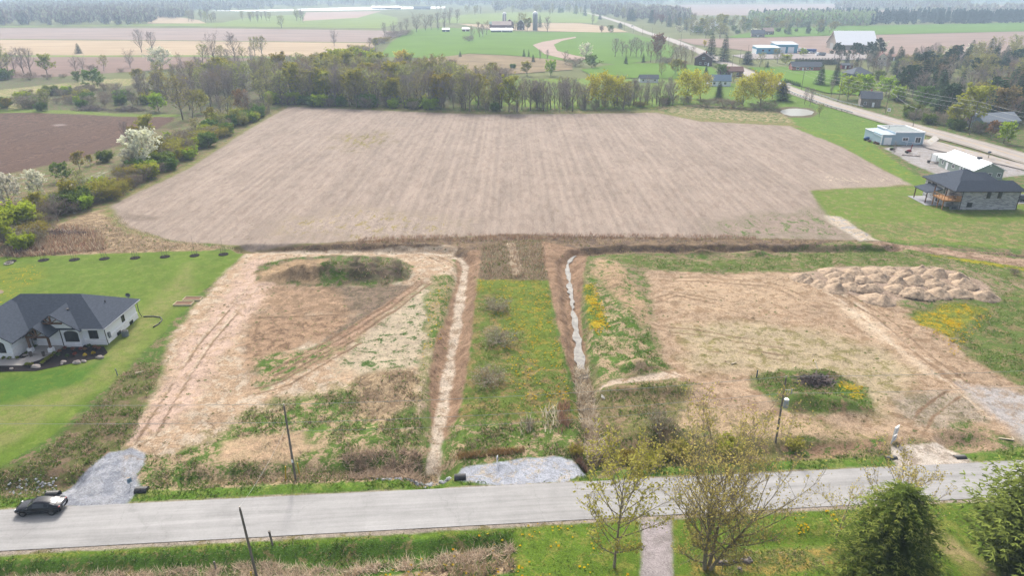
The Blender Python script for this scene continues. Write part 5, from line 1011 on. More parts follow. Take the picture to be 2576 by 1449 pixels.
gt = MB(); gt.bar((-61.38+ox,91.5+oy,2.98),(-61.38+ox,102.3+oy,2.98),.14,.14); gt.bar((-64.7+ox,91.44+oy,2.98),(-61.38+ox,91.44+oy,2.98),.14,.14); gt.build('gutter', mat('pale_gutter', A(210,216,226), .5, .05, 2), o)
mb_ = MB(); B(mb_, -61.98, -61.7, 92.9, 93.3, .8, 1.7); mb_.build('electric_meter', mat('meter_grey', A(150,158,166), .5, .1, 3), o)
# satellite dish stands beyond the roof
t = thing('satellite_dish', 'grey satellite dish on a mast behind the white house', 'satellite dish', (-63.3, 102.6, 0)); m_ = MB(); m_.tube((0,0,0),(0,0,3.5),.04); m_.build('mast', M_BLACK, t)
m_ = MB(); 
for i in range(10): a = 6.283*i/10; m_.v.append((.42*math.cos(a), -.1, 3.7+.38*math.sin(a)))
m_.v.append((0, .08, 3.7)); m_.f = [(i, (i+1) % 10, 10) for i in range(10)]; m_.m = [0]*10; m_.build('dish', mat('dish_grey', A(130,138,146), .5, .1, 3), t)
t = thing('air_conditioner', 'round grey air conditioner beside the white house', 'air conditioner', (-60.7, 95.2, gz(-60.7, 95.2)))
m_ = MB(); m_.tube((0,0,0),(0,0,.85),.5,.5,14); m_.build('cabinet', mat('ac_grey', A(140,150,156), .6, .25, 6, stretch=(1,1,8)), t); m_ = MB(); m_.tube((0,0,.86),(0,0,.92),.42,.42,14); m_.build('fan_grille', M_BLACK, t)
hs = MB(); hp = [(-61.2,101.9),(-59.6,102.0),(-58.2,101.6),(-57.5,100.6),(-57.4,99.2),(-57.7,98.0)]; hs.path([(x, y, .09) for x, y in hp], .09); tag(hs.build('drain_hose', M_BLACK, smooth=True), 'black corrugated drain hose curving over the lawn from the white house', 'hose')
# front garden
gb_ = PP((-140,940),(0,936),(90,934),(180,915),(255,900),(271,888),(262,873),(205,868),(150,880),(132,890),(122,905),(60,890),(-140,905))
gm = MB(); gm.prism([(x, y) for x, y in gb_][::-1], -.2, .06); tag(gm.build('garden_bed', mat('black_mulch', A(54,48,50), 1, .4, 5, .05)), kind='structure')
wk = PP((-140,923),(55,921),(100,907),(134,888),(112,880),(88,886),(62,903),(-140,906)); gm = MB(); gm.prism([(x, y) for x, y in wk][::-1], .02, .12); tag(gm.build('path', mat('walk_concrete', A(208,200,194), .9, .1, 1)), kind='structure')
rk = mat('pale_rock', A(214,200,192), .95, .2, 3)
for i, (u, v, s) in enumerate([(160,913,.45),(194,914,.6),(212,911,.4),(252,901,.55),(92,925,.7),(63,896,.35),(30,930,.3),(156,918,.25)]):
    x, y = P(u, v); q = MB(); q.blob((0,0,.1), s, s*.6, s*.5, i, .18); r_ = q.build('landscape_rock', rk, None); r_.location = (x, y, .06)
    tag(r_, 'pale boulder set in the black mulch bed', 'rock', 'boulders in the mulch bed')
for i, (u, v, k) in enumerate([(u_, v_, k_) for u_, v_, k_ in [(130,900,'lime'),(124,904,'lime'),(119,908,'lime'),(114,912,'lime'),(108,917,'lime'),(138,893,'lime'),(80,921,'lime'),(70,921,'lime'),(25,906,'lime'),(45,905,'lime'),(10,906,'lime'),(150,888,'or'),(165,880,'or'),(185,882,'or'),(205,882,'or'),(225,874,'gr'),(240,877,'or'),(250,880,'or'),(215,898,'ye'),(236,893,'ye'),(148,897,'gr'),(215,883,'or'),(190,895,'or'),(170,900,'gr')]]):
    x, y = P(u, v); T_ = Tree(300+i); 
    for _ in range(90):
        d = T_.vec().normalized(); T_.leaf(Vector((0,0,.22))+Vector((d.x*.33, d.y*.33, abs(d.z)*.33))*T_.r.uniform(.5, 1), .12)
    for _ in range(20): d = T_.vec().normalized(); T_.twig(Vector((0,0,0)), Vector((d.x*.3, d.y*.3, .15+abs(d.z)*.35)), .03)
    lm = {'lime': leafmat('garden_lime', A(150,160,60), .2, .02), 'or': leafmat('garden_russet', A(170,110,86), .2, .03), 'gr': leafmat('garden_green', A(96,120,70), .2, .02), 'ye': leafmat('garden_yellow', A(220,200,60), .2, .02)}[k]
    _, cm = T_.finish('garden_plant', M_BARK, M_TWIGB, lm); g_ = link(bpy.data.objects.new('garden_plant', cm)); g_.location = (x, y, .06)
    tag(g_, {'lime': 'small clipped lime-green shrub lining the concrete walk', 'or': 'small russet plant in the black mulch bed', 'gr': 'small dark green plant in the black mulch bed', 'ye': 'small yellow-flowered plant in the black mulch bed'}[k], 'plant', 'plants in the mulch bed')
for i, x in enumerate((-71.2, -69.3)):
    t = thing('planter', ['left tall grey planter by the porch of the white house', 'right tall grey planter by the porch of the white house'][i], 'planter', (x, 88.5, .1)); q = MB(); q.tube((0,0,0),(0,0,.7),.2,.32,4); q.build('pot', mat('planter_grey', A(120,110,104), .8, .2, 5), t); q = MB(); q.tube((0,0,.7),(0,0,.72),.26,.24,4); q.build('soil', mat('soil', A(70,58,50), 1, .3, 8), t)
# ---- stone house with the deck at right
o = thing('stone_house', 'grey stone house with charcoal hip roofs and a timber deck', 'house', (116, 168, 0)); ox, oy = -116, -168
wb = MB(); B(wb, 109.9, 124.3, 162.0, 170, -.5, 4.8); B(wb, 108.4, 122, 164.5, 175.0, -.5, 4.8); wb.build('wall', M_STONE, o)
rb = MB(); hip(rb, 107.7+ox, 119.6+ox, 161.2+oy, 175.8+oy, 4.95, 8.6, 113.2+ox, 114.2+ox); hip(rb, 107.6+ox, 125.0+ox, 161.1+oy, 167.0+oy, 4.93, 6.85, 110.2+ox, 123.0+ox); hip(rb, 111+ox, 122.4+ox, 163+oy, 173.5+oy, 4.91, 7.9, 115.5+ox, 118.6+ox)
rf = rb.build('roof', M_ROOFD, o)
gt = MB(); gt.bar((107.6+ox,161.02+oy,4.82),(125.0+ox,161.02+oy,4.82),.12,.14); gt.bar((107.55+ox,161.1+oy,4.82),(107.55+ox,175.8+oy,4.82),.12,.14); gt.build('gutter', M_BLACK, o)
for x, y in ((112.8,169.6),(113.5,169.4),(114.2,169.3),(114.9,169.1)):
    vb = MB(); vb.tube((x+ox,y+oy,7.6),(x+ox,y+oy,8.85),.11,n=8); vb.build('roof_vent', M_WHITE, rf)
vb = MB(); B(vb, 110.3,110.5, 170.4,170.6, 6, 6.8); vb.build('vent_pipe', M_BLACK, rf)
for x in (116.6, 119.3): window(o, 'S', x+ox, 162.0+oy, 3.0, .75, 1.4, mat('bronze_frame', A(92,88,84), .5, .1, 3), bars=0)
window(o, 'S', 112.5+ox, 162.0+oy, .75, 1.1, 1.0, mat('bronze_frame', A(92,88,84), .5, .1, 3))
window(o, 'W', 173.2+oy, 108.4+ox, 2.9, 1.0, 1.1, M_BLACK, bars=0); window(o, 'W', 171.0+oy, 108.4+ox, 2.7, 1.6, 1.5, M_BLACK); window(o, 'W', 168.2+oy, 108.4+ox, .2, 1.9, 1.9, M_WHITE, nm='patio_door'); window(o, 'W', 165.9+oy, 108.4+ox, 2.8, 1.7, 1.8, M_WHITE, nm='deck_door')
for x, y in ((110.2,161.9),(124.2,161.9)): db = MB(); db.path([(x+ox,y+oy,4.8),(x+ox,y+oy,.1)], .07); db.build('downspout', M_BLACK, o)
dk = MB(); B(dk, 105.6,109.9, 161.6,166.4, 2.35,2.6); B(dk, 105.5,109.9,161.5,161.62,2.2,2.62); dd = dk.build('deck', M_DECK, o)
rl = MB()
for x in (105.7,106.7,107.7,108.7,109.7): B(rl, x-.06,x+.06,161.6,161.72,2.6,3.6)
for y in (162.6,163.8,165.0,166.2): B(rl, 105.64,105.76,y-.06,y+.06,2.6,3.6)
B(rl,105.6,109.9,161.6,161.72,3.5,3.62); B(rl,105.64,105.76,161.7,166.4,3.5,3.62); B(rl,105.6,109.9,161.62,161.68,2.9,2.98); B(rl,108.6,109.85,161.58,161.64,2.62,3.5); rl.build('railing', M_DECK, dd)
for x, y in ((105.9,161.9),(105.9,164.0),(105.9,166.1)):
    pb = MB(); B(pb, x-.1,x+.1,y-.1,y+.1,-.3,2.35); pb.build('deck_post', M_DECK, o)
for x, y in ((105.9,161.75),(105.75,166.2)): pb = MB(); B(pb, x-.1,x+.1,y-.1,y+.1,3.62,4.9); pb.build('roof_post', M_WOOD, o)
pr = MB(); pr.add([(104.4+ox,167.0+oy,3.0),(108.4+ox,167.0+oy,3.9),(108.4+ox,173.0+oy,3.9),(104.4+ox,173.0+oy,3.0),(104.4+ox,167.0+oy,2.85),(108.4+ox,167.0+oy,3.75),(108.4+ox,173.0+oy,3.75),(104.4+ox,173.0+oy,2.85)], [(0,1,2,3),(7,6,5,4),(0,4,5,1),(1,5,6,2),(2,6,7,3),(3,7,4,0)]); pr.build('patio_roof', M_ROOFD, o)
for y in (167.4, 172.6): pb = MB(); B(pb, 104.7,104.9,y-.1,y+.1,0,2.9); pb.build('patio_post', M_WOOD, o)
pb = MB(); B(pb, 104.0,108.4,165.6,174.0,-.3,.12); pb.build('patio', mat('patio_concrete', A(190,190,196), .9, .12, 1), o)
t = thing('outdoor_unit', 'grey utility unit under the timber deck', 'utility box', (108.9,162.4,0)); q = MB(); q.box(-.7,.7,-.35,.35,0,.9); q.build('cabinet', mat('ac_grey', A(140,150,156), .6, .25, 6), t); q = MB(); q.box(-.5,.5,-.37,-.352,.2,.7); q.build('grille', M_BLACK, t)
# ---- sage office with white metal roof
M_SAGE = siding('sage_siding', A(148,160,152)); M_MROOF = mat('white_metal_roof', (.74,.78,.82), .45, .05, 1, .4)
o = simple_house('office_building', 'long sage green office with white metal roof beside the highway', 'building', 135.3, 199, 8.4, 17, 2.9, 4.9, M_SAGE, M_MROOF, 'y', 0, wins=[('S',-2.6,1.0,.9,1.0),('S',.4,1.0,.9,1.0),('S',3.0,1.0,.9,1.0),('W',6.6,1.1,.8,1.2),('W',1.2,1.2,1.1,.9),('W',-3.0,1.2,1.1,.9)], door=('W',4.3))
q = MB(); q.box(-.5,.5,-3.5,-2.6,4.2,5.4); q.build('roof_unit', mat('roof_unit_grey', A(70,76,88), .6, .2, 4), o); q = MB(); q.tube((-2.2,-2,3.6),(-2.2,-2,4.5),.08); q.build('vent_pipe', M_WHITE, o); q = MB(); q.tube((-2.0,3,3.7),(-2.0,3,4.4),.08); q.build('vent_pipe', M_WHITE, o); q = MB(); q.tube((0,-8.58,4.2),(0,-8.5,4.2),.28,.28,14); q.build('gable_vent', M_WHITE, o)
# ---- blue-grey flat-roofed shop
M_BLUEG = siding('blue_grey_siding', A(158,180,194)); M_FLAT = mat('flat_roof', A(170,180,180), .9, .15, .8)
o = thing('flat_roofed_building', 'blue-grey flat-roofed building with white trim beside the highway', 'building', (136, 245, 0)); ox, oy = -136, -245
wb = MB(); B(wb, 133.2,143.4,238.5,251.6,-.3,4.2); B(wb, 128.8,133.2,238.5,245,-.3,3.4); B(wb, 128.8,133.2,245,251,-.3,3.3); wb.build('wall', M_BLUEG, o)
rb = MB(); B(rb, 133.5,143.1,238.8,251.3,4.2,4.23); rf = rb.build('roof', M_FLAT, o)
r2 = MB(); r2.add([(128.6+ox,238.8+oy,2.7),(133.2+ox,238.8+oy,3.5),(133.2+ox,245+oy,3.9),(128.6+ox,245+oy,3.0)],[(0,1,2,3)]); r2.add([(128.6+ox,245+oy,3.3),(133.2+ox,245+oy,3.6),(133.2+ox,251.2+oy,3.6),(128.6+ox,251.2+oy,3.3)],[(0,1,2,3)]); r2.build('annex_roof', mat('pale_blue_roof', A(200,214,226), .6, .06, 1), o)
tr = MB()
for a in ((133.1,143.5,238.38,238.7,4.15,4.5),(143.2,143.5,238.7,251.7,4.15,4.5),(133.1,143.5,251.4,251.7,4.15,4.5),(133.1,133.4,245,251.4,4.15,4.5),(128.7,133.2,238.38,238.6,3.38,3.62),(128.7,128.9,245,251,3.28,3.45)): B(tr, *a)
for x in (128.75, 143.3): B(tr, x-.1,x+.15,238.4,238.6,-.1,4.1 if x > 130 else 3.4)
tr.build('trim', M_WHITE, o)
window(o,'S',137.0+ox,238.5+oy,1.5,1.8,.9,M_WHITE,frame=.2); window(o,'S',141.4+ox,238.5+oy,.8,1.7,1.7,M_WHITE,frame=.22)
db = MB(); B(db,129.6,132.2,238.4,238.49,0,2.5); dd = db.build('garage_door', M_WHITE, o); hb = MB(); B(hb,130.7,131.1,238.35,238.4,.3,.4); hb.build('handle', M_BLACK, dd)
rl = MB(); 
for x in (137.3,139.3): B(rl,x-.05,x+.05,237.4,237.5,0,1.2)
B(rl,136.6,140.2,237.4,237.5,1.1,1.2); rl.build('handrail', M_WHITE, o)
vb = MB(); vb.tube((134.5+ox,246+oy,4.2),(134.5+ox,246+oy,5.3),.06); vb.build('vent_pipe', M_BLACK, o)
# ---- houses further off
simple_house('derelict_house', 'weathered grey derelict house with a gable beside the highway', 'house', 166, 325, 8.5, 7, 4.0, 6.6, mat('weathered_boards', A(176,166,156), .9, .35, 1.5), M_ROOFG, 'x', R(-18), wins=[('E',-1.5,2.9,.8,1.1),('E',1.2,2.9,.8,1.1),('E',.0,.6,.9,1.2),('S',-2.2,1.0,.9,1.2)], door=('S',1.2), chim=(0,.3))
simple_house('grey_house', 'blue-grey house with pale roof at the right edge behind trees', 'house', 189, 272, 17, 8, 3.0, 5.6, siding('slate_siding', A(120,140,158)), shingle('pale_shingles', A(178,186,196)), 'x', R(14), wins=[('S',-5,1,1,1.2),('S',0,1,1,1.2),('S',3.6,1.0,1.0,1.3),('S',6.6,1.0,1.1,1.3)], door=('S',1.8))
simple_house('brick_house', 'red brick ranch house with white gable end and grey roof', 'house', 195.5, 476, 19, 8, 3.0, 5.6, M_RBRICK, M_ROOFG, 'x', R(-5), wins=[('S',-6,1,1.6,1.2),('S',.5,1,1.3,1.2),('S',3.2,1,1.3,1.2)], door=('S',-2.5), trim=M_WHITE)
o = simple_house('dark_roofed_house', 'dark-roofed house behind two tall spruces right of the highway', 'house', 209, 430, 13, 11, 3.2, 6.8, siding('dark_siding', A(90,96,112)), M_ROOFG, 'x', R(8), hiproof=True, wins=[('S',-3.5,1,1.2,1.3),('S',4,1,1.4,1.5)], door=('S',.5))
simple_house('garden_shed', 'small red shed right of the dark-roofed house', 'shed', *P(2128,172), 7, 5, 2.6, 3.6, mat('red_boards', A(150,66,72), .9, .2, 2), M_ROOFG, 'x', R(-10), wins=[('S',1.8,1,.8,.8)], door=('S',-1))
simple_house('cream_house', 'tall cream gabled house with reddish roof among pines', 'house', *P(2212,162), 7, 10, 5.2, 8.2, siding('cream_siding', A(232,228,212)), shingle('red_shingles', A(176,132,122)), 'y', R(-14), wins=[('S',-1.5,3.6,.9,1.5),('S',1.5,3.6,.9,1.5),('S',0,.8,1.0,1.3)], door=('S',2.3), chim=(.8,1.5))
simple_house('tan_barn', 'low tan-roofed building right of the cream gabled house', 'building', *P(2242,150), 22, 8, 2.8, 4.4, mat('tan_boards', A(176,140,124), .9, .2, 2), shingle('tan_shingles', A(186,152,136)), 'x', R(-4), wins=[('S',-6,1,1.4,1),('S',4,1,1.4,1)], door=('S',0))
simple_house('blue_house', 'blue-roofed house with white gable trim before the brown field', 'house', *P(2335,152), 14, 9, 3.6, 7.4, siding('blue_siding', A(110,140,176)), shingle('blue_shingles', A(86,118,158)), 'y', R(-30), wins=[('S',-2.6,1.2,1.1,1.3),('S',2.6,1.2,1.1,1.3)], door=('S',0))
simple_house('brown_roofed_house', 'brown brick house with brown roof left of the highway', 'house', *P(1836,190), 14, 9, 3.4, 5.6, M_BBRICK, shingle('brown_shingles', A(140,106,98)), 'x', R(-6), wins=[('S',-3.5,1,1.4,1.3),('S',3.5,1,1.4,1.3)], door=('S',0))
simple_house('timber_house', 'dark brown gabled house under the tall dark spruces', 'house', *P(1768,163), 12, 10, 5, 8.6, mat('brown_boards', A(120,96,86), .9, .25, 2), shingle('dark_brown_shingles', A(118,104,102)), 'y', R(-14), wins=[('S',-2,.9,1.2,1.4),('S',1.6,.9,1.2,1.4),('S',0,4.4,1.6,1.4)], door=('S',3.6), chim=(1.5,2))
simple_house('blue_roofed_house', 'white house with blue-grey roof behind the front willows', 'house', *P(1806,214), 12, 8, 3.0, 5.8, M_WSIDE, shingle('slate_blue_shingles', A(128,150,172)), 'x', R(-4), wins=[('S',-3,1,1.2,1.2),('S',3,1,1.2,1.2)], door=('S',0))
simple_house('white_shed', 'small white shed with grey roof alone on the bright meadow', 'shed', *P(1631,206), 10.5, 5, 2.5, 4.2, M_WSIDE, M_ROOFG, 'x', R(-2), wins=[('S',-3.4,.9,.9,.9),('S',3.4,.9,.9,.9)], door=('S',0))
# white fabric barn
x, y = P(2146,126); M_FAB = mat('white_fabric', A(252,252,252,.85), .5, .03, .5, .3); M_TANW = mat('tan_end_wall', A(196,184,168), .9, .25, .6, stretch=(.2,.2,2))
o = simple_house('fabric_barn', 'huge white-roofed barn with an open tan gable end', 'barn', x+4, y+14, 34, 26, 5, 15.5, M_TANW, M_FAB, 'x', R(-4), ov=.8, wins=())
q = MB(); q.box(-17.12,-17.02,-4,4,0,5); q.build('barn_door', mat('pale_barn_door', A(214,214,210), .8, .1, 1), o)
# blue workshop
x, y = P(1944,135); M_TEAL = siding('blue_steel', A(96,158,186)); o = thing('workshop', 'blue steel workshop with white roller doors and pale roof', 'building', (x, y, .05), R(-2)); ox = oy = 0
q = MB(); q.box(-15,4,-5,9,-.3,5.2); q.box(4,22,6,22,-.3,7); q.build('wall', M_TEAL, o)
q = MB(); q.add([(-15.4,-5.4,5.2),(4.4,-5.4,5.2),(4.4,9.4,6.4),(-15.4,9.4,6.4)],[(0,1,2,3)]); q.add([(3.6,5.6,7.0),(22.4,5.6,7.0),(22.4,22.4,8.4),(3.6,22.4,8.4)],[(0,1,2,3)]); q.build('roof', mat('pale_steel_roof', A(206,222,234), .5, .05, 1), o)
for i in range(4): q = MB(); q.box(-15.1,-15.01,-3.6+i*3.2,-1.2+i*3.2,0,3.8); q.build('roller_door', M_WHITE, o)
for i in range(2): q = MB(); q.box(7+i*7,12+i*7,5.9,5.98,0,5); q.build('roller_door', M_WHITE, o)
for i in range(3): window(o,'S',-10+i*5.2,-5,2.6,1.3,1.0,M_BLACK,bars=0)
# farm
M_REDB = mat('red_barn_boards', A(138,76,76), .9, .25, 1); M_RUST = mat('rusty_roof', A(212,182,170), .7, .2, .6); M_GALV = mat('galvanised_roof', A(225,230,235), .4, .06, 1, .5)
def farm(u, v, nm, lb, *a, **k): x, y = P(u, v); return simple_house(nm, lb, 'barn', x, y, *a, **k)
farm(1262,71,'farm_barn','long barn with pale rusty roof at the far farm',26,14,5,9.5,M_REDB,M_RUST,'x',0,wins=(),door=('S',6))
farm(1282,70,'farm_barn','dark red gabled barn beside the long rusty-roofed one',12,14,7,11.5,M_REDB,mat('dark_barn_roof',A(90,84,88),.9,.2,1),'y',0,wins=[('S',0,5,1.5,1.5)],door=('S',2))
farm(1244,69,'farm_barn','barn with pale green roof at the left of the far farm',14,10,5,8,M_REDB,mat('green_roof',A(150,186,172),.7,.1,1),'x',0,wins=(),door=('S',0))
farm(1262,80,'farm_shed','low white-roofed shed in front of the rusty-roofed barn',27,9,2.6,5,mat('grey_boards',A(150,156,166),.9,.15,1),M_GALV,'x',0,wins=[('S',-8,.8,2,1),('S',8,.8,2,1)],door=('S',0))
farm(1310,74,'farm_house','dark brick farm house half hidden by trees at the far farm',10,10,8,12,mat('dark_brick',A(110,86,88),.9,.2,1),M_ROOFG,'y',0,wins=[('S',-2,5,1.2,1.6),('S',2,5,1.2,1.6),('S',-2,1.2,1.2,1.6)],door=('S',2))
for u, v, lb, wl in ((1172,78,'small dark red hut on the pasture left of the farm',M_REDB),(1122,79,'small grey-roofed hut on the pasture beside bare trees',mat('grey_boards',A(150,156,166),.9,.15,1))): farm(u, v, 'field_hut', lb, 9,6,3,4.6,wl,M_GALV,'x',0,wins=(),door=('S',0))
M_CONC = mat('silo_concrete', A(186,190,196), .9, .2, .4, stretch=(1,1,.25))
for u, v, vt, rr_, lb in ((1346,76,27.5,3.3,'taller concrete silo with white dome at right of the farm'),(1269,64,29,2.9,'shorter silo with white dome and white chute behind the barns')):
    x, y = P(u, v); h = HZ(vt, y); t = thing('silo', lb, 'silo', (x, y, 0)); q = MB(); q.tube((0,0,-.2),(0,0,h-rr_),rr_,rr_,20); q.build('cylinder', M_CONC, t, True)
    q = MB(); n = 20
    for j in range(6):
        a = math.pi/2*j/5.5
        for i in range(n): b_ = 6.283*i/n; q.v.append((rr_*1.04*math.cos(a)*math.cos(b_), rr_*1.04*math.cos(a)*math.sin(b_), h-rr_+rr_*math.sin(a)))
    for j in range(5):
        for i in range(n): q.f.append((j*n+i, j*n+(i+1)%n, (j+1)*n+(i+1)%n, (j+1)*n+i)); q.m.append(0)
    q.f.append(tuple(range(5*n, 6*n))); q.m.append(0); q.build('dome', mat('silo_dome', A(250,250,252,.8), .5, .02, 1), t, True)
    q = MB(); q.box(-.55,.55,-rr_-.7,-rr_+.1,0,h-rr_); q.build('chute', M_WHITE if u < 1300 else M_CONC, t)
# far village houses and the white sheds on the far bright fields
for u, v, L_, rot, wl, rf_, lb in ((1756,78,16,.2,M_WSIDE,M_GALV,'white-roofed house beside a tall dark cedar on the far road'),(1800,72,14,0,M_WSIDE,M_GALV,'small white house among the far village trees'),(1905,92,14,-.2,mat('stone_pale',A(190,176,176),.9,.2,1),M_ROOFG,'pale stone house with dark gable among the village trees'),(1790,62,14,.1,M_WSIDE,M_GALV,'white house at the back of the far village'),(1930,86,12,0,M_BBRICK,M_RUST,'low tan house right of the pale stone house'),
        (960,22,50,0,M_GALV,M_GALV,'left long pale shed on the far bright field'),(990,22,40,0,M_GALV,M_GALV,'right long pale shed on the far bright field'),(1062,22.5,44,0,M_GALV,M_ROOFG,'dark-roofed shed at the right of the far bright field'),(240,5.5,60,0,M_GALV,M_GALV,'pale sheds on the bright field at far upper left')):
    x, y = P(u, v); simple_house('village_house' if v > 50 else 'field_shed', lb, 'house' if v > 50 else 'shed', x, y, L_, 9 if v > 50 else 16, 4.2, 7.6, wl, rf_, 'x', rot, wins=[('S',-3,1.2,1.6,1.5),('S',3,1.2,1.6,1.5)], door=('S',0))
# ================================================================ VEHICLES
M_TYRE = mat('tyre_rubber', (.02,.02,.021), .9, .1, 8); M_RIM = mat('dark_rim', (.08,.08,.085), .4, .05, 5, .5, .6); M_LAMP = mat('lamp_lens', A(230,235,240), .15, 0, 1, .6); M_TAIL = mat('tail_lens', A(190,30,36), .25, 0, 1, .5); M_PLATE = mat('plate_white', A(235,238,245), .5, 0, 1)
def wheel(root, x, y, r, wd, side):
    q = MB(); q.tube((x, y-wd/2, r), (x, y+wd/2, r), r, r, 18); w_ = q.build('wheel', M_TYRE, root, False)
    q = MB(); yo = y+side*(wd/2+.005); q.tube((x, yo-.01, r), (x, yo+.012, r), r*.66, r*.62, 14); q.build('rim', M_RIM, w_)
def car(label, loc, rz, paint_, L_=4.7, W_=1.85, prof='sedan', group=None, name='parked_car'):
    t = thing(name, label, 'car', loc, rz, group); hw = W_/2
    #   x, sill z, belt z, top z, half width at belt, half width at top
    if prof == 'sedan': st = [(0,.34,.58,.62,.62,.5),(.12,.24,.68,.74,.80,.6),(.5,.2,.76,.86,.90,.66),(1.1,.19,.82,.95,.93,.70),(1.35,.19,.85,1.0,.94,.70),(2.0,.19,.9,1.38,.94,.58),(2.35,.19,.91,1.44,.94,.57),(3.0,.19,.93,1.42,.94,.56),(3.6,.19,.96,1.28,.93,.58),(4.15,.2,1.0,1.08,.91,.66),(4.5,.26,.98,1.03,.86,.66),(4.68,.36,.86,.9,.74,.6)]; cab = (4, 9)
    else: st = [(0,.4,.7,.8,.66,.55),(.12,.3,.85,.95,.84,.66),(.5,.25,.95,1.05,.92,.72),(1.0,.25,1.0,1.1,.94,.74),(1.25,.25,1.02,1.12,.95,.74),(1.9,.25,1.04,1.6,.95,.64),(2.4,.25,1.05,1.68,.95,.64),(3.3,.25,1.05,1.68,.95,.64),(4.1,.25,1.06,1.6,.94,.64),(4.5,.28,1.06,1.18,.9,.68),(4.6,.34,1.0,1.06,.86,.66),(4.68,.42,.8,.86,.8,.6)]; cab = (4, 9)
    k = L_/4.7; b_ = MB(); g = MB(); n = len(st); ring = []
    for x, zs, zb, zt, wb_, wt in st:
        x = x*k; wb_ *= hw/.94; wt *= hw/.94
        ring.append([(x,-wb_*.86,zs),(x,-wb_*.98,zs+.14),(x,-wb_,(zs+zb)*.55),(x,-wb_*.97,zb),(x,-wt,zt-.03),(x,-wt*.6,zt),(x,wt*.6,zt),(x,wt,zt-.03),(x,wb_*.97,zb),(x,wb_,(zs+zb)*.55),(x,wb_*.98,zs+.14),(x,wb_*.86,zs)])
    m = 12
    for r_ in ring: b_.v += r_
    for i in range(n-1):
        for j in range(m):
            f = (i*m+j, (i+1)*m+j, (i+1)*m+(j+1)%m, i*m+(j+1)%m); b_.f.append(f[::-1]); b_.m.append(0)
    b_.f += [tuple(range(m)), tuple(range((n-1)*m+m-1, (n-1)*m-1, -1))]; b_.m += [0, 0]
    body = b_.build('body', paint_, t, True)
    def off(p, d): return (p[0], p[1]+math.copysign(d if abs(p[1]) > .02 else 0, p[1]), p[2]+d*.5)
    def lerp(a, c, s): return tuple(a[i]+(c[i]-a[i])*s for i in range(3))
    def glass(name, quads):
        q = MB()
        for p4 in quads: q.add([off(p, .012) for p in p4], [(0,1,2,3)])
        q.build(name, M_GLASS, t)
    for a, c in ((3, 4), (8, 7)):
        qs = []
        for i in range(cab[0]+1 if prof == 'sedan' else cab[0]+1, cab[1]-1): 
            A0, A1, B0, B1 = ring[i][a], ring[i][c], ring[i+1][a], ring[i+1][c]
            qs.append((lerp(A0,A1,.12), lerp(B0,B1,.12), lerp(B0,B1,.86), lerp(A0,A1,.86)))
        glass('side_window', qs)
    i = cab[0]; glass('windscreen', [(ring[i][j], ring[i][j+1], lerp(ring[i][j+1],ring[i+1][j+1],.94), lerp(ring[i][j],ring[i+1][j],.94)) for j in (4,5,6)])
    i = cab[1]-1; glass('rear_window', [(lerp(ring[i][j],ring[i+1][j],.1), lerp(ring[i][j+1],ring[i+1][j+1],.1), lerp(ring[i][j+1],ring[i+1][j+1],.9), lerp(ring[i][j],ring[i+1][j],.9)) for j in (4,5,6)])
    r = .34 if prof == 'sedan' else .38
    for x in (.92*k, 3.78*k):
        for s in (-1, 1): wheel(t, x, s*(hw-.09), r, .22, s)
    for s in (-1, 1):
        q = MB(); q.blob((.16*k, s*hw*.68, .68 if prof == 'sedan' else .85), .1, .2, .07, 3, .05, 8, 5); q.build('headlight', M_LAMP, t, True)
        q = MB(); q.blob((4.55*k, s*hw*.7, .9 if prof == 'sedan' else .98), .09, .2, .06, 3, .05, 8, 5); q.build('tail_light', M_TAIL, t, True)
        q = MB(); q.blob((1.55*k, s*(hw+.08), .98 if prof == 'sedan' else 1.12), .09, .1, .07, 4, .05, 8, 5); q.build('wing_mirror', paint_, t, True)
    q = MB(); q.box(4.66*k, 4.7*k, -.26, .26, .62, .76); q.build('licence_plate', M_PLATE, t)
    return t
def paintm(nm, c, ro=.25): return mat(nm, c, ro, 0, 1, .6)
M_CARBLACK = mat('black_car_paint', (.009,.010,.015), .16, 0, 1, .28)
a = math.atan(.075); x, y = P(46, 1290)
car('glossy black sedan parked on the edge of the near road', (x, y+.15, .05), a, M_CARBLACK)
car('dark grey estate car on the drive behind the stone house', (127.3, 169.6, .06), 0, paintm('grey_car_paint', (.03,.035,.04)), 4.8, 1.9, 'suv')
for i, (u, v, rz, c, l) in enumerate([(2018,134.5,0,(.03,.04,.06),'dark car at the left of the line outside the workshop'),(2030,134.5,0,(.7,.72,.75),'pale car in the middle of the line outside the workshop'),(2043,134.5,0,(.3,.32,.36),'grey car at the right of the line outside the workshop'),(1686,67,1.6,(.02,.02,.025),'single dark car driving on the far highway')]):
    x, y = P(u if i < 3 else 1589, v); 
    if i == 3: x, y = P(1591.5, 66.5)
    car(l, (x, y, .06 if i < 3 else .32), rz if i < 3 else R(96), paintm(f'car_paint_{["navy","pale","grey","dark"][i]}', c), 4.6, 1.85, 'suv', 'cars outside the workshop' if i < 3 else None, 'parked_car' if i < 3 else 'driving_car')
x, y = P(1976, 235); car('dark car crossing the highway bend beside the golden willow', (150.0, 391, .32), R(92), paintm('car_paint_silver', (.35,.36,.4)), 4.6, 1.85, 'suv', None, 'driving_car')
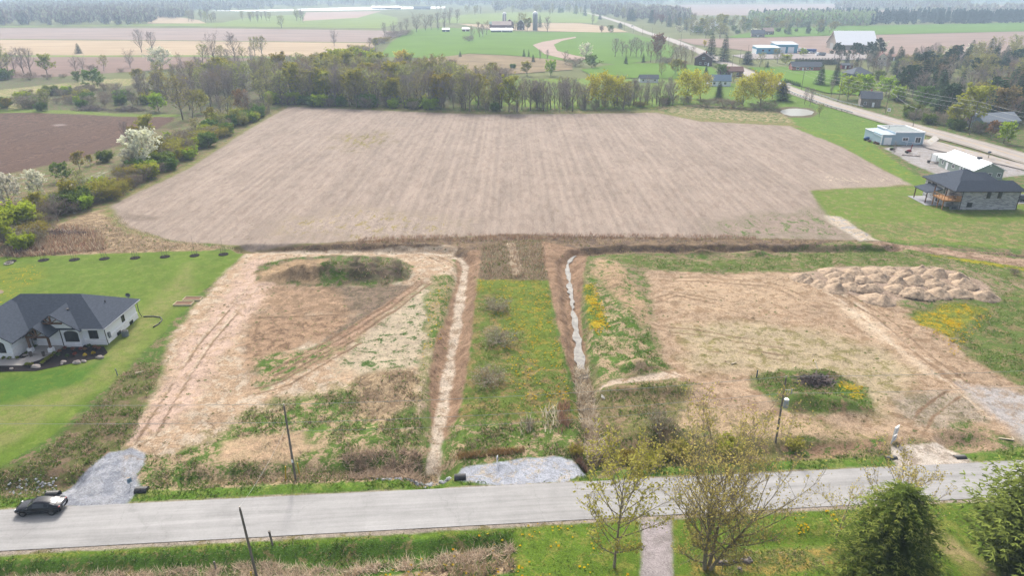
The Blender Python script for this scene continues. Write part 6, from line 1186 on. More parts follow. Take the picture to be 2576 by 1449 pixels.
def truck(label, u, v, rz, cabc, boxc, dump=True):
    x, y = P(u, v); t = thing('truck', label, 'truck', (x, y, .06), rz, 'trucks in the gravel yard'); q = MB(); q.add([(0,-1.2,.6),(1.9,-1.2,.6),(1.9,-1.2,2.9),(.7,-1.2,2.9),(.1,-1.2,1.7),(0,1.2,.6),(1.9,1.2,.6),(1.9,1.2,2.9),(.7,1.2,2.9),(.1,1.2,1.7)], [(0,1,2,3,4),(9,8,7,6,5),(0,5,6,1),(1,6,7,2),(2,7,8,3),(3,8,9,4),(4,9,5,0)]); cb_ = q.build('cab', cabc, t)
    q = MB(); q.add([(.2,-1.0,1.85),(.62,-1.0,2.75),(.62,1.0,2.75),(.2,1.0,1.85)], [(0,3,2,1)]); q.v = [(a_-.04, b_, c_+.02) for a_, b_, c_ in q.v]; q.build('windscreen', M_GLASS, cb_)
    q = MB(); q.box(2.0,7.6,-.5,.5,.7,1.0); q.build('chassis', M_BLACK, t); q = MB()
    if dump: q.add([(2.2,-1.25,1.1),(7.4,-1.25,1.1),(7.8,-1.25,2.7),(2.1,-1.25,2.9),(2.2,1.25,1.1),(7.4,1.25,1.1),(7.8,1.25,2.7),(2.1,1.25,2.9)], [(0,1,2,3),(7,6,5,4),(0,4,5,1),(1,5,6,2),(3,7,4,0)])
    else: q.box(2.1,7.8,-1.25,1.25,1.1,3.5)
    q.build('load_body', boxc, t)
    for xx in (1.0, 5.4, 6.7):
        for s in (-1, 1): wheel(t, xx, s*1.05, .5, .32, s)
wt = paintm('truck_white', (.75,.77,.8)); truck('white dump truck standing in the gravel yard right of the workshop', 2052, 140.5, R(5), wt, mat('grey_dump_body', (.25,.27,.3), .5, .1, 2)); truck('white truck with red body behind the lime tree by the workshop', 2000, 133, R(170), wt, mat('red_body', A(170,60,66), .5, .1, 2), False); truck('white tanker truck at the back of the gravel yard', 2030, 131, R(170), wt, wt, False)
x, y = P(1999,133.5); t = thing('storage_bin', 'deep blue storage bin at the corner of the workshop', 'container', (x+14, y, .05)); q = MB(); q.box(-3.5,3.5,-1.3,1.3,0,3.4); q.build('bin', mat('deep_blue', A(30,86,170), .6, .1, 1), t); q = MB(); q.box(-3.55,3.55,-1.35,1.35,3.4,3.5); q.build('lid', mat('deep_blue_lid', A(40,96,180), .6, .1, 1), t)
# white cargo trailer beside the office
t = thing('cargo_trailer', 'white enclosed cargo trailer beside the sage office', 'trailer', (131.0, 211.2, .05), R(8)); q = MB(); q.box(.6,6.2,-1.15,1.15,.55,2.7); q.build('box', mat('trailer_white', (.78,.79,.8), .45, .05, 1), t); q = MB(); q.box(.56,.6,-1.2,-1.1,.5,2.75); q.box(.56,.6,1.1,1.2,.5,2.75); q.box(.58,6.25,-1.2,-1.14,.5,.66); q.build('edge_trim', M_RIM, t); q = MB(); q.bar((-1.0,0,.5),(.6,-.8,.55),.12); q.bar((-1.0,0,.5),(.6,.8,.55),.12); q.build('tow_bar', M_BLACK, t); q = MB(); q.box(-1.2,-.7,-.3,.3,.1,.9); q.build('jack', M_BLACK, t)
for s in (-1, 1): wheel(t, 3.6, s*1.2, .36, .22, s)
# red snow blower and odds and ends before the shop
t = thing('snow_blower', 'red snow blower with tall chute on the gravel yard', 'snow blower', (131.6, 225.5, .02)); q = MB(); q.blob((0,0,.7), .9,.55,.5,2,.08); q.build('housing', mat('machine_red', A(160,52,56), .5, .1, 3), t); q = MB(); q.path([(.5,0,1.0),(.6,0,2.2),(.75,0,2.9)], .16, 8); q.build('chute', mat('machine_red', A(160,52,56), .5, .1, 3), t); q = MB(); q.tube((-.7,-.6,.35),(-.7,.6,.35),.34,.34,12); q.build('wheel', M_TYRE, t)
t = thing('barbecue', 'dark covered barbecue behind the gnarled bare tree', 'barbecue', (127.6, 228.5, 0)); q = MB(); q.box(-.7,.7,-.4,.4,.3,1.0); q.build('cart', M_BLACK, t); q = MB(); q.blob((0,0,1.0), .7,.4,.35,4,.04); q.build('lid', mat('green_lid', A(110,140,80), .6, .1, 3), t)
for i in range(7): q = MB(); rr = random.Random(i); q.blob((0,0,.1), .55*rr.uniform(.7,1.2), .4, .25, i, .2); r_ = q.build('landscape_rock', rk); r_.location = (127.9+i*.7+rr.uniform(-.3,.3), 222.3-i*.25, .02); tag(r_, 'pale stone in the small heap before the red snow blower', 'rock', 'stones before the snow blower')
t = thing('quad_bike', 'dark blue covered machine against the flat-roofed building', 'machine', (127.4, 246, 0)); q = MB(); q.blob((0,0,.8), 1.1,.7,.6,9,.12); q.build('cover', mat('blue_cover', A(60,110,170), .7, .2, 2), t); q = MB(); q.box(-.9,.9,-.5,.5,.1,.5); q.build('frame', M_BLACK, t)
for i, (x, y) in enumerate(((128.0,241.0),(128.2,239.6),(127.3,243.5))): q = MB(); q.blob((0,0,.3), .7,.5,.4,20+i,.25); r_ = q.build('scrap_heap', mat('rusty_scrap', A(120,90,80), .9, .4, 4)); r_.location = (x, y, 0); tag(r_, 'small rusty scrap heap along the side of the flat-roofed building', 'scrap', 'scrap beside the flat-roofed building')
# ================================================================ POLES, WIRES, SIGNS
M_POLE = mat('weathered_pole', A(150,142,134), .95, .3, 3, stretch=(1,1,.2)); M_WIRE = mat('wire', (.36,.38,.36), .5, 0, 1, .4); M_GALVT = mat('galvanised', A(205,214,220), .45, .08, 4, .5)
POLES = {}
def pole(key, label, x, y, h, tilt=(0, 0), arm=True, transformer=False, group='utility poles', plate=False):
    z = gz(x, y); t = thing('utility_pole', label, 'utility pole', (x, y, z), 0, group); tx, ty = tilt
    q = MB(); q.tube((0,0,-.5),(tx,ty,h),.135,.095,10); q.build('shaft', M_POLE, t)
    q = MB(); q.tube((tx,ty,h),(tx,ty,h+.25),.05,.08,8); q.build('insulator', mat('insulator', A(190,180,170), .4, .1, 4), t)
    POLES[key] = (x+tx, y+ty, z+h+.2)
    if transformer:
        k = h*.63; q = MB(); q.tube((tx*.63+.42,ty*.63-.1,k-.6),(tx*.63+.42,ty*.63-.1,k+.45),.3,.3,16); tr_ = q.build('transformer', M_GALVT, t, False); q = MB(); q.tube((tx*.63+.42,ty*.63-.1,k+.45),(tx*.63+.42,ty*.63-.1,k+.56),.31,.22,16); q.build('lid', M_WHITE, tr_)
        q = MB(); q.bar((tx*.8,ty*.8,h*.82),(tx*.8+.9,ty*.8,h*.82),.06); q.tube((tx*.8+.9,ty*.8,h*.82-.55),(tx*.8+.9,ty*.8,h*.82+.1),.06,.06,8); q.build('cutout_arm', M_GALVT, t)
    if plate: q = MB(); q.box(-.1,.1,-.17,-.15,2.6,3.0); q.build('number_plate', M_WHITE, t)
    return t
pole('L', 'grey utility pole on the roadside bank of the left lot', -24.2, 61.3, 9.9, (.0,.0), plate=True)
pole('R', 'utility pole with transformer on the roadside bank of the right lot', 31.8, 67.9, 8.9, (-.1,.2), transformer=True)
pole('B', 'weathered utility pole leaning at the bottom edge of the picture', -23.7, 47.3, 8.5, (-.35,.1))
pole('F', 'utility pole cut off by the left frame edge', -55.6, 58.2, 9.5)
x, y = 85.4, 71.5; POLES['R2'] = (x, y, 9.5); pole('R2', 'utility pole beyond the right frame edge on the near road', x, y, 9.5)
for k, (x, y, h, l) in {'H1':(156.4,381,11,'tall pole beside the highway bridge'),'H2':(157.0,337,11,'pole beside the highway opposite the pond'),'H3':(162,302,12,'pole beside the highway past the derelict house'),'H4':(152.2,262,8.6,'bare pole in front of the flat-roofed building'),'H5':(170.5,256,12,'pole against the large olive tree by the highway'),'H6':(176,205,12,'pole at the right edge beyond the highway'),'H0':(156,440,11,'pole beside the highway near the brick house')}.items(): pole(k, l, x, y, h, transformer=(k == 'H5'))
for i, (u, v) in enumerate([(1681,118),(1640,92),(1616,88),(1593,81),(1570,76.5),(1712,112),(1880,146),(1860,160),(1840,178)]):
    x, y = P(u, v); pole(f'V{i}', 'distant pole along the far highway', x, y, 10, group='distant poles along the far highway')
def wire(label, p0, p1, sag, r=.021):
    q = MB(); n = 14; pts_ = []
    for i in range(n+1): s = i/n; pts_.append((p0[0]+(p1[0]-p0[0])*s, p0[1]+(p1[1]-p0[1])*s, p0[2]+(p1[2]-p0[2])*s-sag*4*s*(1-s)))
    q.path(pts_, r, 4); return tag(q.build('power_line', M_WIRE), label, 'power line', 'overhead wires')
def dn(p, k): return (p[0], p[1], p[2]-k)
FL = (-112, 59, 12.0)
for k, d in (('upper',0),('lower',2.3)):
    wire(f'{k} wire running left from the left lot pole', FL if not d else dn(FL, d), dn(POLES['L'], d), .5); wire(f'{k} wire between the left lot pole and the transformer pole', dn(POLES['L'], d), dn(POLES['R'], d), .6); wire(f'{k} wire running right from the transformer pole', dn(POLES['R'], d), dn(POLES['R2'], d), .6)
wire('low slack wire between the left lot pole and the transformer pole', dn(POLES['L'], 3.4), dn(POLES['R'], 3.2), .9, .015)
wire('thin service wire crossing the road from the bottom pole', POLES['B'], dn(POLES['L'], 2.6), .5, .010)
for a_, c_ in (('H0','H1'),('H1','H2'),('H2','H3'),('H3','H5'),('H5','H6')):
    for k, d in (('top',0),('middle',1.4),('bottom',3.2)): wire(f'{k} highway wire between roadside poles', dn(POLES[a_], d), dn(POLES[c_], d), .6, .026)
wire('service wire sloping from the highway pole toward the flat-roofed building', dn(POLES['H3'], 2), dn(POLES['H4'], .2), .8, .025)
def post(label, u, v, h, col, r=.06, lean=(0,0), name='marker_post'):
    x, y = P(u, v); t = thing(name, label, 'post', (x, y, gz(x, y))); q = MB(); q.tube((0,0,-.2),(lean[0],lean[1],h),r,r,8); q.build('shaft', col, t); q = MB(); q.tube((lean[0],lean[1],h),(lean[0],lean[1],h+.06),r*1.25,r*1.1,8); q.build('cap', col, t)
M_YEL = mat('marker_yellow', A(236,196,30), .6, .05, 3)
post('yellow guy-wire guard left of the left lot pole', 716, 1200, 1.9, M_YEL, .07, (.25,.1), 'guy_guard'); post('yellow guy-wire guard right of the left lot pole', 752, 1182, 1.4, M_YEL, .06, (-.1,.1), 'guy_guard'); post('yellow marker beside the bottom pole', 634, 1456, 1.3, M_YEL, .06); post('grey wooden post on the bank beside the bottom pole', 686, 1372, 1.7, M_POLE, .11, (-.1,0)); post('blue pipe standing at the corner of the weedy mound', 1903, 950, 1.1, mat('blue_pipe', A(54,92,130), .5, .1, 3), .09); post('grey leaning stake on the left lawn edge', 296, 944, 1.0, mat('grey_stake', A(150,160,166), .7, .1, 3), .07, (-.15,.1)); post('short wooden fence stub in the bottom ditch', 540, 1420, 1.0, M_POLE, .08)
x, y = P(2056, 940); t = thing('marker_post', 'white post with yellow tag beside the brush heap', 'post', (x, y, gz(x, y))); q = MB(); q.tube((0,0,-.1),(-.5,.2,1.2),.03); q.build('shaft', M_WHITE, t); q = MB(); q.box(-.9,-.75,.2,.25,1.2,1.6); q.build('tag', mat('tag_yellow', A(240,230,30), .6), t)
# sale sign: two white boards on a frame
x, y = P(2242,1116); t = thing('sale_sign', 'two white boards hung on a post by the right gravel entrance', 'sign', (x, y, gz(x, y)), R(35)); q = MB(); q.box(-.06,.06,-.05,.05,-.3,2.3); q.box(-.06,.9,-.05,.05,2.2,2.32); q.build('post', M_WHITE, t)
for z0, h_, nm in ((1.15,.95,'upper_board'),(.15,.85,'lower_board')):
    q = MB(); q.box(.1,.95,-.03,.03,z0,z0+h_); bd = q.build(nm, M_WHITE, t); q = MB()
    for k in range(3): q.box(.18,.86-.1*k,-.038,-.031,z0+h_*(.72-.24*k),z0+h_*(.72-.24*k)+.07)
    q.box(.1,.95,-.036,-.031,z0,z0+.06); q.build('lettering', mat('sign_blue', A(90,130,160), .6), bd)
def small_sign(label, u, v, h, w_, ht, rz, c, c2):
    x, y = P(u, v); t = thing('road_sign', label, 'sign', (x, y, gz(x, y)), rz); q = MB(); q.tube((0,.03,-.2),(0,.03,h),.03); q.build('post', M_GALVT, t); q = MB(); q.box(-w_/2,w_/2,-.02,.0,h-ht,h); b_ = q.build('panel', c, t); q = MB(); q.box(-w_*.3,w_*.3,-.026,-.021,h-ht*.72,h-ht*.55); q.box(-w_*.3,w_*.2,-.026,-.021,h-ht*.45,h-ht*.3); q.build('lettering', c2, b_)
M_SB = mat('sign_blue', A(90,130,160), .6); small_sign('small blue and white stake sign on the left gravel driveway', 330, 1226, 1.2, .5, .6, R(60), mat('pale_blue_sign', A(170,196,220), .6), M_SB); small_sign('small white stake sign at the back of the middle gravel pad', 1251, 1170, 1.2, .45, .8, R(70), M_WHITE, mat('sign_purple', A(110,90,150), .6)); small_sign('square white highway sign before the dark wood', 2233, 292, 3.4, 1.3, 1.3, R(-30), M_WHITE, M_BLACK)
t = thing('mailbox', 'dark mailbox on a post beside the highway yard', 'mailbox', (152.5,217,.3)); q = MB(); q.tube((0,0,-.3),(0,0,1.6),.08); q.build('post', M_POLE, t); q = MB(); q.blob((0,0,1.9),.55,.45,.32,3,.03); q.build('box', mat('mailbox_dark', A(80,96,116), .5, .1, 3), t)
# guard rails at the bridge
for nm, pts_, l in (('guard_rail',[(145.2,372),(144.6,345),(145.4,318),(147.4,301)],'galvanised guard rail on the pond side of the highway bridge'),('guard_rail',[(155.0,372),(155.8,345),(156.6,332),(160,318)],'galvanised guard rail on the far side of the highway bridge')):
    t = thing(nm, l, 'guard rail', (0,0,0)); q = MB()
    for a_, c_ in zip(pts_, pts_[1:]): q.bar((*a_,.95),(*c_,.95),.12,.34)
    q.build('rail', M_GALVT, t)
    for a_, c_ in zip(pts_, pts_[1:]):
        n = max(2, int(math.dist(a_, c_)/3.5))
        for i in range(n): s = i/n; xx, yy = a_[0]+(c_[0]-a_[0])*s, a_[1]+(c_[1]-a_[1])*s; q = MB(); q.box(xx-.1,xx+.1,yy-.1,yy+.1,-.1,.95); q.build('post', M_POLE, t)
t = thing('culvert_headwall', 'concrete culvert opening under the highway bridge', 'culvert', (144.2,335,0)); q = MB(); q.box(-.4,.4,-6,6,-.2,.26); q.build('headwall', mat('old_concrete', A(150,146,140), .9, .25, 1), t); q = MB(); q.box(-.45,-.41,-3.4,3.4,-.15,.2); q.build('opening', M_BLACK, t)
# ================================================================ CULVERT PIPES
M_PIPE = mat('black_plastic_pipe', (.016,.016,.018), .45, .1, 4, .4)
def culvert(label, u, v, z, dx, L_=1.3, r=.5):
    x, y = P(u, v); t = thing('culvert_pipe', label, 'culvert pipe', (x, y, z), math.atan(.075)); n = 16; q = MB(); k = int(L_/.16)
    for i in range(k): x0 = dx*(i*.16); x1 = dx*(i*.16+.08); x2 = dx*(i*.16+.16); q.tube((x0,0,0),(x1,0,0),r,r*1.06,n,cap=False); q.tube((x1,0,0),(x2,0,0),r*1.06,r,n,cap=False)
    q.build('barrel', M_PIPE, t, True); q = MB(); q.tube((dx*.02,0,0),(0,0,0),r*1.04,r*1.04,n,cap=False); q.tube((dx*1.2,0,0),(0,0,0),r*.9,r*.9,n,cap=False); q.build('rim', mat('pipe_rim', A(80,84,90), .5, .1, 4), t)
for a_ in (('black culvert pipe at the left side of the left gravel driveway',118,1246,-.1,1),('black culvert pipe at the right side of the left gravel driveway',372,1234,-.1,-1),('black culvert pipe at the left end of the middle gravel pad',1143,1203,-.1,1),('black culvert pipe left of the right gravel entrance',2228,1153,-.3,1),('black culvert pipe right of the right gravel entrance',2428,1150,-.3,-1),('black culvert pipe at the right frame edge',2572,1148,-.3,1)): culvert(*a_)
def rocks(cx0, cx1, cy, sp, n, seed, label, group, mt, sc=.22, slope=.075):
    rr = random.Random(seed)
    for i in range(n):
        x = rr.uniform(cx0, cx1); y = cy+(x-cx0)*slope+rr.gauss(0, sp); s = sc*rr.uniform(.6, 1.4); q = MB(); q.blob((0,0,0), s, s*.8, s*.6, seed*50+i, .25, 7, 4); o_ = q.build('stone', mt); o_.location = (x, y, gz(x, y)+s*.2); tag(o_, label, 'rock', group)
M_RIP = mat('pale_riprap', A(206,208,212), .9, .25, 4)
rocks(-11.5, -7.0, 61.9, .35, 30, 1, 'pale broken stone at the mouth of the left ditch', 'stones at the ditch mouth', M_RIP, .26); rocks(-17, -11, 61.1, .2, 22, 2, 'pale broken stone along the roadside ditch', 'stones in the roadside ditch', M_RIP, .16); rocks(-56, -50.5, 60.0, .6, 70, 3, 'pale broken stone in the ditch at the left frame edge', 'stones left of the driveway', M_RIP, .13)
x, y = P(1762, 1413); rocks(19.5, 23.0, 48.6, .4, 10, 4, 'grey stone at the foot of the large budding tree', 'stones under the large tree', mat('grey_rock', A(150,140,134), .9, .3, 4), .3)
# white broken pipe and timber scraps
for l, u, v, a_, ln in (('white broken pipe lying by the right gravel road',2530,1108,-.25,1.6),('pale plank lying on the left lawn edge',352,938,.5,1.1),('pale plank on the right lot',1845,915,.5,.9)):
    x, y = P(u, v); z = gz(x, y)+.1; q = MB(); q.bar((x-ln/2*math.cos(a_), y-ln/2*math.sin(a_), z), (x+ln/2*math.cos(a_), y+ln/2*math.sin(a_), z), .18, .1); 
    if 'pipe' in l: q.bar((x+ln/2*math.cos(a_), y+ln/2*math.sin(a_), z),(x+ln/2*math.cos(a_)+.05, y+ln/2*math.sin(a_)+.45, z+.1),.18,.12)
    tag(q.build('broken_pipe' if 'pipe' in l else 'plank', mat('pale_timber', A(222,206,178), .9, .2, 4)), l, 'debris')
# ================================================================ LAWN THINGS
M_PLANK = mat('new_timber', A(236,222,180), .8, .1, 3); M_SOIL = mat('bed_soil', A(150,120,100), 1, .4, 6, .05)
for i, (u, v) in enumerate(((419,741),(416.5,731))):
    pass
for l, (x, y) in (('nearer of two wooden raised garden beds on the left lawn', (-56.7,106.9)),('farther of two wooden raised garden beds on the left lawn', (-56.0,108.9))):
    t = thing('raised_bed', l, 'garden bed', (x, y, 0)); q = MB(); q.box(-1.55,1.55,-.75,-.66,0,.28); q.box(-1.55,1.55,.66,.75,0,.28); q.box(-1.55,-1.46,-.66,.66,0,.28); q.box(1.46,1.55,-.66,.66,0,.28); q.build('frame', M_PLANK, t); q = MB(); q.box(-1.45,1.45,-.65,.65,-.1,.2); q.build('soil', M_SOIL, t)
SAP = [(28,658),(110,654.5),(187,653.5),(263,651),(340,649),(415,646),(490,643),(562,640)]; ORD = ['first','second','third','fourth','fifth','sixth','seventh','eighth']
for i, (u, v) in enumerate(SAP):
    x, y = P(u, v); t = thing('sapling', f'{ORD[i]} bare sapling from the left in the row of mulch rings', 'tree', (x, y, 0), 0, 'saplings along the back of the left lawn'); rr = random.Random(60+i); hh = rr.uniform(2.6, 4.2) if i < 6 else 4.4
    T_ = Tree(200+i); T_.tb.tube((0,0,0),(.05,0,hh),.035,.012,5)
    for k in range(26): z = rr.uniform(.35, 1)*hh; p0 = Vector((.05*z/hh,0,z)); T_.twig(p0, p0+Vector((rr.gauss(0,.35), rr.gauss(0,.35), rr.uniform(.2,.7))), .022)
    tm, cm = T_.finish('sapling', M_BARK, M_TWIG, LEAF['bud']); link(bpy.data.objects.new('trunk', tm), t); link(bpy.data.objects.new('crown', cm), t)
    for dx in (-.45, .5): q = MB(); q.tube((dx,0,0),(dx,0,1.5),.03,.03,5); q.build('stake', M_POLE, t)
    q = MB(); n = 20; q.prism([(1.0*math.cos(6.283*k/n)*(1+.06*rr.uniform(-1,1)), .95*math.sin(6.283*k/n)) for k in range(n)], -.05, .07); q.build('mulch_ring', MATS['black_mulch'], t)
x, y = P(22.5, 663.5); t = thing('fire_pit', 'pale stone fire pit ring near the first sapling', 'fire pit', (x, y, 0)); q = MB(); n = 14
for k in range(n): a_ = 6.283*k/n; q.blob((.7*math.cos(a_), .7*math.sin(a_), .12), .2, .2, .16, k, .1, 6, 4)
q.build('stone_ring', mat('pale_stone', A(214,206,190), .9, .15, 4), t); q = MB(); q.tube((0,0,.0),(0,0,.06),.55,.55,14); q.build('ash', mat('ash_grey', A(110,104,100), 1, .3, 5), t)
q = MB(); x, y = P(5, 737); n = 16; q.prism([(x-3+3.2*math.cos(6.283*k/n), y+1.6*math.sin(6.283*k/n)) for k in range(n)], -.1, .05); tag(q.build('bare_patch', mat('bare_soil', A(170,150,130), 1, .3, 3, .05)), kind='structure')
# ================================================================ DIRT HEAPS AND BRUSH
M_HEAP = mat('heaped_earth', A(208,184,158), 1, .55, 2.2, .05, detail=9, bump=.8)
HEAP = [(890,260,1.0),(1090,272,1.0),(1250,265,1.0),(1390,262,1.05),(1640,262,1.1),(1780,300,1.0),(655,318,1.0),(930,315,1.0),(800,372,1.0),(1150,345,.95),(1300,340,1.0),(1450,372,1.0),(1600,365,1.0),(1950,330,1.1),(920,415,1.1),(1200,420,1.05),(1060,400,.95),(1760,395,1.05),(2010,385,1.1),(1440,425,.9),(1590,462,1.05),(1800,462,1.05),(1960,458,1.15),(2180,478,1.0),(1260,495,1.1),(1330,520,.9),(960,350,.9),(1020,330,.85),(1700,340,.9),(1520,300,.9),(1850,420,.9),(700,345,.8),(1680,480,.95)]
for i, (cx_, cy_, s) in enumerate(HEAP):
    u, v = (1950+cx_/3.15)/1.0675, (640+cy_/3.15)/1.0675; x, y = P(u, v+9); r0_ = random.Random(i); n = 22; g = np.linspace(-1, 1, n); U_, V_ = np.meshgrid(g, g); rx, ry, hh = 2.4*s*r0_.uniform(.8,1.2), 2.05*s*r0_.uniform(.85,1.15), 1.2*s*r0_.uniform(.75,1.25)
    xx = x+U_*rx; yy = y+V_*ry; rad = np.sqrt(U_**2+V_**2); zz = hh*np.clip(1-rad**1.1, 0, 1)*(.5+1.0*fbm(xx, yy, .9, 4, 4))+.34*(fbm(xx, yy, 2.6, 3, 6)-.5)*(rad < .95)-.12*(rad >= .98)
    zb = gz(x, y); Vv = np.stack([(U_*rx).ravel(), (V_*ry).ravel(), zz.ravel()], 1); idx = np.arange(n*n).reshape(n, n); Q = np.stack([idx[:-1,:-1].ravel(), idx[:-1,1:].ravel(), idx[1:,1:].ravel(), idx[1:,:-1].ravel()], 1)
    keep = (rad.ravel()[Q] < 1.05).all(1); o_ = link(bpy.data.objects.new('dirt_heap', mesh_np('dirt_heap', Vv, Q[keep], M_HEAP, smooth=True))); o_.location = (x, y, zb-.04)
    tag(o_, 'rounded heap of pale earth in the cluster of dumped loads', 'dirt heap', 'dumped earth heaps on the right lot')
def brush(label, u, v, rx, ry, h, n, seed, col):
    x, y = P(u, v); r = np.random.default_rng(seed); c = r.normal(size=(n, 3))*np.array([rx*.45, ry*.45, h*.28]); c[:, 2] = np.abs(c[:, 2])*(1-np.clip((c[:, 0]/rx)**2+(c[:, 1]/ry)**2, 0, .9))+.05
    d = r.normal(size=(n, 3)); d[:, 2] *= .4; d /= np.linalg.norm(d, axis=1, keepdims=True); ln = r.uniform(.6, 2.2, (n, 1))*.5; sd_ = np.cross(d, r.normal(size=(n, 3))); sd_ /= np.linalg.norm(sd_, axis=1, keepdims=True); w_ = r.uniform(.03, .09, (n, 1))
    V = np.stack([c-d*ln-sd_*w_, c-d*ln+sd_*w_, c+d*ln+sd_*w_*.5, c+d*ln-sd_*w_*.5], 1).reshape(-1, 3); V[:, 2] = np.maximum(V[:, 2], .02)
    o_ = link(bpy.data.objects.new('brush_pile', mesh_np('brush_pile', V, np.arange(len(V)).reshape(-1, 4), col))); o_.location = (x, y, gz(x, y)); tag(o_, label, 'brush pile')
bc = leafmat('dead_wood', A(140,126,122), .35, .0, .05)
brush('left half of the long grey brush pile beside the brown field', 232, 277, 8, 3.5, 4.5, 900, 1, bc); brush('right half of the long grey brush pile beside the brown field', 325, 279, 9, 3.5, 4.5, 900, 2, bc); brush('low heap of dead branches on the weedy mound of the right lot', 2052, 962, 2.4, 1.2, 1.3, 500, 3, bc); brush('row of cut brush along the left hedgerow corner', 150, 590, 8, 2.5, 1.3, 700, 4, bc)
brush('small heap of junk beside the white shed on the meadow', 1605, 206, 6, 1.5, 2, 160, 5, bc)
# ================================================================ GRASS, REEDS, FLOWERS  (nobody could count these)
def near(a, x, y): return a[np.clip(((y-GY0)/GD).astype(int), 0, ny-1), np.clip(((x-GX0)/GD).astype(int), 0, nx-1)]
M_BL = bpy.data.materials.new('grass_blades'); M_BL.use_nodes = True
_n = M_BL.node_tree; _n.nodes.remove(_n.nodes['Principled BSDF']); _a = _n.nodes.new('ShaderNodeAttribute'); _a.attribute_name = 'tint'; _d = _n.nodes.new('ShaderNodeBsdfDiffuse'); _t = _n.nodes.new('ShaderNodeBsdfTranslucent'); _m = _n.nodes.new('ShaderNodeMixShader'); _m.inputs[0].default_value = .35
for q in (_d, _t): _n.links.new(_a.outputs['Color'], q.inputs[0])
up_normal(_n, _d, 1.2); _n.links.new(_d.outputs[0], _m.inputs[1]); _n.links.new(_t.outputs[0], _m.inputs[2]); _n.links.new(_m.outputs[0], _n.nodes['Material Output'].inputs[0])
def tufts(name, key, cols, n, hk, wk, blades, seed, lean=.5):
    r = np.random.default_rng(seed); y = 38+(150-38)*r.random(n)**1.5; x = r.uniform(-1, 1, n)*(y*.70+26); d = near(NCH[key], x, y)*.30; patch = np.clip((fbm(x, y, .5, 4, 21)-.36)*4.5, 0, 1.6)
    k = (r.random(n) < d*patch*.9) & ((y > road_up(x)+.3) | (y < road_lo(x)-.3)); x, y = x[k], y[k]; m = len(x); h = near(NCH['h'], x, y)*hk*r.uniform(.5, 1.5, m); z = near(NZ, x, y)
    B_ = blades; X = np.repeat(x, B_)+r.normal(0, .10, m*B_)*np.repeat(h, B_)*2; Y = np.repeat(y, B_)+r.normal(0, .10, m*B_)*np.repeat(h, B_)*2; Z = np.repeat(z, B_)-.02; H = np.repeat(h, B_)*r.uniform(.6, 1.3, m*B_); a = r.uniform(0, 6.283, m*B_)
    W = H*wk; dx, dy = np.cos(a)*W, np.sin(a)*W; tx, ty = r.normal(0, lean, m*B_)*H, r.normal(0, lean, m*B_)*H
    V = np.stack([np.stack([X-dx, Y-dy, Z], 1), np.stack([X+dx, Y+dy, Z], 1), np.stack([X+tx, Y+ty, Z+H], 1)], 1).reshape(-1, 3)
    ci = r.integers(0, len(cols), m*B_); cv = np.array(cols)[ci]*r.uniform(.75, 1.25, (m*B_, 1)); T = np.repeat(cv, 3, axis=0)
    o_ = link(bpy.data.objects.new(name, mesh_np(name, V, np.arange(len(V)).reshape(-1, 3), M_BL, attrs={'tint': T}))); tag(o_, kind='stuff'); return m
tufts('grass_tufts', 'g', [A(110,146,56,.6), A(128,160,68,.6), A(98,130,52,.6), A(150,162,88,.6)], 330000, .55, .2, 4, 1)
tufts('dry_grass', 'd', [A(214,194,164,.65), A(192,168,138,.65), A(168,146,122,.65), A(200,176,134,.65)], 330000, .62, .12, 5, 2, .75)
def patch(name, pts_, n, h0, h1, cols, wk, seed, lean=.25, px=True, blades=1):
    q = PP(*pts_) if px else pts_; r = np.random.default_rng(seed); xs = [p[0] for p in q]; ys = [p[1] for p in q]; x = r.uniform(min(xs), max(xs), n); y = r.uniform(min(ys), max(ys), n); k = inside(x, y, q) & (r.random(n) < np.clip((fbm(x, y, .9, 3, seed)-.3)*3.5, .1, 1)); x, y = x[k], y[k]; m = len(x)
    z = near(NZ, x, y)-.02; H = r.uniform(h0, h1, m); a = r.uniform(0, 6.283, m); W = H*wk; dx, dy = np.cos(a)*W, np.sin(a)*W; tx, ty = r.normal(0, lean, m)*H, r.normal(0, lean, m)*H
    V = np.stack([np.stack([x-dx, y-dy, z], 1), np.stack([x+dx, y+dy, z], 1), np.stack([x+tx, y+ty, z+H], 1)], 1).reshape(-1, 3); cv = np.array(cols)[r.integers(0, len(cols), m)]*r.uniform(.8, 1.2, (m, 1))
    tag(link(bpy.data.objects.new(name, mesh_np(name, V, np.arange(len(V)).reshape(-1, 3), M_BL, attrs={'tint': np.repeat(cv, 3, axis=0)}))), kind='stuff')
DRY = [A(226,206,178,.7), A(208,186,156,.7), A(190,168,140,.7)]; PALE = [A(240,228,206,.75), A(222,208,180,.75)]; RED = [A(176,138,114,.7), A(160,126,108,.7), A(190,152,124,.7)]
patch('reeds', [(1362,1040),(1378,1020),(1400,1030),(1410,1085),(1370,1095)], 260, .6, 1.6, PALE, .05, 31); patch('reeds', [(1308,1060),(1335,1045),(1345,1080),(1310,1105)], 130, .5, 1.4, PALE, .05, 32); patch('reeds', [(1400,1020),(1430,1000),(1440,1075),(1405,1090)], 800, .5, 1.1, RED, .05, 33)
patch('reeds', [(1445,915),(1478,915),(1498,1000),(1512,1130),(1482,1140),(1458,1010)], 5200, .4, .9, DRY+PALE, .09, 34, .8); patch('reeds', [(1140,1145),(1320,1128),(1320,1142),(1230,1152),(1150,1160)], 3500, .3, .7, [A(200,164,110), A(180,140,100)], .07, 35, .4); patch('reeds', [(1430,1130),(1460,1125),(1480,1165),(1450,1160)], 1500, .5, 1.2, RED, .05, 36)
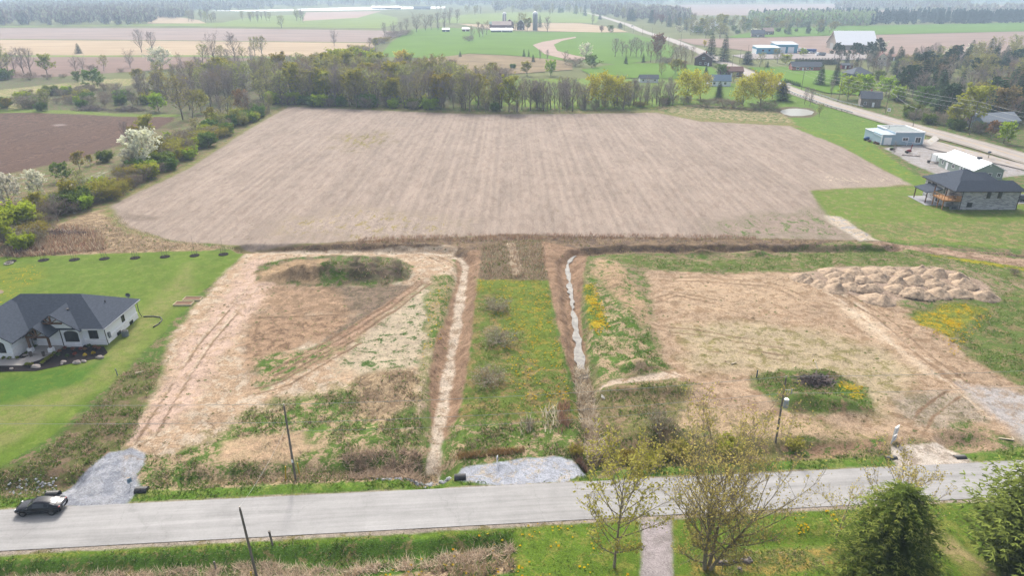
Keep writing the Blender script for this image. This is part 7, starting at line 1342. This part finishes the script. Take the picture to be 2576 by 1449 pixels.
patch('reeds', [(60,605),(170,568),(255,590),(270,628),(60,648),(0,645)], 9000, .4, 1.3, RED+DRY, .09, 37, .4); patch('reeds', [(210,560),(300,540),(330,570),(430,606),(620,626),(280,628)], 16000, .25, .6, DRY, .09, 38, .6)
patch('reeds', [(860,1425),(960,1402),(1080,1388),(1285,1362),(1296,1385),(1200,1402),(1000,1425),(880,1440)], 16000, .25, .6, [A(236,216,190,.8), A(220,196,168,.75), A(200,174,150,.7)], .07, 39, .9); patch('reeds', [(0,1440),(200,1428),(420,1420),(640,1400),(880,1420),(880,1460),(0,1460)], 24000, .2, .5, [A(236,216,188,.8), A(212,188,160,.75), A(190,166,144,.7)], .07, 40, .8)
patch('reeds', [(860,1150),(1060,1130),(1060,1195),(880,1200)], 6000, .35, .8, [A(206,182,156,.7), A(186,162,140,.7)], .07, 41, .9); patch('reeds', [(1215,615),(1368,605),(1376,700),(1210,700)], 5000, .3, .9, RED+DRY, .05, 42, .3); patch('reeds', [(900,598),(1140,592),(1400,588),(1900,594),(1900,604),(1400,602),(1140,608),(900,614)], 12000, .4, .9, RED+[A(176,150,122)], .05, 43, .3)
def flowers(pts_, n, seed, cols=None, z0=.18):
    q = PP(*pts_); r = np.random.default_rng(seed); xs = [p[0] for p in q]; ys = [p[1] for p in q]; x = r.uniform(min(xs), max(xs), n); y = r.uniform(min(ys), max(ys), n); k = inside(x, y, q) & (r.random(n) < np.clip((fbm(x, y, .6, 4, seed)-.34)*4, .05, 1)); x, y = x[k], y[k]; m = len(x); s = r.uniform(.05, .12, m); z = near(NZ, x, y)+r.uniform(.5, 1.2, m)*z0
    t = r.normal(0, .3, (m, 4)); V = np.stack([np.stack([x+a_*s, y+b_*s, z+t[:, i]*s], 1) for i, (a_, b_) in enumerate(((-1,-1),(1,-1),(1,1),(-1,1)))], 1).reshape(-1, 3); cv = np.array(cols or [A(236,200,24), A(226,176,30), A(210,190,40)])[r.integers(0, 3, m)]
    tag(link(bpy.data.objects.new('dandelions', mesh_np('dandelions', V, np.arange(len(V)).reshape(-1, 4), M_BL, attrs={'tint': np.repeat(cv, 4, axis=0)}))), kind='stuff')
flowers([(1205,703),(1380,708),(1390,800),(1430,960),(1440,1040),(1300,1040),(1250,820),(1200,740)], 1400, 51); flowers([(1466,715),(1500,715),(1535,830),(1500,850)], 500, 52); flowers([(2290,800),(2400,762),(2500,790),(2430,860),(2400,900),(2330,830)], 1600, 53); flowers([(2110,965),(2172,975),(2170,1005),(2115,1008)], 110, 54); flowers([(900,1440),(1300,1320),(1450,1320),(1600,1460),(900,1470)], 220, 55); flowers([(2000,1300),(2090,1285),(2120,1330),(1990,1345)], 200, 56); flowers([(-20,680),(90,670),(110,690),(20,760),(-20,780)], 500, 57); flowers([(1075,740),(1130,700),(1120,820),(1080,930),(1060,930)], 260, 58)
# ================================================================ AIR
hb = MB(); hb.box(-7000, 7000, -300, 7500, -3, 58)
hm = bpy.data.materials.new('haze'); hm.use_nodes = True; n = hm.node_tree; n.nodes.remove(n.nodes['Principled BSDF'])
pv = n.nodes.new('ShaderNodeVolumePrincipled'); pv.inputs['Color'].default_value = (.62, .80, 1, 1); pv.inputs['Density'].default_value = .00028; pv.inputs['Anisotropy'].default_value = .1
n.links.new(pv.outputs[0], n.nodes['Material Output'].inputs['Volume'])
tag(hb.build('haze', hm), kind='stuff')
